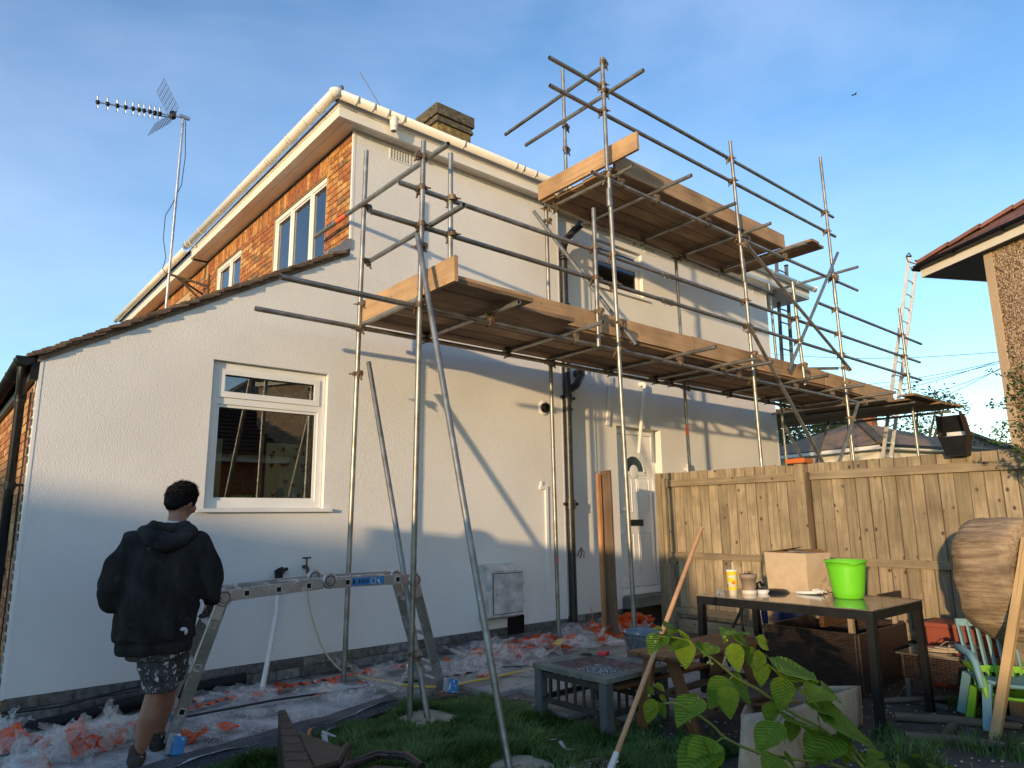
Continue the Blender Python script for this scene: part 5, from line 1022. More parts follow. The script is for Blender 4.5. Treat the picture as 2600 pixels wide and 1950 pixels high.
k=MB(); k.add([(3.8,-4.1,3.08),(16.4,-4.1,3.08),(16.4,-12.4,3.08),(3.8,-12.4,3.08),(8,-8.2,6.2),(12,-8.2,6.2)],[(0,1,5,4),(1,2,5),(2,3,4,5),(3,0,4)]); k.build('roof','roof_dark',BB)
k=MB()
for r in range(26):
    t=r/26; k.bar((3.8+4.2*t,-4.1-4.1*t,3.10+3.12*t),(16.4-4.4*t,-4.1-4.1*t,3.10+3.12*t),.12,.03)
k.build('roof_tile','roof_brown',BB,kind='stuff')
# ================= DUST SHEET, FILM, TAPE =================
def cloth(name,material,P,nu,nv,hfun,label=None,cat=None,group=None,parent=None,thick=0,smooth=True):
    """P(u,v)->(x,y) ; hfun(x,y,u,v)->z"""
    vs=[];fs=[]
    for i in range(nu+1):
        for j in range(nv+1):
            u=i/nu;v=j/nv; q=P(u,v); z=hfun(q[0],q[1],u,v); vs.append((q[0],q[1],z))
    for i in range(nu):
        for j in range(nv): a=i*(nv+1)+j; fs.append((a,a+nv+1,a+nv+2,a+1))
    k=MB(); k.add(vs,fs,smooth); o=k.build(name,material,parent); 
    if label: tag(o,label,cat,group)
    return o
def N(x,y,s=1,o=0): return mnoise.noise((x*s+o,y*s-o,o*1.7))
def tarpP(u,v):
    x=-1.6+u*4.75; yf=4.62+(x-.9)*.19 if x>.9 else 4.62+(x-.9)*.05; yb=6.12 if x<2.0 else 6.12-(x-2.0)*.20
    if x>2.6: yf+=(x-2.6)*.18
    return (x,yf+(yb-yf)*v)
TP=cloth('dust_sheet','tarp',tarpP,120,44,lambda x,y,u,v:.012+.022*max(0,N(x,y,2.2,3))+.010*N(x,y,7,5)+(.03*(1-v/.12) if v<.12 else 0)*(.5+.5*math.sin(x*5)),'dark ground sheet dusted with white powder under the person and ladder','sheet')
cloth('sheet_hem','tarp_edge',lambda u,v:(tarpP(u,0)[0],tarpP(u,0)[1]-.035+.20*v+.02*N(u*9,v*2,1,3)*v),120,4,lambda x,y,u,v:.035+.012*N(x,y,5,2)-.05*(v<.1),parent=TP)
# a fold line hose/cable
k=MB(); k.path([(-1.2,5.35,.035),(.2,5.55,.045),(1.2,5.70,.04),(1.69,5.75,.04),(2.37,5.75,.045),(2.68,5.70,.045),(3.38,5.57,.045),(3.82,5.49,.04),(4.42,5.49,.04),(4.85,5.35,.02),(5.2,5.3,.02)],.009,8); o=k.build('power_cable','cable'); tag(o,'thin black cable lying along the dusty sheets by the wall','cable')
k=MB(); k.path([(.60,6.34,-.02),(.84,6.30,.01),(1.3,6.33,.05),(1.89,6.35,.10),(2.33,6.35,.12)],[.055]*5,16,hole=True); o=k.build('drain_pipe','black_plastic'); tag(o,'black plastic drain pipe lying along the foot of the wall','pipe')
k=MB(); k.path([(.30,6.36,.20),(.7,6.40,.12),(1.0,6.42,.11),(1.4,6.42,.16),(1.75,6.43,.18)],.008,6); o=k.build('loose_cable','cable'); tag(o,'short black cable sagging against the brick plinth behind the person','cable')
k=MB(); pts=[(2.875,D-.10,.93),(2.89,D-.13,.70),(2.95,D-.15,.48),(3.05,D-.17,.25),(3.20,6.25,.07),(3.26,6.05,.045),(3.30,5.82,.045),(3.35,5.55,.05),(3.42,5.32,.05),(3.65,5.20,.04),(3.96,5.19,.04),(4.14,5.22,.03),(4.45,5.27,.02),(4.78,5.28,.02),(5.3,5.3,.02)]
HS=thing('garden_hose','pale to yellow garden hose hanging from the wall tap and snaking along the path','hose',(3.2,6.2,0))
def smoothpts(p,n=6):
    out=[]; p=[Vector(q) for q in p]
    for i in range(len(p)-1):
        a,b,c,d=p[max(i-1,0)],p[i],p[i+1],p[min(i+2,len(p)-1)]
        for t in [j/n for j in range(n)]: out.append(.5*((2*b)+(c-a)*t+(2*a-5*b+4*c-d)*t*t+(3*b-a-3*c+d)*t**3))
    return out+[p[-1]]
sp_=smoothpts(pts); k.path(sp_[:34],.0085,8); k.build('hose_upper','hose_pale',HS); k=MB(); k.path(sp_[33:],.0125,10); k.build('hose_lower','hose_yellow',HS)
TAPT=thing('garden_tap','black garden tap with an orange and green hose connector on the white wall','tap',(2.88,D-.06,1.0))
k=MB(); k.path([(2.88,D,1.02),(2.88,D-.06,1.02),(2.88,D-.10,1.0),(2.88,D-.105,.96)],[.016,.02,.018,.014],10); k.tube((2.88,D-.07,1.02),(2.88,D-.07,1.10),.009,8); k.tube((2.84,D-.07,1.105),(2.92,D-.07,1.105),.008,8); k.build('tap_body','tap_metal',TAPT)
k=MB(); k.tube((2.88,D-.105,.965),(2.88,D-.105,.93),.019,10); k.build('connector','orange_plastic',TAPT); k=MB(); k.tube((2.88,D-.105,.93),(2.88,D-.105,.875),.021,10); k.build('connector','green_plastic',TAPT)
# crumpled masking film: label, centre, size, height, seed
def crumple(x,y,seed,s=3.0):
    h=0;a=1
    for o in range(5):
        h+=a*(1-2.6*abs(N(x+.08*N(x,y,9,seed),y,s*1.9**o,seed+o*3.1))); a*=.5
    return h
def patches(n,fc,seed,size,flat=.16,amp=.24):
    """n small crumpled sheets; fc(rg)->centre"""
    rg=random.Random(seed); k=MB()
    for q in range(n):
        c=Vector(fc(rg)); a=rg.uniform(0,6.28); tl=rg.gauss(0,flat); t2=rg.gauss(0,flat); s_=size*rg.uniform(.5,1.25)
        X=Vector((math.cos(a),math.sin(a),tl)).normalized(); Z=Vector((rg.gauss(0,.5),rg.gauss(0,.5),1)); Y=Z.cross(X).normalized(); Z=X.cross(Y); m=14; vs=[]
        for i in range(m+1):
            for j in range(m+1):
                u=(i/m-.5);v=(j/m-.5); o=q*3.7+seed
                h=.42*(1-2.5*abs(mnoise.noise((u*1.9+o,v*1.9,o))))+.09*(1-2.5*abs(mnoise.noise((u*4.5+o,v*4.5,o+3))))
                P=c+X*(u*s_*(1+.3*mnoise.noise((v*4,o,1))))+Y*(v*s_*(.75+.3*mnoise.noise((u*4,o,2))))+Z*(h*s_*amp); P.z=max(.022,P.z); vs.append(P)
        k.add(vs,[(i*(m+1)+j,(i+1)*(m+1)+j,(i+1)*(m+1)+j+1,i*(m+1)+j+1) for i in range(m) for j in range(m)],True)
    return k
def film(label,x0,x1,yf,yb,h,seed,nw,no,size=.28,osize=.16,ribbon=None):
    T_=thing('masking_film',label,'plastic film',((x0+x1)/2,(yf+yb)/2,0),'crumpled masking film along the wall')
    def fc(rg):
        u=rg.betavariate(1.6,1.6); v=rg.betavariate(1.8,1.8); return (x0+(x1-x0)*u,yf+(yb-yf)*v,.03+h*rg.random()*.7*rg.random()*(1-abs(2*v-1))*(1-abs(2*u-1)**2))
    if nw: o=patches(nw,fc,seed,size).build('film_sheet','film_clear',T_); o['kind']='stuff'
    if no: o=patches(no,lambda rg:Vector(fc(rg))+Vector((0,0,.015)),seed+5,osize,.3,.35).build('orange_tape','film_red',T_); o['kind']='stuff'
    if ribbon:
        (ax,ay),(bx,by),w_=ribbon; n=70; vs=[]
        for i in range(n+1):
            u=i/n; x=ax+(bx-ax)*u; y=ay+(by-ay)*u+.035*N(x,seed,4,1); ww=w_*(.6+.7*abs(N(x,seed,6,2)))
            for q in range(4): vs.append((x+.02*N(x*2,q,8,3),y+(q/3-.5)*ww*2,.045+.03*abs(N(x,q*.7,9,seed))+.012*math.sin(i*1.3+q)))
        k=MB(); k.add(vs,[(i*4+q,(i+1)*4+q,(i+1)*4+q+1,i*4+q+1) for i in range(n) for q in range(3)],True); k.build('tape_ribbon','film_orange',T_)
film('long strip of clear film with orange tape along the wall behind the ladder leg',1.55,2.75,5.92,6.26,.02,3,7,4,.40,.15,((1.55,5.93),(2.75,6.12),.035))
film('strip of film with orange tape between the two scaffold feet by the plinth',2.7,4.25,5.9,6.28,.02,11,7,3,.42,.14,((2.7,6.10),(4.2,6.18),.025))
film('film and orange tape running under the person legs',.62,1.75,5.55,5.9,.03,23,7,6,.40,.18,((.75,5.80),(1.6,5.78),.05))
film('small film scrap with orange tape beside the blue ladder foot',1.52,1.90,5.12,5.36,.05,31,4,6,.15,.11)
film('pale dusty heap of film beside the right ladder foot',3.75,4.75,5.42,6.15,.09,41,9,2,.62,.14)
film('bright orange and white film heap in front of the air brick',4.45,5.55,5.70,6.28,.09,53,11,15,.5,.24)
film('white film heap with orange tape around the scaffold foot by the drain pipe',5.3,6.35,5.60,6.36,.12,67,12,10,.52,.24)
film('tangled film behind the leaning planks',6.2,7.2,5.75,6.42,.11,71,12,11,.5,.26)
film('red film heap below the front door step',7.0,7.5,6.0,6.48,.18,83,3,10,.34,.34)
film('flat clear film over the dark sheet near the paving',2.6,3.75,5.35,5.9,.02,91,10,1,.34,.10)
def bundle(label,c,r,seed,nw,no):
    T_=thing('film_bundle',label,'plastic film',c)
    def sp(rr):
        def f(rg):
            d=Vector((rg.gauss(0,1),rg.gauss(0,1),rg.gauss(0,1))).normalized()*r*rr*(rg.random()**.5); return (c[0]+d.x*1.2,c[1]+d.y,max(.04,c[2]+d.z*.8))
        return f
    if nw: o=patches(nw,sp(1.0),seed,r*2.1,.8,.42).build('film_layer','film_clear',T_); o['kind']='stuff'
    if no: o=patches(no,sp(.8),seed+2,r*1.2,.8,.42).build('orange_tape','film_red',T_); o['kind']='stuff'
bundle('balled up clear film with orange tape at the lower left corner',(1.0,5.38,.10),.135,3,14,5)
bundle('white film puff against the far left end of the dust sheet',(.62,6.1,.08),.11,9,7,0)
bundle('orange tinted film wad at the left edge beside the larger ball',(.64,5.70,.05),.12,14,5,5)
bundle('pale film wad in front of the bottom left ball',(.70,5.22,.04),.14,19,7,1)
bundle('clear film wad with an orange tip on the paving by the raker',(4.12,5.26,.04),.07,27,4,3)
k=MB()
def scrap(nm,pts,w,m,label,cat,parent=None):
    k=MB(); ps=[Vector(p) for p in pts]
    for i in range(len(ps)-1):
        a,b=ps[i],ps[i+1]; s=(b-a).cross(Vector((0,0,1))).normalized()*w*(1-.2*(i%2)); k.add([a-s,a+s,b+s+Vector((0,0,.01)),b-s],[(0,1,2,3)])
    o=k.build(nm,m,parent); 
    if label: tag(o,label,cat)
    return o
SR=thing('litter_scrap','crumpled white strip with an orange end lying in the grass','litter',(2.17,4.6,0))
scrap('paper_strip',[(2.30,4.55,.04),(2.22,4.60,.07),(2.20,4.52,.08),(2.16,4.40,.03)],.018,'film_white',None,None,SR); scrap('paper_strip',[(2.22,4.6,.05),(2.32,4.68,.06),(2.43,4.76,.03)],.010,'film_thin',None,None,SR); scrap('orange_end',[(2.14,4.66,.03),(2.17,4.66,.09),(2.20,4.62,.10)],.02,'orange_plastic',None,None,SR)
scrap('plastic_strip',[(3.33,3.57,.03),(3.30,3.45,.05),(3.28,3.38,.02),(3.30,3.30,.03)],.018,'film_white','thin white plastic strip in the grass beside the paving','litter')
k=MB(); k.prism([(3.02,3.10),(3.20,3.26),(3.44,3.20),(3.34,2.96)],-.03,-.01,'z'); o=k.build('flat_board','pad_board'); tag(o,'pale flat board lying in the grass by the broom','board')
scrap('yellow_rag',[(5.45,5.72,.10),(5.55,5.74,.14),(5.66,5.70,.10)],.05,'hose_yellow','small yellow rag on the film heap by the scaffold foot','rag')
scrap('orange_scrap',[(3.50,5.10,.03),(3.62,5.08,.05),(3.72,5.16,.03)],.02,'film_orange','bit of orange tape beside the yellow hose on the lawn edge','litter')
scrap('orange_scrap',[(2.62,5.62,.05),(2.72,5.60,.07),(2.80,5.64,.05)],.022,'film_orange','bit of orange tape on the dusty sheet by the scaffold foot','litter')
scrap('tape_tail',[(6.60,6.30,.10),(6.63,6.28,.22),(6.62,6.30,.34)],.02,'film_orange','red tape tail stuck to the foot of the drain pipe','tape')
# ================= ARTICULATED LADDER SET AS A TRESTLE =================
TL=thing('folding_ladder','articulated aluminium ladder folded into a low work platform by the wall','ladder',(2.6,5.2,0))
def stile(p0,p1,par=TL,hol=True,w=.026,h=.075,upv=(0,0,1)):
    k=MB(); k.bar(p0,p1,w,h,upv); o=k.build('stile','aluminium',par); return o
ya,yb=5.02,5.42
J1=(1.66,.955);J2=(3.18,.975)
for yy,s in ((ya,0),(yb,.06)):
    P0=Vector((1.42+s*.9,yy+.1+s,.05)); A=Vector((J1[0]+s,yy,J1[1])); M_=Vector((2.43+s,yy,.985)); B=Vector((J2[0]+s,yy,J2[1])); E=Vector((3.58+s*1.2,yy+.16,.04))
    s1=stile(P0,A+Vector((.0,0,-.04)),upv=(1,0,0)); stile(A+Vector((.05,0,0)),M_+Vector((-.05,0,0))); stile(M_+Vector((.05,0,0)),B+Vector((-.05,0,0))); stile(B+Vector((.02,0,-.05)),E,upv=(1,0,0))
    for J in (A,M_,B):
        k=MB(); off=-.02
        k.lathe((J.x,J.y+off-.012,J.z+(.02 if J is M_ else -.01)),[(.001,-.018),(.02,-.018),(.024,-.008),(.05,-.008),(.058,0),(.058,.024),(.001,.024)],22,'y',smooth=False); 
        for q in ((-.13,0) ,(.13,0)):
            k.bar((J.x,J.y+off,J.z),(J.x+q[0],J.y+off,J.z+(-.0 if J is M_ else (-.10 if (J is A and q[0]<0) or (J is B and q[0]>0) else 0))),.012,.062,(0,0,1)) if not((J is A and q[0]<0) or (J is B and q[0]>0)) else k.bar((J.x,J.y+off,J.z),(J.x+(-.045 if J is A else .045),J.y+off,J.z-.15),.012,.062,(1,0,0))
        k.build('hinge','aluminium',TL)
        k=MB(); k.lathe((J.x,J.y+off-.012,J.z+(.02 if J is M_ else -.01)),[(.040,-.0085),(.040,-.0095),(.034,-.0095),(.034,-.0085)],22,'y',smooth=False); k.build('hinge_ring','cable',TL)
    # square rung sockets on the near stile faces
    k=MB()
    for (a,b,n_) in ((A,M_,3),(M_,B,3),(P0,A,3),(B,E,3)):
        for i in range(n_):
            t=(i+.7)/(n_+.4); c=a.lerp(b,t); d=(b-a).normalized(); u=Vector((0,-1,0)); v=d.cross(u).normalized()
            for (w_,dd) in ((.019,.0145),):
                k.add([c+d*w_*sx_+v*w_*sy_+Vector((0,-dd,0)) for sx_,sy_ in ((-1,-1),(1,-1),(1,1),(-1,1))],[(0,1,2,3)])
    k.build('rung_socket','black_metal',TL,kind='stuff')
    k=MB()
    for (a,b,n_) in ((A,M_,3),(M_,B,3),(P0,A,3),(B,E,3)):
        for i in range(n_):
            t=(i+.7)/(n_+.4); c=a.lerp(b,t); d=(b-a).normalized(); v=d.cross(Vector((0,-1,0))).normalized()
            for (x_,y_) in ((1,0),(-1,0),(0,1),(0,-1)):
                q=c+(d*x_+v*y_)*.0195+Vector((0,-.0155,0)); e_=(v if x_ else d)*.0215; k.bar(q-e_,q+e_,.005,.005,(0,1,0))
    k.build('socket_rim','aluminium_bright',TL,kind='stuff')
for (a,b) in (((1.42,.05),J1),(J1,(2.43,.985)),((2.43,.985),J2),(J2,(3.58,.04))):
    for i in range(3):
        t=(i+.7)/3.4; x=a[0]+(b[0]-a[0])*t; z=a[1]+(b[1]-a[1])*t
        low=.10*(1-t) if a[1]<.1 else (.14*t if b[1]<.1 else 0)
        k=MB(); k.bar((x,ya+low,z),(x+.06,yb+low,z),.032,.032,(0,0,1)); k.build('rung','aluminium',TL)
k=MB(); k.bar((1.42,5.0,.07),(1.50,5.6,.07),.05,.05); k.build('stabiliser','aluminium',TL); k=MB(); k.bar((3.60,5.1,.06),(3.66,5.75,.06),.05,.05); k.build('stabiliser','aluminium',TL)
for (x,y) in ((1.42,4.99),(1.50,5.62),(3.60,5.08),(3.66,5.78)):
    k=MB(); k.bar((x-.01,y-.05,.02),(x+.02,y-.02,.12),.07,.045,(0,1,0)); k.build('foot','blue_plastic' ,TL,bevel=.006)
    k=MB(); k.bar((x-.03,y+.0,.02),(x+.0,y+.03,.13),.06,.04,(0,1,0)); k.build('foot','grey_plastic' ,TL)
k=MB(); k.box(2.62,ya-.0165,.955,2.90,ya-.0135,1.012); lb_=k.build('blue_label','blue_plastic',TL)
k=MB()
for i in range(5): k.box(2.68+i*.018,ya-.018,.968,2.688+i*.018,ya-.0168,.968+random.choice((.018,.03,.034)))
k.box(2.63,ya-.018,.966,2.645,ya-.0168,1.0); k.build('label_print','black_metal',lb_)
k=MB(); k.box(2.05,ya-.01,1.026,2.9,ya+.02,1.029); k.build('dust','film_dusty',TL)
# ================= PLANKS, BROOM, BUCKET =================
o=board('leaning_plank',(6.515,5.98,.0),(6.595,6.07,1.99),.05,.035,'orange_plank',None,upv=(1,0,0)); tag(o,'narrow fresh orange timber leaning beside the grey plank left of the door','plank')
o=board('leaning_plank',(6.60,5.93,.0),(6.68,6.02,2.03),.03,.17,'old_plank',None,upv=(0,1,0)); tag(o,'wide dark weathered plank standing upright left of the front door','plank')
BR=thing('broom_handle','long wooden handle with a metal socket leaning across the picnic table','broom',(3.16,2.94,.02))
b0=Vector((3.10,2.88,.0)); bd=(Vector((4.402,3.050,1.360))-b0)/1.92
b0=b0; tip=b0+bd*1.92
k=MB(); k.tube(b0+bd*.17,tip,.0155,14); k.build('handle','handle_wood',BR); k=MB(); k.path([b0-bd*.02,b0+bd*.17,b0+bd*.175],[.021,.019,.017],14); k.path([b0+bd*.12,b0+bd*.12+Vector((.02,-.02,0))],.006,6); k.build('socket','aluminium_bright',BR)
def pail(name,label,cat,c,r0,r1,h,m,fill=None,rim=.008,handle=None,sq=None,group=None):
    T_=thing(name,label,cat,c,group); k=MB(); k.lathe(c,[(.001,0),(r0*.96,0),(r0,.01),(r1,h),(r1+rim,h),(r1+rim,h+.012),(r1-.004,h+.012),(r0-.006,.02),(.001,.015)],32,sq=sq); k.build('body',m,T_)
    if fill: k=MB(); k.lathe(Vector(c)+Vector((0,0,h*fill[1])),[(.001,0),((r0+(r1-r0)*fill[1])*.98,0)],32,sq=sq); k.build('contents',fill[0],T_)
    return T_
PB=pail('plaster_bucket','grey round tub of wet plaster with a dark perforated rim behind the fire pit','bucket',(5.58,4.62,0),.155,.175,.34,'bucket_grey',('plaster_mix',.86))
k=MB(); 
for i in range(36):
    a=2*math.pi*i/36; k.box(5.58+.184*math.cos(a)-.006,4.62+.184*math.sin(a)-.006,.315,5.58+.184*math.cos(a)+.006,4.62+.184*math.sin(a)+.006,.328)
k.build('rim_holes','black_metal',PB); k=MB(); k.lathe((5.58,4.62,0),[(.17,.29),(.181,.30),(.181,.338),(.176,.345)],32); k.build('rim_band','bucket_grey',PB)
# ================= FIRE PIT TABLE =================
FP=thing('fire_pit_table','low square fire pit table with a stone edge and slatted grey metal sides','fire pit',(4.1,3.83,0))
x0,x1,y0,y1,zt=3.76,4.46,3.45,4.22,.35; fbm=.10
for (a,b,c,d) in ((x0,y0,x1,y0+fbm),(x0,y1-fbm,x1,y1),(x0,y0+fbm+.002,x0+fbm,y1-fbm-.002),(x1-fbm,y0+fbm+.002,x1,y1-fbm-.002)):
    k=MB(); k.box(a,b,zt-.035,c,d,zt); k.build('edge_slab','stone_edge',FP,bevel=.004)
k=MB(); vs=[]
for (ins,z) in ((fbm,zt-.01),(fbm+.008,zt-.012),(fbm+.10,zt-.055)): vs+=[(x0+ins,y0+ins,z),(x1-ins,y0+ins,z),(x1-ins,y1-ins,z),(x0+ins,y1-ins,z)]
k.add(vs,[(i,(i+1)%4,4+(i+1)%4,4+i) for i in range(4)]+[(4+i,4+(i+1)%4,8+(i+1)%4,8+i) for i in range(4)]+[(8,9,10,11)]); k.build('fire_bowl','ash_bowl',FP)
cloth('ash','ash',lambda u,v:(x0+.17+u*(x1-x0-.34),y0+.17+v*(y1-y0-.34)),40,40,lambda x,y,u,v:zt-.054+(.018*max(0,.4+N(x,y,45,2))+.03*max(0,1-((u-.5)**2+(v-.5)**2)*7))*min(1,8*min(u,1-u,v,1-v)),parent=FP)
for (x,y) in ((x0+.045,y0+.05),(x1-.045,y0+.05),(x1-.045,y1-.05),(x0+.045,y1-.05)): k=MB(); k.box(x-.035,y-.035,-.02,x+.035,y+.035,zt-.036); k.build('leg','grey_metal',FP)
for z in (.28,.10):
    k=MB(); k.box(x0+.03,y0+.085,z-.02,x0+.045,y1-.085,z+.02); k.build('rail','iron_dark',FP); k=MB(); k.box(x0+.08,y0+.03,z-.02,x1-.08,y0+.045,z+.02); k.build('rail','iron_dark',FP); k=MB(); k.box(x1-.045,y0+.085,z-.02,x1-.03,y1-.085,z+.02); k.build('rail','iron_dark',FP); k=MB(); k.box(x0+.08,y1-.045,z-.02,x1-.08,y1-.03,z+.02); k.build('rail','iron_dark',FP)
for i in range(6):
    yy=y0+.16+i*.088; xx=x0+.15+i*.082
    for (a,b,c,d) in ((x0+.032,yy,x0+.042,yy+.022),(x1-.042,yy,x1-.032,yy+.022),(xx,y0+.032,xx+.022,y0+.042),(xx,y1-.042,xx+.022,y1-.032)):
        k=MB(); k.box(a,b,.12,c,d,.26); k.build('slat','iron_dark',FP)
k=MB(); k.lathe((4.30,4.16,zt),[(.001,.012),(.05,.008),(.05,0)],18); o=k.build('jar_lid','black_metal'); tag(o,'small black disc lying on the fire pit edge','lid')
k=MB(); k.prism([(4.33,4.06),(4.40,4.08),(4.43,4.02),(4.36,4.0)],zt+.002,zt+.03,'z'); o=k.build('red_wrapper','red_plastic',bevel=.004); tag(o,'small red wrapper on the stone edge of the fire pit','wrapper')
# ================= PICNIC TABLE =================
PT=thing('picnic_table','small brown wooden picnic table with attached benches','picnic table',(4.5,3.2,0))
for i in range(4): board('top_slat',(3.98,3.055+i*.112,.50),(5.12,3.055+i*.112,.50),.105,.022,'brown_timber' if i<3 else 'brown_timber',PT)
for i,yy in enumerate((3.42,3.53)): board('bench_slat',(3.86,yy+.06,.28),(4.95,yy+.06,.28),.10,.022,'brown_timber',PT)
for i,yy in enumerate((2.70,2.80)): board('bench_slat',(4.2,yy,.27),(4.95,yy,.27),.095,.022,'dark_timber',PT)
for x in (4.05,4.90):
    board('leg',(x,3.40,-.05+.03),(x,3.30,.485),.03,.085,'brown_timber',PT,upv=(0,1,0)); board('leg',(x+.03,2.93,-.05),(x+.03,3.14,.485),.03,.085,'brown_timber',PT,upv=(0,1,0))
    board('cross_bar',(x+.06,2.66,.245),(x+.06,3.66,.245),.03,.06,'dark_timber',PT,upv=(1,0,0)); board('cross_bar',(x+.05,3.02,.47),(x+.05,3.44,.47),.03,.05,'brown_timber',PT,upv=(1,0,0))
board('cross_bar',(4.08,3.18,.26),(4.88,3.18,.26),.05,.03,'dark_timber',PT)
cloth('white_sheet','paper_white',lambda u,v:(4.45+u*.28,3.46+v*.16),14,10,lambda x,y,u,v:.30+.03*max(0,N(x,y,9,4)+.3),'crumpled white sheet on the picnic bench','paper')
# ================= BLACK GLASS TABLE AND THINGS ON IT =================
TBm=thing('garden_table','black metal garden table with a dusty glass top','table',(5.7,3.0,-.05))
tx0,tx1,ty0,ty1,tz=5.22,6.13,2.24,3.72,.78
k=MB(); k.box(tx0,ty0,tz-.008,tx1,ty1,tz); k.build('glass_top','table_glass',TBm)
for (a,b,c,d) in ((tx0+.005,ty0+.005,tx1-.005,ty0+.045),(tx0+.005,ty1-.045,tx1-.005,ty1-.005),(tx0+.005,ty0+.046,tx0+.045,ty1-.046),(tx1-.045,ty0+.046,tx1-.005,ty1-.046)): k=MB(); k.box(a,b,tz-.075,c,d,tz-.009); k.build('apron','black_metal',TBm)
for (x,y,ddx,ddy) in ((tx0+.035,ty0+.035,-.03,-.0),(tx1-.035,ty0+.035,.03,-.0),(tx0+.035,ty1-.035,-.03,0),(tx1-.035,ty1-.035,.03,0)): k=MB(); k.bar((x+ddx,y+ddy,-.06),(x,y,tz-.01),.05,.06,(1,0,0)); k.build('leg','black_metal',TBm)
CU=thing('paper_cup','tall yellow and white paper cup with a straw on the table corner','cup',(5.41,3.47,tz))
prof=lambda z:.034+.012*z/.2
k=MB(); k.lathe((5.41,3.47,tz),[(.001,0),(.034,0),(prof(.2),.20),(prof(.2)+.003,.203)],26); k.build('cup_body','cup_white',CU)
for i,(z,h) in enumerate(((.162,.036),(.10,.040),(.048,.026))):
    k=MB(); n=26; vs=[]
    for j in range(n):
        a=2*math.pi*j/n; zz1=z+.008*math.sin(a*2+i*2); r_=prof(z)+.0012
        vs+=[(5.41+(prof(zz1)+.0012)*math.cos(a),3.47+(prof(zz1)+.0012)*math.sin(a),tz+zz1),(5.41+(prof(zz1+h)+.0012)*math.cos(a),3.47+(prof(zz1+h)+.0012)*math.sin(a),tz+zz1+h)]
    k.add(vs,[(2*j,(2*j+2)%(2*n),(2*j+3)%(2*n),2*j+1) for j in range(n)],True); k.build('yellow_swirl','cup_yellow',CU)
k=MB(); k.lathe((5.41,3.47,tz+.2),[(.05,0),(.05,.006),(.04,.012),(.001,.012)],26); k.build('cup_lid','cup_white',CU); k=MB(); k.tube((5.41,3.46,tz+.2),(5.40,3.455,tz+.275),.004,8); k.build('straw','paper_white',CU)
aa=math.radians(222); pc=Vector((5.41+.0415*math.cos(aa),3.47+.0415*math.sin(aa),tz+.105)); tv=Vector((-math.sin(aa),math.cos(aa),0)); nv=Vector((math.cos(aa),math.sin(aa),0))
k=MB(); k.add([pc+tv*a_*.012+Vector((0,0,b_*.012))+nv*.0012 for a_,b_ in ((-1,-1),(1,-1),(1,1),(-1,1))],[(0,1,2,3)]); k.build('red_logo','red_print',CU)
k=MB()
for s_ in (-1,1): k.path([pc+nv*.0035+tv*(s_*.0075)+Vector((0,0,-.008)),pc+nv*.0035+tv*(s_*.006)+Vector((0,0,.004)),pc+nv*.0035+tv*(s_*.0035)+Vector((0,0,.007)),pc+nv*.0035+tv*(s_*.001)+Vector((0,0,-.002))],.0011,5)
k.build('yellow_arches','cup_yellow',CU)
PO=thing('plant_pot','taupe plant pot of dark compost standing on a cream saucer','plant pot',(5.58,3.42,tz))
k=MB(); k.lathe((5.58,3.42,tz),[(.001,.0),(.065,.0),(.06,.035),(.058,.035)],26); k.build('saucer','cream_plastic',PO); k=MB(); k.lathe((5.58,3.42,tz),[(.052,.035),(.066,.13),(.072,.13),(.074,.168),(.068,.168),(.066,.15)],26); k.build('pot','pot_taupe',PO); k=MB(); k.lathe((5.58,3.42,tz+.158),[(.001,.012),(.03,.014),(.067,.0)],18); k.build('compost','soil',PO)
k=MB()
for _ in range(14):
    a=random.uniform(0,6.28); r_=random.uniform(0,.04); p=Vector((5.58+r_*math.cos(a),3.42+r_*math.sin(a),tz+.165)); k.path([p,p+Vector((random.uniform(-.02,.02),random.uniform(-.02,.02),random.uniform(.01,.035)))],.0025,5)
k.build('dead_stems','leaf_brown',PO)
BX=thing('cardboard_box','brown cardboard box with folded top flaps on the garden table','box',(6.05,3.24,tz))
A=Vector((5.98,3.47,tz)); u_=Vector((-.045,-.40,0)); v_=Vector((.28,-.07,0)); hh=.335
k=MB(); c=[A,A+u_,A+u_+v_,A+v_]; top=[p+Vector((0,0,hh))+(p-A-u_/2-v_/2)*.05 for p in c]; k.add(c+top,[(3,2,1,0),(0,1,5,4),(1,2,6,5),(2,3,7,6),(3,0,4,7)]); k.build('box_body','cardboard',BX)
mid=(top[0]+top[2])/2
for (i,j,s) in ((0,1,.12),(2,3,.1),(1,2,.15),(3,0,.12)):
    k=MB(); a,b=top[i],top[j]; m_in=(mid-(a+b)/2)*.9; zlift=.012+.012*i; k.add([a,b,b+m_in+Vector((0,0,zlift-.02)),a+m_in+Vector((0,0,zlift))],[(0,1,2,3)]); k.build('flap','cardboard' ,BX)
GBk=thing('bucket','bright green plastic bucket with pouring lips on the table','bucket',(5.83,2.68,tz))
k=MB(); prof=[(.001,0),(.100,0),(.112,.01),(.122,.06),(.148,.25),(.15,.285),(.162,.286),(.162,.30),(.148,.30),(.142,.24),(.108,.02),(.001,.016)]; n=44; vs=[];
for (r_,h) in prof:
    for j in range(n):
        a=2*math.pi*j/n; w_=(1+.10*math.exp(-((((a-math.radians(138)+math.pi)%(2*math.pi))-math.pi)/.16)**2)+.10*math.exp(-((((a-math.radians(-42)+math.pi)%(2*math.pi))-math.pi)/.16)**2)) if h>.27 else 1
        dip=-.018*math.exp(-((((a-math.radians(228)+math.pi)%(2*math.pi))-math.pi)/.22)**2) if h>.27 else 0
        vs.append((5.83+r_*w_*math.cos(a),2.68+r_*w_*math.sin(a),tz+h+dip))
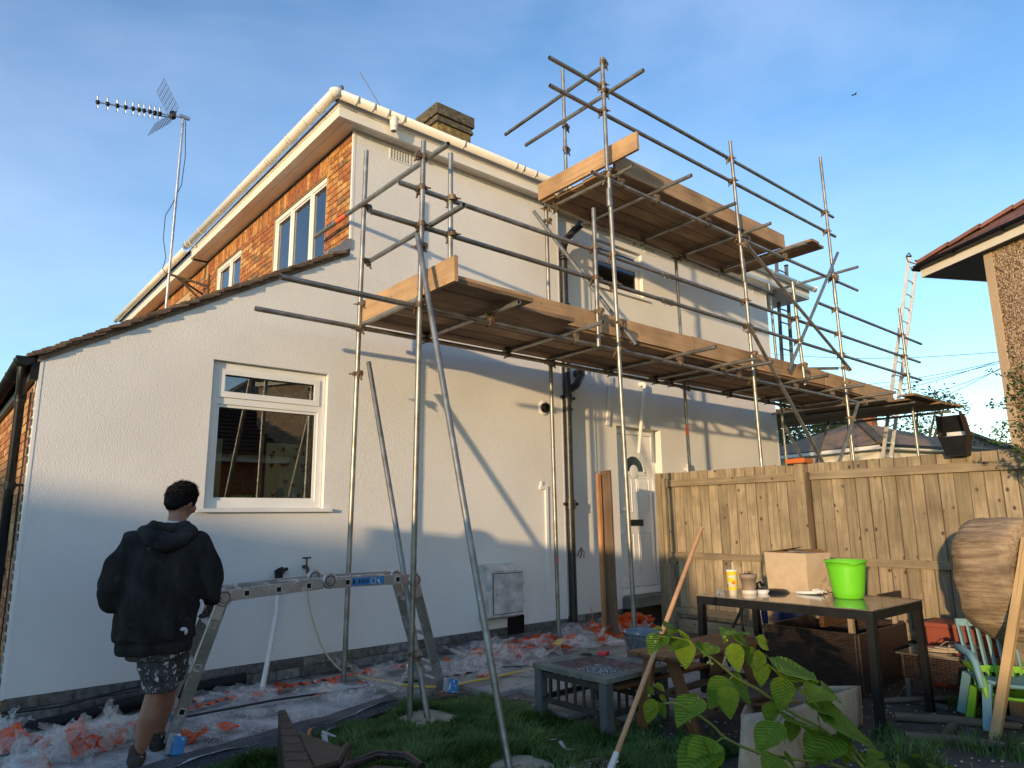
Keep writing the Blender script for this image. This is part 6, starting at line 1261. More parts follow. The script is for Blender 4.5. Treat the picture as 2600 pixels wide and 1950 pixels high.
k.add(vs,[(i*n+j,i*n+(j+1)%n,(i+1)*n+(j+1)%n,(i+1)*n+j) for i in range(len(prof)-1) for j in range(n)],True); k.build('bucket_body','green_plastic',GBk)
k=MB(); k.lathe((5.80,3.30,tz),[(.12,0),(.11,.008),(.08,.03),(.075,.03),(.001,.022)],26); o=k.build('black_lid','black_metal'); tag(o,'black round lid in front of the cardboard box','lid')
k=MB(); k.lathe((5.70,3.36,tz),[(.05,0),(.055,.022),(.05,.03),(.001,.03)],20); o=k.build('white_tub','paper_white'); tag(o,'small white tub between the pot and the black lid','tub')
k=MB(); k.path([(5.86,3.14,tz+.012),(5.84,3.06,tz+.016),(5.86,2.98,tz+.02),(5.90,2.95,tz+.03)],[.012,.014,.014,.02],8); o=k.build('paper_roll','paper_white'); tag(o,'rolled white wrapper lying before the box','wrapper')
cloth('paper_bag','cup_white',lambda u,v:(5.90+u*.09,2.93+v*.10),8,8,lambda x,y,u,v:tz+.012+.05*math.sin(math.pi*min(1,u))*(.6+.5*N(x,y,20,3)),'small cream paper bag between box and green bucket','paper bag')
k=MB(); k.path([(5.98,3.58,tz+.01),(5.98,3.58,tz+.05),(6.0,3.56,tz+.065),(6.01,3.54,tz+.02)],[.012,.010,.012,.016],8); k.box(5.84,3.52,tz+.002,6.0,3.64,tz+.014); o=k.build('sunglasses_case','black_metal'); tag(o,'small black gadget behind the pot near the table back edge','gadget')
k=MB(); k.lathe((5.36,3.57,tz),[(.001,0),(.03,0),(.028,.02),(.02,.045),(.001,.045)],12); o=k.build('plastic_wrap','clear_plastic'); tag(o,'crumpled clear wrapper behind the paper cup','wrapper')
# ================= THINGS UNDER AND BEHIND THE TABLE =================
RC=thing('reclining_chair','folded navy fabric recliner with a laced black frame standing by the fence','chair',(6.7,3.95,0))
k=MB(); a,b,c,d=Vector((6.62,3.98,.70)),Vector((7.20,3.72,.60)),Vector((7.12,3.66,-.02)),Vector((6.60,3.86,.0))
nn=16; vs=[]
for i in range(nn+1):
    for j in range(nn+1):
        u=i/nn;v=j/nn; p=a.lerp(b,u).lerp(d.lerp(c,u),v); vs.append(p+Vector((-.0,-.0,0))+Vector((-.3,-.8,0))*.05*math.sin(math.pi*u)*math.sin(math.pi*v))
k.add(vs,[(i*(nn+1)+j,(i+1)*(nn+1)+j,(i+1)*(nn+1)+j+1,i*(nn+1)+j+1) for i in range(nn) for j in range(nn)],True); k.build('fabric_seat','navy_fabric',RC)
k=MB(); 
for (p,q,bow) in ((a,d,.10),(b,c,.0),(a+Vector((-.10,.05,0)),d+Vector((-.12,.03,0)),.14)):
    k.path([p.lerp(q,t)+Vector((-1,.3,0))*bow*math.sin(math.pi*t) for t in [i/8 for i in range(9)]],.014,8)
k.path([(6.50,4.05,.72),(6.42,4.05,.5),(6.30,4.1,.32),(6.22,4.12,.1),(6.26,4.1,-.03)],.014,8); k.path([a,b],.014,8); k.build('frame','black_metal',RC)
k=MB()
for i in range(12):
    p=a.lerp(d,(i+.5)/12)+Vector((-.07,.02,0)); k.path([p,p+Vector((.06,-.02,.02))],.003,4); k.lathe(p+Vector((.055,-.03,0)),[(.008,0),(.008,.004),(.004,.004)],8,'y')
k.build('lacing','paper_white',RC)
def wicker_box(T_,x0,y0,x1,y1,z0,z1,m='rattan',t=.03,floor=True):
    for nm,bxs in (('panel',(x0,y0,z0,x1,y0+t,z1)),('panel',(x0,y1-t,z0,x1,y1,z1)),('panel',(x0,y0+t,z0,x0+t,y1-t,z1)),('panel',(x1-t,y0+t,z0,x1,y1-t,z1))): k=MB(); k.box(*bxs); k.build('wicker_panel',m,T_,bevel=.008)
RB=thing('wicker_table','large dark wicker table base turned over under the garden table','wicker furniture',(6.6,3.0,0))
wicker_box(RB,5.98,2.70,6.95,3.55,.02,.48)
for (x,y) in ((6.02,2.76),(6.9,2.76),(6.02,3.48),(6.9,3.48)): k=MB(); k.box(x,y,.44,x+.04,y+.04,.70); k.build('leg','pot_taupe',RB)
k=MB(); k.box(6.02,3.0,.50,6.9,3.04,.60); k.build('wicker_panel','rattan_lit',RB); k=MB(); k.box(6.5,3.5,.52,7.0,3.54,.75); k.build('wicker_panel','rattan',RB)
k=MB(); k.box(6.55,2.73,.60,6.99,2.76,.75); k.build('wicker_panel','rattan',RB)
WB=thing('wicker_bench','low dark wicker footstool with a glass top beside the fence','wicker furniture',(6.6,2.25,0))
wicker_box(WB,6.27,1.55,6.72,2.52,.14,.325); k=MB(); k.box(6.25,1.53,.326,6.74,2.54,.336); k.build('glass_top','table_glass',WB)
for (x,y) in ((6.29,2.47),(6.66,2.47),(6.29,1.6),(6.66,1.6)): k=MB(); k.box(x,y,-.05,x+.035,y+.035,.14); k.build('leg','grey_metal',WB)
k=MB(); k.box(6.28,1.6,-.05,6.30,2.5,-.02); k.build('stretcher','grey_metal',WB)
PLt=thing('trough_planter','long terracotta coloured trough planter against the fence','planter',(7.1,2.3,0))
k=MB(); k.prism([(6.99,-.05),(7.21,-.05),(7.25,.46),(6.95,.46)],1.62,2.55,'y'); k.build('trough','terracotta',PLt,bevel=.01); k=MB(); k.box(6.93,1.60,.46,7.27,2.57,.50); k.build('rim','terracotta',PLt,bevel=.006)
SL=thing('old_sandals','stack of flattened old sandals and straps on the wicker footstool','sandals',(6.5,2.2,.336))
for i,(y,l,z,a) in enumerate(((2.30,.20,.34,.1),(2.25,.26,.352,-.1),(2.18,.26,.372,.25),(2.10,.22,.395,.2),(2.2,.22,.362,-.4))):
    k=MB(); c,s=math.cos(a+1.57),math.sin(a+1.57); P=[(6.48+ (u*c*l/2-v*s*.05),y+(u*s*l/2+v*c*.05)) for u,v in ((-1,-.6),(-.6,-1),(.6,-.8),(1,-.3),(1,.5),(.5,1),(-.7,.9),(-1,.5))]; k.prism(P,z,z+.012,'z'); k.build('sole',('pad_board','cardboard_pale')[i%2],SL)
k=MB(); k.path([(6.42,2.1,.39),(6.46,2.16,.43),(6.5,2.24,.42),(6.5,2.30,.37)],.004,5); k.path([(6.40,2.2,.37),(6.46,2.2,.41),(6.53,2.16,.40)],.005,5); k.build('strap','pad_board',SL)
OB=pail('orange_tub','translucent orange tub behind the blue chair','tub',(6.62,1.93,.34),.05,.075,.14,'orange_clear')
# hollow log propped up
LG=thing('hollow_log','large weathered hollow log section propped on end by the post','log',(6.4,1.6,.55))
k=MB(); n=34; L=0
c0=Vector((6.28,1.65,.94)); ax_=Vector((-.37,-.93,.05)).normalized(); u1=Vector((0,0,1)); u1=(u1-ax_*u1.dot(ax_)).normalized(); u2=ax_.cross(u1); n=60
vs=[];rings=[(-.24,.93),(-.21,.99),(-.12,1.02),(-.03,1.0),(.06,1.01),(.15,.99),(.22,.97)]
def prr(a): return .40*(1+.07*math.sin(2*a+.5)+.05*math.sin(3*a+1)+.02*math.sin(9*a))
for s,f in rings:
    for j in range(n):
        a=2*math.pi*j/n; r_=prr(a)*f*(1+.03*mnoise.noise((math.cos(a)*3,math.sin(a)*3,s*3))+.02*mnoise.noise((math.cos(a)*14,math.sin(a)*14,s*2))); vs.append(c0+ax_*(s+.03*mnoise.noise((math.cos(a)*2,math.sin(a)*2,s)))+u1*math.cos(a)*r_*1.06+u2*math.sin(a)*r_*.9)
for s,f in reversed(rings):
    for j in range(n):
        a=2*math.pi*j/n; r_=prr(a+.3)*f*(.66+.05*mnoise.noise((math.cos(a)*4,math.sin(a)*4,7))); vs.append(c0+ax_*s+u1*math.cos(a)*r_+u2*math.sin(a)*r_*.85)
fs=[]; m_=len(rings)*2
for i in range(m_):
    for j in range(n): a=i*n+j;b=i*n+(j+1)%n;c=((i+1)%m_)*n+(j+1)%n;d=((i+1)%m_)*n+j; fs.append((a,b,c,d))
k.add(vs,fs,True); me=k.mesh('log_shell',origin=c0,material='log_bark'); 
# turn mesh coords so the grain (local X) runs round the barrel's height
Rm=axes(ax_,u1,u2,(0,0,0)).to_3x3(); Ri=Rm.inverted()
for v in me.vertices: v.co=Ri@v.co
place(me,'log_shell',Matrix.Translation(c0)@Rm.to_4x4(),LG)
k=MB(); k.bar((6.38,1.72,-.05),(6.38,1.72,.60),.16,.16,(1,0,0)); k.build('stump','grey_log',LG)
o=board('leaning_post',(5.62,1.72,-.05),(6.02,1.47,1.26),.055,.055,'post_wood',None,upv=(0,1,0)); tag(o,'square timber post leaning in front of the hollow log','post')
# plastic chairs
def pchair(name,label,o0,rot,m,s=1.0,bh_=1.0):
    T_=thing(name,label,'chair',o0,'stacked plastic garden chairs'); c,sn=math.cos(rot),math.sin(rot)
    W=lambda x,y,z: Vector(o0)+Vector(((x*c-y*sn)*s,(x*sn+y*c)*s,z*s))
    k=MB(); vs=[]
    for i in range(9):
        for j in range(7): x=-.2+i*.05; y=-.2+j*.06667; vs.append(W(x,y,.30-.03*math.sin(math.pi*i/8)+.02*(y<-.15)))
    vs2=[v-Vector((0,0,.022*s)) for v in vs]
    nq=63; fs=[(i*7+j,(i+1)*7+j,(i+1)*7+j+1,i*7+j+1) for i in range(8) for j in range(6)]; fs+= [tuple(q+nq for q in reversed(f)) for f in fs]
    bd_=[i*7 for i in range(9)]+[56+j for j in range(1,7)]+[i*7+6 for i in range(7,-1,-1)]+[j for j in range(5,0,-1)]
    fs+=[(bd_[i],bd_[(i+1)%len(bd_)],bd_[(i+1)%len(bd_)]+nq,bd_[i]+nq) for i in range(len(bd_))]
    k.add(vs+vs2,fs,True); k.build('seat',m,T_)
    k=MB()
    for i in range(7):
        x=-.17+i*.0567; k.bar(W(x,.20,.28),W(x*1.05,.20+.10*bh_,.28+(.38-.01*abs(i-3)**1.5)*bh_),.052*s,.014*s,(0,1,0))
    k.bar(W(-.2,.20+.10*bh_,.25+.38*bh_),W(.2,.20+.10*bh_,.25+.38*bh_),.03*s,.05*s); k.build('backrest',m,T_)
    for sx_ in (-1,1):
        k=MB(); k.path([W(sx_*.24,-.20,.27),W(sx_*.26,-.20,.42),W(sx_*.26,-.12,.465),W(sx_*.25,.12,.47),W(sx_*.22,.27,.46)],[.022*s,.024*s,.028*s,.028*s,.02*s],8); k.build('armrest',m,T_)
        for sy_ in (-1,1): k=MB(); k.bar(W(sx_*.20,sy_*.18,.29),W(sx_*.25,sy_*.24,0),.055*s,.035*s,(1,0,0)); k.build('leg',m,T_)
    return T_
pchair('plastic_chair','lime green plastic childs chair nested under the blue one',(6.0,1.69,-.05),-.95,'green_chair',.88,.45)
pchair('plastic_chair','pale blue plastic childs chair stacked in the lime green one',(6.02,1.70,.00),-.95,'blue_chair',1.0)
# timber frame on the soil
FR=thing('timber_frame','mossy round timber poles joined with cross bars lying on the soil','timber frame',(5.6,2.0,-.05))
for (a,b,r_) in (((5.67,2.36,-.02),(6.05,1.68,-.02),.032),((5.22,2.12,-.02),(5.48,1.62,-.02),.034),((5.78,2.0,-.02),(5.36,1.94,-.02),.03)):
    k=MB(); a=Vector(a);b=Vector(b); k.path([a,a.lerp(b,.5)+Vector((.01,.01,0)),b],[r_,r_*1.05,r_*.7],10); me=k.mesh('pole',origin=a,material='grey_log'); x,y,z=frame(b-a,(0,0,1)); Q=axes(x,y,z,(0,0,0)).to_3x3()
    for v in me.vertices: v.co=Q.inverted()@v.co
    place(me,'pole',Matrix.Translation(a)@Q.to_4x4(),FR)
k=MB(); k.path([(6.05,2.62,-.02),(6.4,2.3,.0),(6.7,2.0,-.02),(6.8,1.6,-.01)],[.02,.024,.018,.01],8); o=k.build('fallen_branch','grey_log'); tag(o,'thin bare branch lying under the wicker footstool','branch')
# cardboard box on the ground
CB=thing('cardboard_box','large pale torn cardboard box open on the ground under the raspberry leaves','box',(4.6,2.5,-.05))
def wall_(p,q,r,s,nm='box_side',m='cardboard_pale',b=.02):
    k=MB(); n=10; p,q,r,s=[Vector(t) for t in (p,q,r,s)]; vs=[]; nrm=(q-p).cross(s-p).normalized()
    for i in range(n+1):
        for j in range(n+1): u=i/n;v=j/n; vs.append(p.lerp(q,u).lerp(s.lerp(r,u),v)+nrm*(b*math.sin(math.pi*v)*math.sin(math.pi*u)+.006*N(u*4,v*4,1,i*.0+b*90)))
    k.add(vs,[(i*(n+1)+j,(i+1)*(n+1)+j,(i+1)*(n+1)+j+1,i*(n+1)+j+1) for i in range(n) for j in range(n)],True); o=k.build(nm,m,CB); sd=o.modifiers.new('t','SOLIDIFY'); sd.thickness=.006; return o
# corners (bottom b*, top t*)
nA,nB,nC,nD=(4.00,2.55,-.05),(4.82,2.22,-.05),(5.36,2.46,-.05),(4.55,2.85,-.05)
tA,tB,tC,tD=(3.98,2.56,.25),(4.40,2.33,.27),(5.30,2.42,.24),(4.62,2.86,.27)
wall_((4.28,2.40,-.03),nC,tC,(4.28,2.39,.27)); wall_((4.62,2.86,-.05),nC,tC,tD,b=-.01); wall_(nA,(4.62,2.86,-.05),tD,tA,b=.01)
wall_(nA,(4.28,2.40,-.05),(4.28,2.39,.27),tA,b=.01)
wall_((3.72,2.44,-.02),(4.22,2.30,-.03),(4.27,2.385,.27),(3.97,2.55,.26),'flap',b=.03)
o=board('loose_plank',(4.1,2.95,.22),(4.75,2.60,.20),.09,.02,'orange_plank',None,upv=(0,0,1)); tag(o,'short bare orange board resting across the torn cardboard box','plank')
# foreground wicker
WF=thing('wicker_chair','brown wicker garden chair corner at the bottom edge, nearest the camera','wicker furniture',(1.85,3.9,0))
k=MB(); 
def wk(pts,z0,z1,t=.05,T_=WF,m='rattan'):
    k=MB(); k.prism(pts,z0,z1,'z'); k.build('wicker_panel',m,T_,bevel=.01)
k=MB(); k.add([(1.87,4.47,-.05),(1.60,3.62,-.05),(1.72,3.52,-.05),(1.98,4.40,-.05),(1.86,4.47,.30),(1.56,3.62,.18),(1.70,3.52,.18),(1.90,4.45,.30)],[(3,2,1,0),(4,5,6,7),(0,1,5,4),(1,2,6,5),(2,3,7,6),(3,0,4,7)]); k.build('arm_panel','rattan',WF,bevel=.012)
k=MB(); k.add([(1.98,4.40,-.05),(1.72,3.52,-.05),(1.98,3.62,-.05),(2.12,3.82,-.05),(1.92,4.36,.20),(1.70,3.52,.18),(1.86,3.60,.18),(2.02,3.84,.18)],[(4,5,6,7),(0,1,5,4),(1,2,6,5),(2,3,7,6),(3,0,4,7)]); k.build('seat_panel','rattan',WF,bevel=.012)
k=MB(); k.path([(1.52,3.60,.19),(1.84,3.62,.19),(2.02,3.86,.19)],.022,8); k.build('rim','rattan',WF)
WG=thing('wicker_basket','second brown wicker piece with a curved rim cut by the bottom edge','wicker furniture',(1.95,3.3,0))
k=MB(); k.path([(1.66,3.36,.19),(1.80,3.42,.24),(1.98,3.45,.25),(2.08,3.32,.25),(2.06,3.15,.24)],.022,10); k.build('rim','rattan',WG); k=MB(); k.prism([(1.66,3.34),(1.80,3.41),(1.97,3.44),(2.06,3.32),(2.05,3.15),(1.7,3.1)],-.05,.20,'z'); k.build('wicker_panel','rattan',WG)
# ================= PERSON =================
PX=Vector((1.2,4.95,0)); PR=Matrix.Rotation(math.radians(-13.6),3,'Z')
PE=thing('person','person in black hoodie and paint splashed shorts, back turned, holding the folding ladder','person',PX)
def Wp(p): return PX+PR@Vector(p)
def loft(rings,n=28):
    """rings: (cx,cy,cz,rx,ry[,tiltx])"""
    k=MB(); vs=[]
    for r in rings:
        cx,cy,cz,rx,ry=r[:5]; tl=r[5] if len(r)>5 else 0
        for j in range(n):
            a=2*math.pi*j/n; vs.append(Wp((cx+rx*math.cos(a),cy+ry*math.sin(a),cz+tl*rx*math.cos(a))))
    m=len(rings); fs=[(i*n+j,i*n+(j+1)%n,(i+1)*n+(j+1)%n,(i+1)*n+j) for i in range(m-1) for j in range(n)]+[tuple(reversed(range(n))),tuple(range((m-1)*n,m*n))]
    k.add(vs,fs,True); return k
def limb(k,pts,rs,n=16): 
    k.path([Wp(p) for p in pts],rs,n); 
    for p,r in ((pts[0],rs[0]),(pts[-1],rs[-1])): ell(k,p,(r,r,r))
    return k
def ell(k,c,r,n=14,rot=None):
    vs=[]
    for i in range(n+1):
        th=math.pi*i/n
        for j in range(2*n):
            ph=math.pi*j/n; v=Vector((r[0]*math.sin(th)*math.cos(ph),r[1]*math.sin(th)*math.sin(ph),r[2]*math.cos(th)))
            if rot is not None: v=rot@v
            vs.append(Wp(Vector(c)+v))
    k.add(vs,[(i*2*n+j,i*2*n+(j+1)%(2*n),(i+1)*2*n+(j+1)%(2*n),(i+1)*2*n+j) for i in range(n) for j in range(2*n)],True)
HR=Matrix.Rotation(math.radians(-38),3,'Z')@Matrix.Rotation(math.radians(-22),3,'X')   # head turned right and bowed
hc=Vector((.125,.03,1.585))
def hd_(v): return hc+HR@Vector(v)
b=MB()
ell(b,hc,(.078,.096,.108),rot=HR); ell(b,hd_((0,.035,-.055)),(.058,.062,.062),rot=HR); ell(b,hd_((0,.08,-.095)),(.022,.02,.02)); ell(b,hd_((0,.108,-.02)),(.011,.02,.026),rot=HR); ell(b,hd_((0,.093,.03)),(.05,.014,.012),rot=HR); ell(b,hd_((0,.10,-.062)),(.022,.010,.009),rot=HR)
for s in (-1,1): ell(b,hd_((s*.079,-.005,-.012)),(.010,.020,.034),rot=HR); ell(b,hd_((s*.052,.07,-.025)),(.026,.02,.03),rot=HR)
limb(b,[(.105,-.015,1.36),(.112,.005,1.50)],[.062,.056])
# trunk and legs
t=loft([(.06,0,.84,.15,.10),(.055,0,.95,.14,.10),(.06,0,1.1,.145,.10),(.075,-.01,1.25,.165,.105),(.085,-.01,1.35,.14,.08),(.10,-.01,1.41,.06,.05)]); b.add(t.v,t.f,True)
limb(b,[(.02,0,.84),(.055,.0,.62),(.075,-.01,.44)],[.095,.085,.060]); limb(b,[(.075,-.01,.45),(.062,-.02,.40),(.04,-.03,.28),(.012,-.015,.13),(-.012,0.0,.07)],[.060,.058,.062,.042,.036])
limb(b,[(.15,.05,.84),(.15,.16,.62),(.14,.20,.46)],[.095,.08,.058]); limb(b,[(.14,.20,.46),(.13,.24,.30),(.10,.30,.10)],[.056,.056,.036])
limb(b,[(-.012,0,.05),(-.02,.10,.035)],[.038,.034]); limb(b,[(.10,.30,.05),(.10,.40,.035)],[.036,.032])
# arms
limb(b,[(-.09,-.01,1.34),(-.20,-.03,1.07)],[.055,.045]); limb(b,[(-.20,-.03,1.07),(-.14,.20,.98)],[.044,.03])
limb(b,[(.24,-.01,1.33),(.325,-.02,1.08)],[.055,.045]); limb(b,[(.325,-.02,1.08),(.345,.05,.95)],[.042,.030])
def hand(k,w,d,side,curl=.5):
    """w wrist, d direction to fingers; five separate fingers, the thumb off the palm side"""
    w=Vector(w); d=Vector(d).normalized(); s=Vector(side).normalized(); nn_=d.cross(s)
    pc_=w+d*.045; 
    for q in (-1,-.33,.33,1): k.path([Wp(w+s*q*.012),Wp(w+d*.085+s*q*.026)],[.015,.0135],8)
    for i,(q,l) in enumerate(((-1,.060),(-.33,.075),(.33,.082),(1,.072))):
        a0=w+d*.082+s*q*.027; a1=a0+(d+nn_*curl*.5)*l*.42; a2=a1+(d*.4+nn_*curl*1.4)*l*.36; a3=a2+(nn_*curl*1.3-d*.5)*l*.26
        k.path([Wp(a0),Wp(a1),Wp(a2),Wp(a3)],[.0095,.0088,.0078,.006],8)
    t0=w+d*.025+s*.030; t1=t0+(s*.7+d*.6+nn_*.3).normalized()*.034; t2=t1+(d*.9+nn_*.7).normalized()*.028; k.path([Wp(t0),Wp(t1),Wp(t2)],[.013,.0105,.008],8)
body=b.build('body','skin',PE); remesh(body,.0085,4)
k=MB(); hand(k,(.345,.055,.955),(.10,.35,-.85),(-.2,-1,-.3),.9); ho=k.build('gloved_hand','glove',PE); remesh(ho,.004,2)
k=MB(); hand(k,(-.135,.21,.975),(.45,.6,-.35),(0,0,1),.6); ho=k.build('left_hand','skin',PE); remesh(ho,.004,2)
# hair
k=MB(); ell(k,hd_((0,-.012,.026)),(.096,.106,.100),rot=HR); ell(k,hd_((.0,.055,.078)),(.066,.052,.036),rot=HR); ell(k,hd_((0,-.055,-.03)),(.070,.055,.055),rot=HR); 
rg=random.Random(5)
for i in range(60):
    a=rg.uniform(-3.1,3.1); e=rg.uniform(.35,1.4); v=Vector((math.sin(a)*math.cos(e)*.078,math.cos(a)*math.cos(e)*.09-.012,.03+math.sin(e)*.088)); ell(k,hd_(v),(.014,.018,.014),n=6)
hr=k.build('hair','hair',PE); remesh(hr,.007,2,lambda c:.006*mnoise.noise(c*55))
rg=random.Random(9); k=MB()
for i in range(1700):
    a=rg.uniform(-3.14,3.14); e=rg.uniform(-.25,1.5); 
    if abs(a)<1.15 and e<.55: continue
    d0=Vector((math.sin(a)*math.cos(e),math.cos(a)*math.cos(e),math.sin(e))); p0=hd_(Vector((d0.x*.092,d0.y*.102-.012,.030+d0.z*.094))); dd=HR@(d0*.5+Vector((rg.gauss(.25,.4),rg.gauss(.5 if e>.5 else -.1,.3),rg.gauss(.1 if e>.5 else -.7,.25)))); dd=dd.normalized()*rg.uniform(.012,.030)*(1.5 if e>.8 and abs(a)<1.3 else 1)
    sd=dd.cross(Vector((rg.random(),rg.random(),rg.random()))).normalized()*.0022; k.add([Wp(p0-sd),Wp(p0+sd),Wp(p0+dd*.6+sd*.7+Vector((0,0,.002))),Wp(p0+dd)],[(0,1,2,3)])
o=k.build('hair_strands','hair',PE); o['kind']='stuff'
# hoodie
k=loft([(.035,.0,.655,.215,.145),(.035,.0,.70,.222,.150),(.035,.0,.72,.214,.145),(.035,-.005,.75,.232,.160),(.035,-.01,.85,.235,.165),(.04,-.015,.98,.232,.163),(.048,-.02,1.10,.228,.158),(.055,-.025,1.22,.225,.150),(.062,-.025,1.31,.212,.135),(.075,-.02,1.375,.170,.110),(.09,-.01,1.42,.115,.09),(.10,.0,1.45,.078,.075)],40)
limb(k,[(-.115,-.02,1.325),(-.19,-.035,1.19),(-.225,-.04,1.06),(-.215,-.01,.985)],[.088,.082,.080,.074]); limb(k,[(-.225,-.02,1.03),(-.195,.08,.96),(-.15,.18,.975)],[.078,.066,.046])
limb(k,[(.245,-.02,1.305),(.310,-.03,1.18),(.335,-.03,1.07),(.345,-.01,1.0)],[.088,.082,.078,.070]); limb(k,[(.338,-.01,1.04),(.348,.02,.97),(.35,.045,.945)],[.070,.058,.046])
def folds(c):
    l=PR.inverted()@(c+wloc(PE)-PX if False else c); x,y,z=l.x,l.y,l.z
    h=.021*(.5-abs(mnoise.noise(Vector((x*7+z*3.6,y*6,z*2.0)))*2))+.008*mnoise.noise(Vector((x*18+z*7,y*12,z*7)))
    if z<.74: h*=.4; 
    return h
ho_=k.build('hoodie','hoodie',PE); remesh(ho_,.0095,3,folds)
k=MB(); pts=[]; 
k.path([Wp(p) for p in ((-.06,.035,1.405),(-.075,-.06,1.395),(-.03,-.13,1.345),(.06,-.155,1.315),(.14,-.14,1.34),(.20,-.07,1.39),(.19,.03,1.41))],[.035,.045,.052,.056,.052,.044,.034],14)
k.path([Wp(p) for p in ((-.03,.02,1.44),(-.02,-.06,1.435),(.08,-.105,1.415),(.16,-.06,1.43),(.17,.02,1.44))],[.024,.03,.034,.03,.024],12)
hh_=k.build('hood','hoodie',PE); remesh(hh_,.009,4,lambda c:.006*mnoise.noise(c*14))
k=MB(); ell(k,(.19,-.158,.80),(.020,.012,.012)); ell(k,(.205,-.155,.785),(.010,.008,.02)); k.build('paint_blob','white_cloth',PE)
k=MB(); k.path([Wp(p) for p in ((.05,-.05,1.455),(.10,-.065,1.450),(.15,-.03,1.455))],.008,8); k.build('collar','white_cloth',PE)
# shorts
k=MB(); l_=loft([(.05,.0,.62,.175,.125),(.05,.0,.75,.175,.13),(.045,.0,.9,.16,.12)]); k.add(l_.v,l_.f,True)
l_=loft([(.088,-.01,.425,.102,.098),(.082,-.005,.50,.108,.102),(.06,.0,.60,.118,.11),(.04,.0,.72,.122,.115)]); k.add(l_.v,l_.f,True)
l_=loft([(.145,.19,.44,.088,.090),(.148,.15,.56,.10,.10),(.13,.07,.70,.115,.11)]); k.add(l_.v,l_.f,True)
sh=k.build('shorts','shorts',PE); remesh(sh,.009,4,lambda c:.007*mnoise.noise(Vector((c.x*12,c.y*9,c.z*22))))
# socks and shoes
k=MB(); limb(k,[(-.012,.0,.10),(-.014,.0,.04)],[.045,.05]); limb(k,[(.10,.30,.10),(.10,.30,.04)],[.043,.048]); so_=k.build('socks','shoe',PE); remesh(so_,.008,2)
k=MB(); 
for (x,y,a) in ((-.014,.0,-.1),(.10,.30,.0)):
    R_=Matrix.Rotation(a,3,'Z'); ell(k,(x,y-.02,.04),(.045,.06,.045)); ell(k,Vector((x,y,.035))+R_@Vector((0,.09,0)),(.048,.10,.038)); ell(k,Vector((x,y,.012))+R_@Vector((0,.05,0)),(.048,.14,.02))
sh_=k.build('shoes','shoe',PE); remesh(sh_,.008,2)
# ================= RASPBERRY PLANT =================
def leafmesh(seed,L=1.0):
    """one serrated leaflet, base at origin, tip along +X, surface pleated along the side veins"""
    rg=random.Random(seed); nx,ny=26,10; vs=[];fs=[]
    def half(u): 
        w=.40*math.sin(math.pi*min(1,u**.72))**.85*(1-.30*u)+.0
        return max(w,.0)*(1+.10*((u*12)%1))
    for i in range(nx+1):
        u=i/nx; h=half(u)
        for j in range(-ny,ny+1):
            v=j/ny; x=u*L-.06*abs(v)*L*(1-u)+.10*abs(v)*h; y=v*h*L
            ph=(u-.45*abs(v)*h)*9.5
            z=.018*abs((ph%1)-.5)*2*min(1,abs(v)*3)+.13*abs(v)*h-.20*u*u+ .02*math.sin(u*7+seed+v*2)
            vs.append((x,y,z*L))
    m=2*ny+1
    for i in range(nx):
        for j in range(m-1): a=i*m+j; fs.append((a,a+m,a+m+1,a+1))
    k=MB(); k.add(vs,fs,True); return k.mesh('leaf',material='leaf_green')
LM=[leafmesh(s) for s in range(4)]
def plant_(name,label,base): return thing(name,label,'plant',base)
RP=plant_('raspberry_plant','green raspberry canes with serrated leaves arching in front of the cardboard box',(4.0,1.7,-.05))
st1=[(4.1,1.75,-.05),(3.85,1.92,.28),(3.54,2.0,.46),(3.28,2.0,.60),(3.10,2.0,.68),(2.97,2.0,.76),(2.86,2.0,.82),(2.76,2.0,.87),(2.68,2.0,.91),(2.60,2.0,.925),(2.51,2.0,.94)]
st2=[(4.2,1.6,-.05),(3.84,1.9,.15),(3.40,1.9,.28),(3.10,1.9,.37),(2.84,1.9,.48),(2.73,1.9,.56),(2.63,1.9,.62),(2.53,1.9,.67),(2.43,1.9,.70),(2.30,1.9,.69)]
st3=[(4.1,1.75,-.05),(3.9,1.95,.35),(3.55,2.02,.62),(3.35,2.05,.75),(3.22,2.05,.84),(3.16,2.05,.88)]
def stem(pts,r0,r1,label=None):
    P=smoothpts(pts,5); k=MB(); k.path(P,[r0+(r1-r0)*i/(len(P)-1) for i in range(len(P))],8); return k.build('stem','stem_green',RP)
stem(st1,.0085,.0035); stem(st2,.0085,.0035); stem(st3,.007,.003)
VW=Vector(fw)
def leaf(tipdir,pos,size,face=None,petiole=None,m=None):
    """pos: leaf base; tipdir: direction of the tip; face: upward normal of the blade"""
    x=Vector(tipdir).normalized(); f=Vector(face) if face is not None else Vector((-.55,-.6,.6)); f=(f-x*f.dot(x)).normalized(); y=f.cross(x)
    M=axes(x*size,y*size*random.uniform(.9,1.08),f*size,pos); o=place(random.choice(LM) if m is None else m,'leaf',M,RP)
    if petiole: k=MB(); k.path([petiole,Vector(petiole).lerp(Vector(pos),.5)+Vector((0,0,.008)),pos],.0022,5); k.build('leaf_stalk','stem_green',RP)
    return o
P9c=(1640,1550,3.68667)
F_=1755.8
def unproj(u,v,yy):
    """where the sight line through zoomed photo position (u,v) meets the plane y=yy"""
    px=P9c[0]+u/P9c[2]; py=P9c[1]+v/P9c[2]; r=fw+rt2*((px-1300)/F_)-up2*((py-975)/F_); return Vector((0,0,1.45))+r*(yy/r.y)
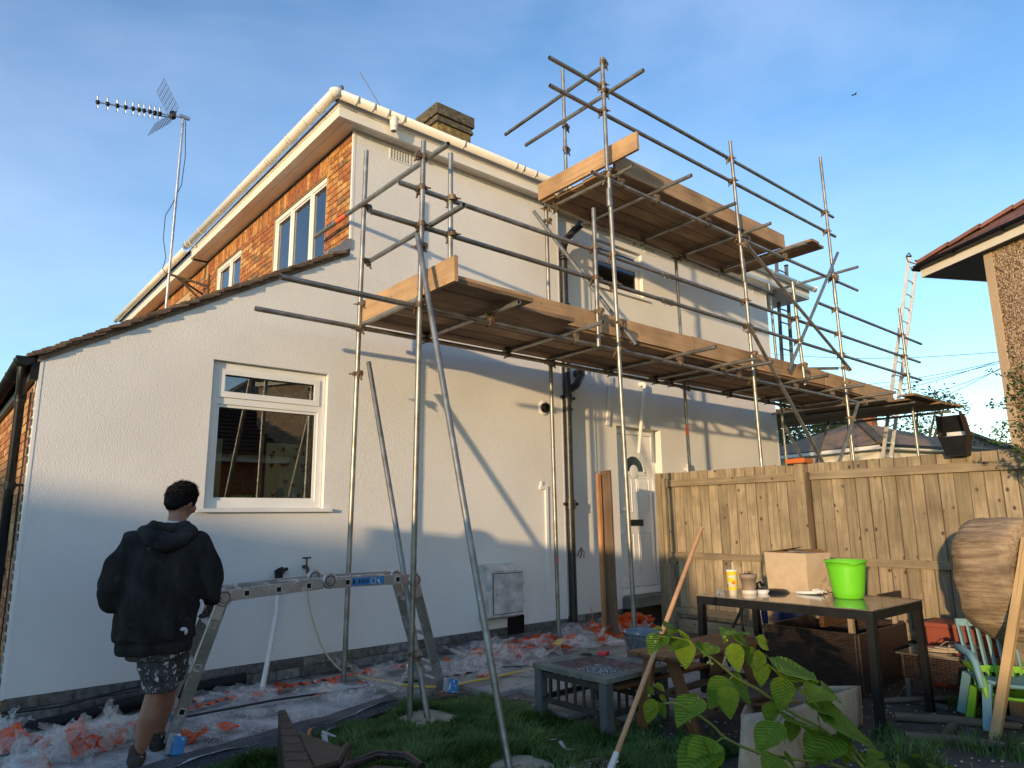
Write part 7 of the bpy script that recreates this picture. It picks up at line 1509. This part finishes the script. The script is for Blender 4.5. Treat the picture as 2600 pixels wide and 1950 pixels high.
LV=[ # base u,v  tip u,v  plane y
 (365,275,370,540,2.0),(820,320,860,560,1.98),(640,330,560,390,2.0),(1030,380,1040,590,2.02),(1090,500,1070,690,2.06),(1240,560,1610,570,1.96),(1270,620,1580,500,2.0),
 (1290,640,1260,910,1.97),(760,650,600,880,1.99),(760,720,780,990,1.96),(800,660,1030,830,2.0),(1180,870,1140,1060,2.0),(1290,1010,1580,1050,1.93),(1230,1060,1050,1280,1.92),(1290,1060,1340,1250,1.93),
 (1570,930,1760,930,1.95),(1600,1000,1680,1180,1.97),(1700,1060,2120,1090,1.90),(1780,1190,2030,1380,1.90),(1740,1180,1560,1370,1.92),(1720,1230,1540,1300,1.93),(1660,740,1840,810,2.0),(1660,740,1550,790,2.0),(1690,750,1710,900,2.0),
 (150,230,40,360,2.02),(130,240,180,350,2.0),(270,170,400,240,2.0),(250,160,190,120,2.01),(260,180,210,220,2.02),(150,180,80,160,2.02),(330,270,250,330,2.02),(470,300,560,380,2.03),
 (760,230,730,300,2.0),(800,230,1000,330,2.0),(880,210,740,180,2.01),(1040,260,1170,360,2.02),(1040,280,1150,300,2.03),
 (90,690,170,740,1.92),(60,780,20,700,1.93),(70,840,10,1050,1.9),(90,850,120,940,1.9),(120,870,180,990,1.91),(130,800,200,850,1.92),(480,820,300,1010,1.92),(490,800,400,830,1.93),
 (640,1240,420,1480,1.85),(560,1250,720,1475,1.84),(620,1230,330,1460,1.88),(1240,1380,1130,1480,1.86),(1300,1370,1440,1475,1.86),(1840,1300,1900,1450,1.9),(2000,1340,2080,1475,1.9),(2210,1420,2090,1470,1.8),(2180,1320,2090,1380,1.9),(1380,1050,1350,1200,1.98),(940,420,920,300,2.02)]
for (a,b_,c,d,yy) in LV:
    p=unproj(a,b_,yy); q=unproj(c,d,yy-random.uniform(-.02,.05)); sz=(q-p).length*1.05
    vdir=(Vector((0,0,1.45))-p).normalized()
    leaf((q-p),p,sz,face=vdir*.75+Vector((0,0,.75))+Vector((random.uniform(-.25,.25),random.uniform(-.25,.25),0)))
for (a,b_,c,d,yy) in ((710,520,820,330,1.99),(1330,930,1290,650,1.98),(840,620,770,660,1.99),(1600,900,1350,640,1.99),(770,1200,650,1240,1.88),(480,970,490,800,1.91),(1740,1450,1745,1200,1.9),(1330,930,1240,1060,1.95),(1600,900,1660,760,2.0),(1500,800,1240,560,2.0),(1220,520,1050,370,2.03)):
    p=unproj(a,b_,yy);q=unproj(c,d,yy); k=MB(); k.path([p,p.lerp(q,.5)+Vector((0,0,.01)),q],.003,6); k.build('leaf_stalk','stem_green',RP)
k=MB()
for (a,b_) in ((740,250),(760,280),(600,480),(620,500),(580,490),(400,1010),(410,1040),(1200,1430),(1210,1410),(50,250),(90,290),(30,800)):
    p=unproj(a,b_,1.97); k.lathe(p,[(.001,-.006),(.006,-.002),(.005,.004),(.001,.007)],7)
k.build('flower_buds','stem_green',RP,kind='stuff')
# low leafy weeds at the bottom edge by the timber frame
WD=plant_('leafy_weed','low dark green weed with browning leaves at the bottom edge right of the box',(4.3,1.85,-.05)); rg=random.Random(11)
for i in range(34):
    p=Vector((rg.uniform(3.95,4.75),rg.uniform(1.45,2.0),rg.uniform(-.03,.10))); a=rg.uniform(0,6.28); x=Vector((math.cos(a),math.sin(a),rg.uniform(-.3,.4))).normalized(); f=Vector((rg.uniform(-.4,.4),rg.uniform(-.4,.4),1)); f=(f-x*f.dot(x)).normalized(); y=f.cross(x); s=rg.uniform(.05,.10)
    place(LM[i%4],'leaf',axes(x*s,y*s,f*s,p),WD)
k=MB()
for i in range(14):
    p=Vector((rg.uniform(4.0,4.7),rg.uniform(1.5,1.95),-.05)); k.path([p,p+Vector((rg.uniform(-.05,.05),rg.uniform(-.05,.05),.12))],.003,5)
k.build('stem','stem_green',WD)
# ================= SHRUB AT THE RIGHT EDGE =================
SH=plant_('evergreen_shrub','evergreen shrub with reddish bare twigs at the right edge over the fence',(6.7,1.35,-.05)); k=MB(); tips=[]
rg=random.Random(21)
for i in range(70):
    b0_=Vector((6.75+rg.uniform(-.12,.12),1.42+rg.uniform(-.14,.10),rg.uniform(1.7,2.45))); e=b0_+Vector((rg.uniform(-.2,.15),rg.uniform(-.05,.30),rg.uniform(.0,.28))); m_=b0_.lerp(e,.5)+Vector((0,0,.04)); k.path([b0_,m_,e],[.006,.004,.002],5); tips+=[(b0_.lerp(e,t),e-b0_) for t in (.35,.5,.65,.8,.92,1.0)]
k.path([(6.75,1.32,-.05),(6.72,1.34,.9),(6.78,1.38,2.0)],[.025,.02,.012],8)
k.build('branches','shrub_stem',SH)
vs=[];fs=[]
for (p,d) in tips:
    if rg.random()<.25: continue
    for _ in range(5):
        x=(d.normalized()*.5+Vector((rg.gauss(0,1),rg.gauss(0,1),rg.gauss(0,.8)))).normalized(); y=x.orthogonal().normalized(); y=(y*math.cos(1.3*_)+x.cross(y)*math.sin(1.3*_)); s=rg.uniform(.022,.042); a=len(vs); q=p+Vector((rg.gauss(0,.012),rg.gauss(0,.012),rg.gauss(0,.012)))
        vs+=[q,q+x*s*.5+y*s*.28,q+x*s,q+x*s*.5-y*s*.28]; fs.append((a,a+1,a+2,a+3))
k=MB(); k.add(vs,fs); k.build('foliage','shrub_leaf',SH)
# ================= GRASS =================
def grass(name,label,n,region,hmin,hmax,seed,mat_='grass_blade'):
    rg=np.random.default_rng(seed); pts=[]
    while len(pts)<n:
        x=rg.uniform(region[0],region[2]); y=rg.uniform(region[1],region[3])
        if region[4](x,y): pts.append((x,y))
    P=np.array(pts); vs=np.zeros((n*5,3)); clump=np.array([mnoise.noise((x*3,y*3,2)) for x,y in pts]); cl2=np.array([mnoise.noise((x*9,y*9,5)) for x,y in pts])
    h=rg.uniform(hmin,hmax,n)*(1+.7*clump+.4*cl2); h=np.clip(h,.02,.3); a=np.array([mnoise.noise((x*2,y*2,9)) for x,y in pts])*6+rg.normal(0,.9,n); w_=rg.uniform(.0022,.0048,n); bend=rg.uniform(.3,1.0,n)*h
    dx,dy=np.cos(a),np.sin(a)
    for i,(t,f) in enumerate(((0,1),(.55,.8))):
        bx=P[:,0]+dx*bend*t*t; by=P[:,1]+dy*bend*t*t; bz=-.05+h*t*(1-.15*t)
        vs[i*2::5]=np.stack([bx-dy*w_*f,by+dx*w_*f,bz],1); vs[i*2+1::5]=np.stack([bx+dy*w_*f,by-dx*w_*f,bz],1)
    vs[4::5]=np.stack([P[:,0]+dx*bend,P[:,1]+dy*bend,-.05+h*.80],1)
    fs=[]; 
    for i in range(n): q=i*5; fs+=[(q,q+1,q+3,q+2),(q+2,q+3,q+4)]
    me=bpy.data.meshes.new(name); me.from_pydata(vs.tolist(),[],fs); me.materials.append(MATS[mat_]); o=place(me,name,Matrix.Identity(4)); o['kind']='stuff'; tag(o,label,'grass'); return o
def inlawn(x,y):
    if y>4.60+(x-.9)*.19 and x<3.08: return False
    if x>3.84+.04*math.sin(y*5): return False
    if y>5.17-(x-3.06)*.33 and x>=3.06: return False
    if abs(x-3.14)<.19 and abs(y-4.76)<.19: return False
    if abs(x-2.98)<.17 and abs(y-3.46)<.17: return False
    return True
grass('grass','long dark green lawn grass in the shade',62000,(1.2,2.6,3.95,5.3,inlawn),.04,.10,1)
grass('weeds','scattered rough grass on the bare soil by the table leg',1800,(4.4,1.3,6.6,2.3,lambda x,y: (mnoise.noise((x*2.2,y*2.2,4))>.12)),.04,.13,2)
grass('paving_grass','tufts of grass at the edge of the paving',1500,(3.8,2.7,4.2,3.6,lambda x,y: mnoise.noise((x*5,y*5,4))>-.1),.04,.12,3)
# gravel and plaster crumbs
rg=random.Random(3); k=MB()
for _ in range(1600):
    x=rg.uniform(3.9,7.2); y=rg.uniform(1.2,6.0); s=rg.uniform(.003,.011); z=-.045 if y<3.3 else .001
    k.add([(x-s,y-s*.6,z),(x+s,y-s,z),(x+s*.7,y+s,z),(x-s*.8,y+s*.7,z),(x,y,z+s)],[(0,1,4),(1,2,4),(2,3,4),(3,0,4)])
o=k.build('plaster_crumbs','pad_board'); o['kind']='stuff'; tag(o,'small pale crumbs and chips scattered over soil and paving','debris')
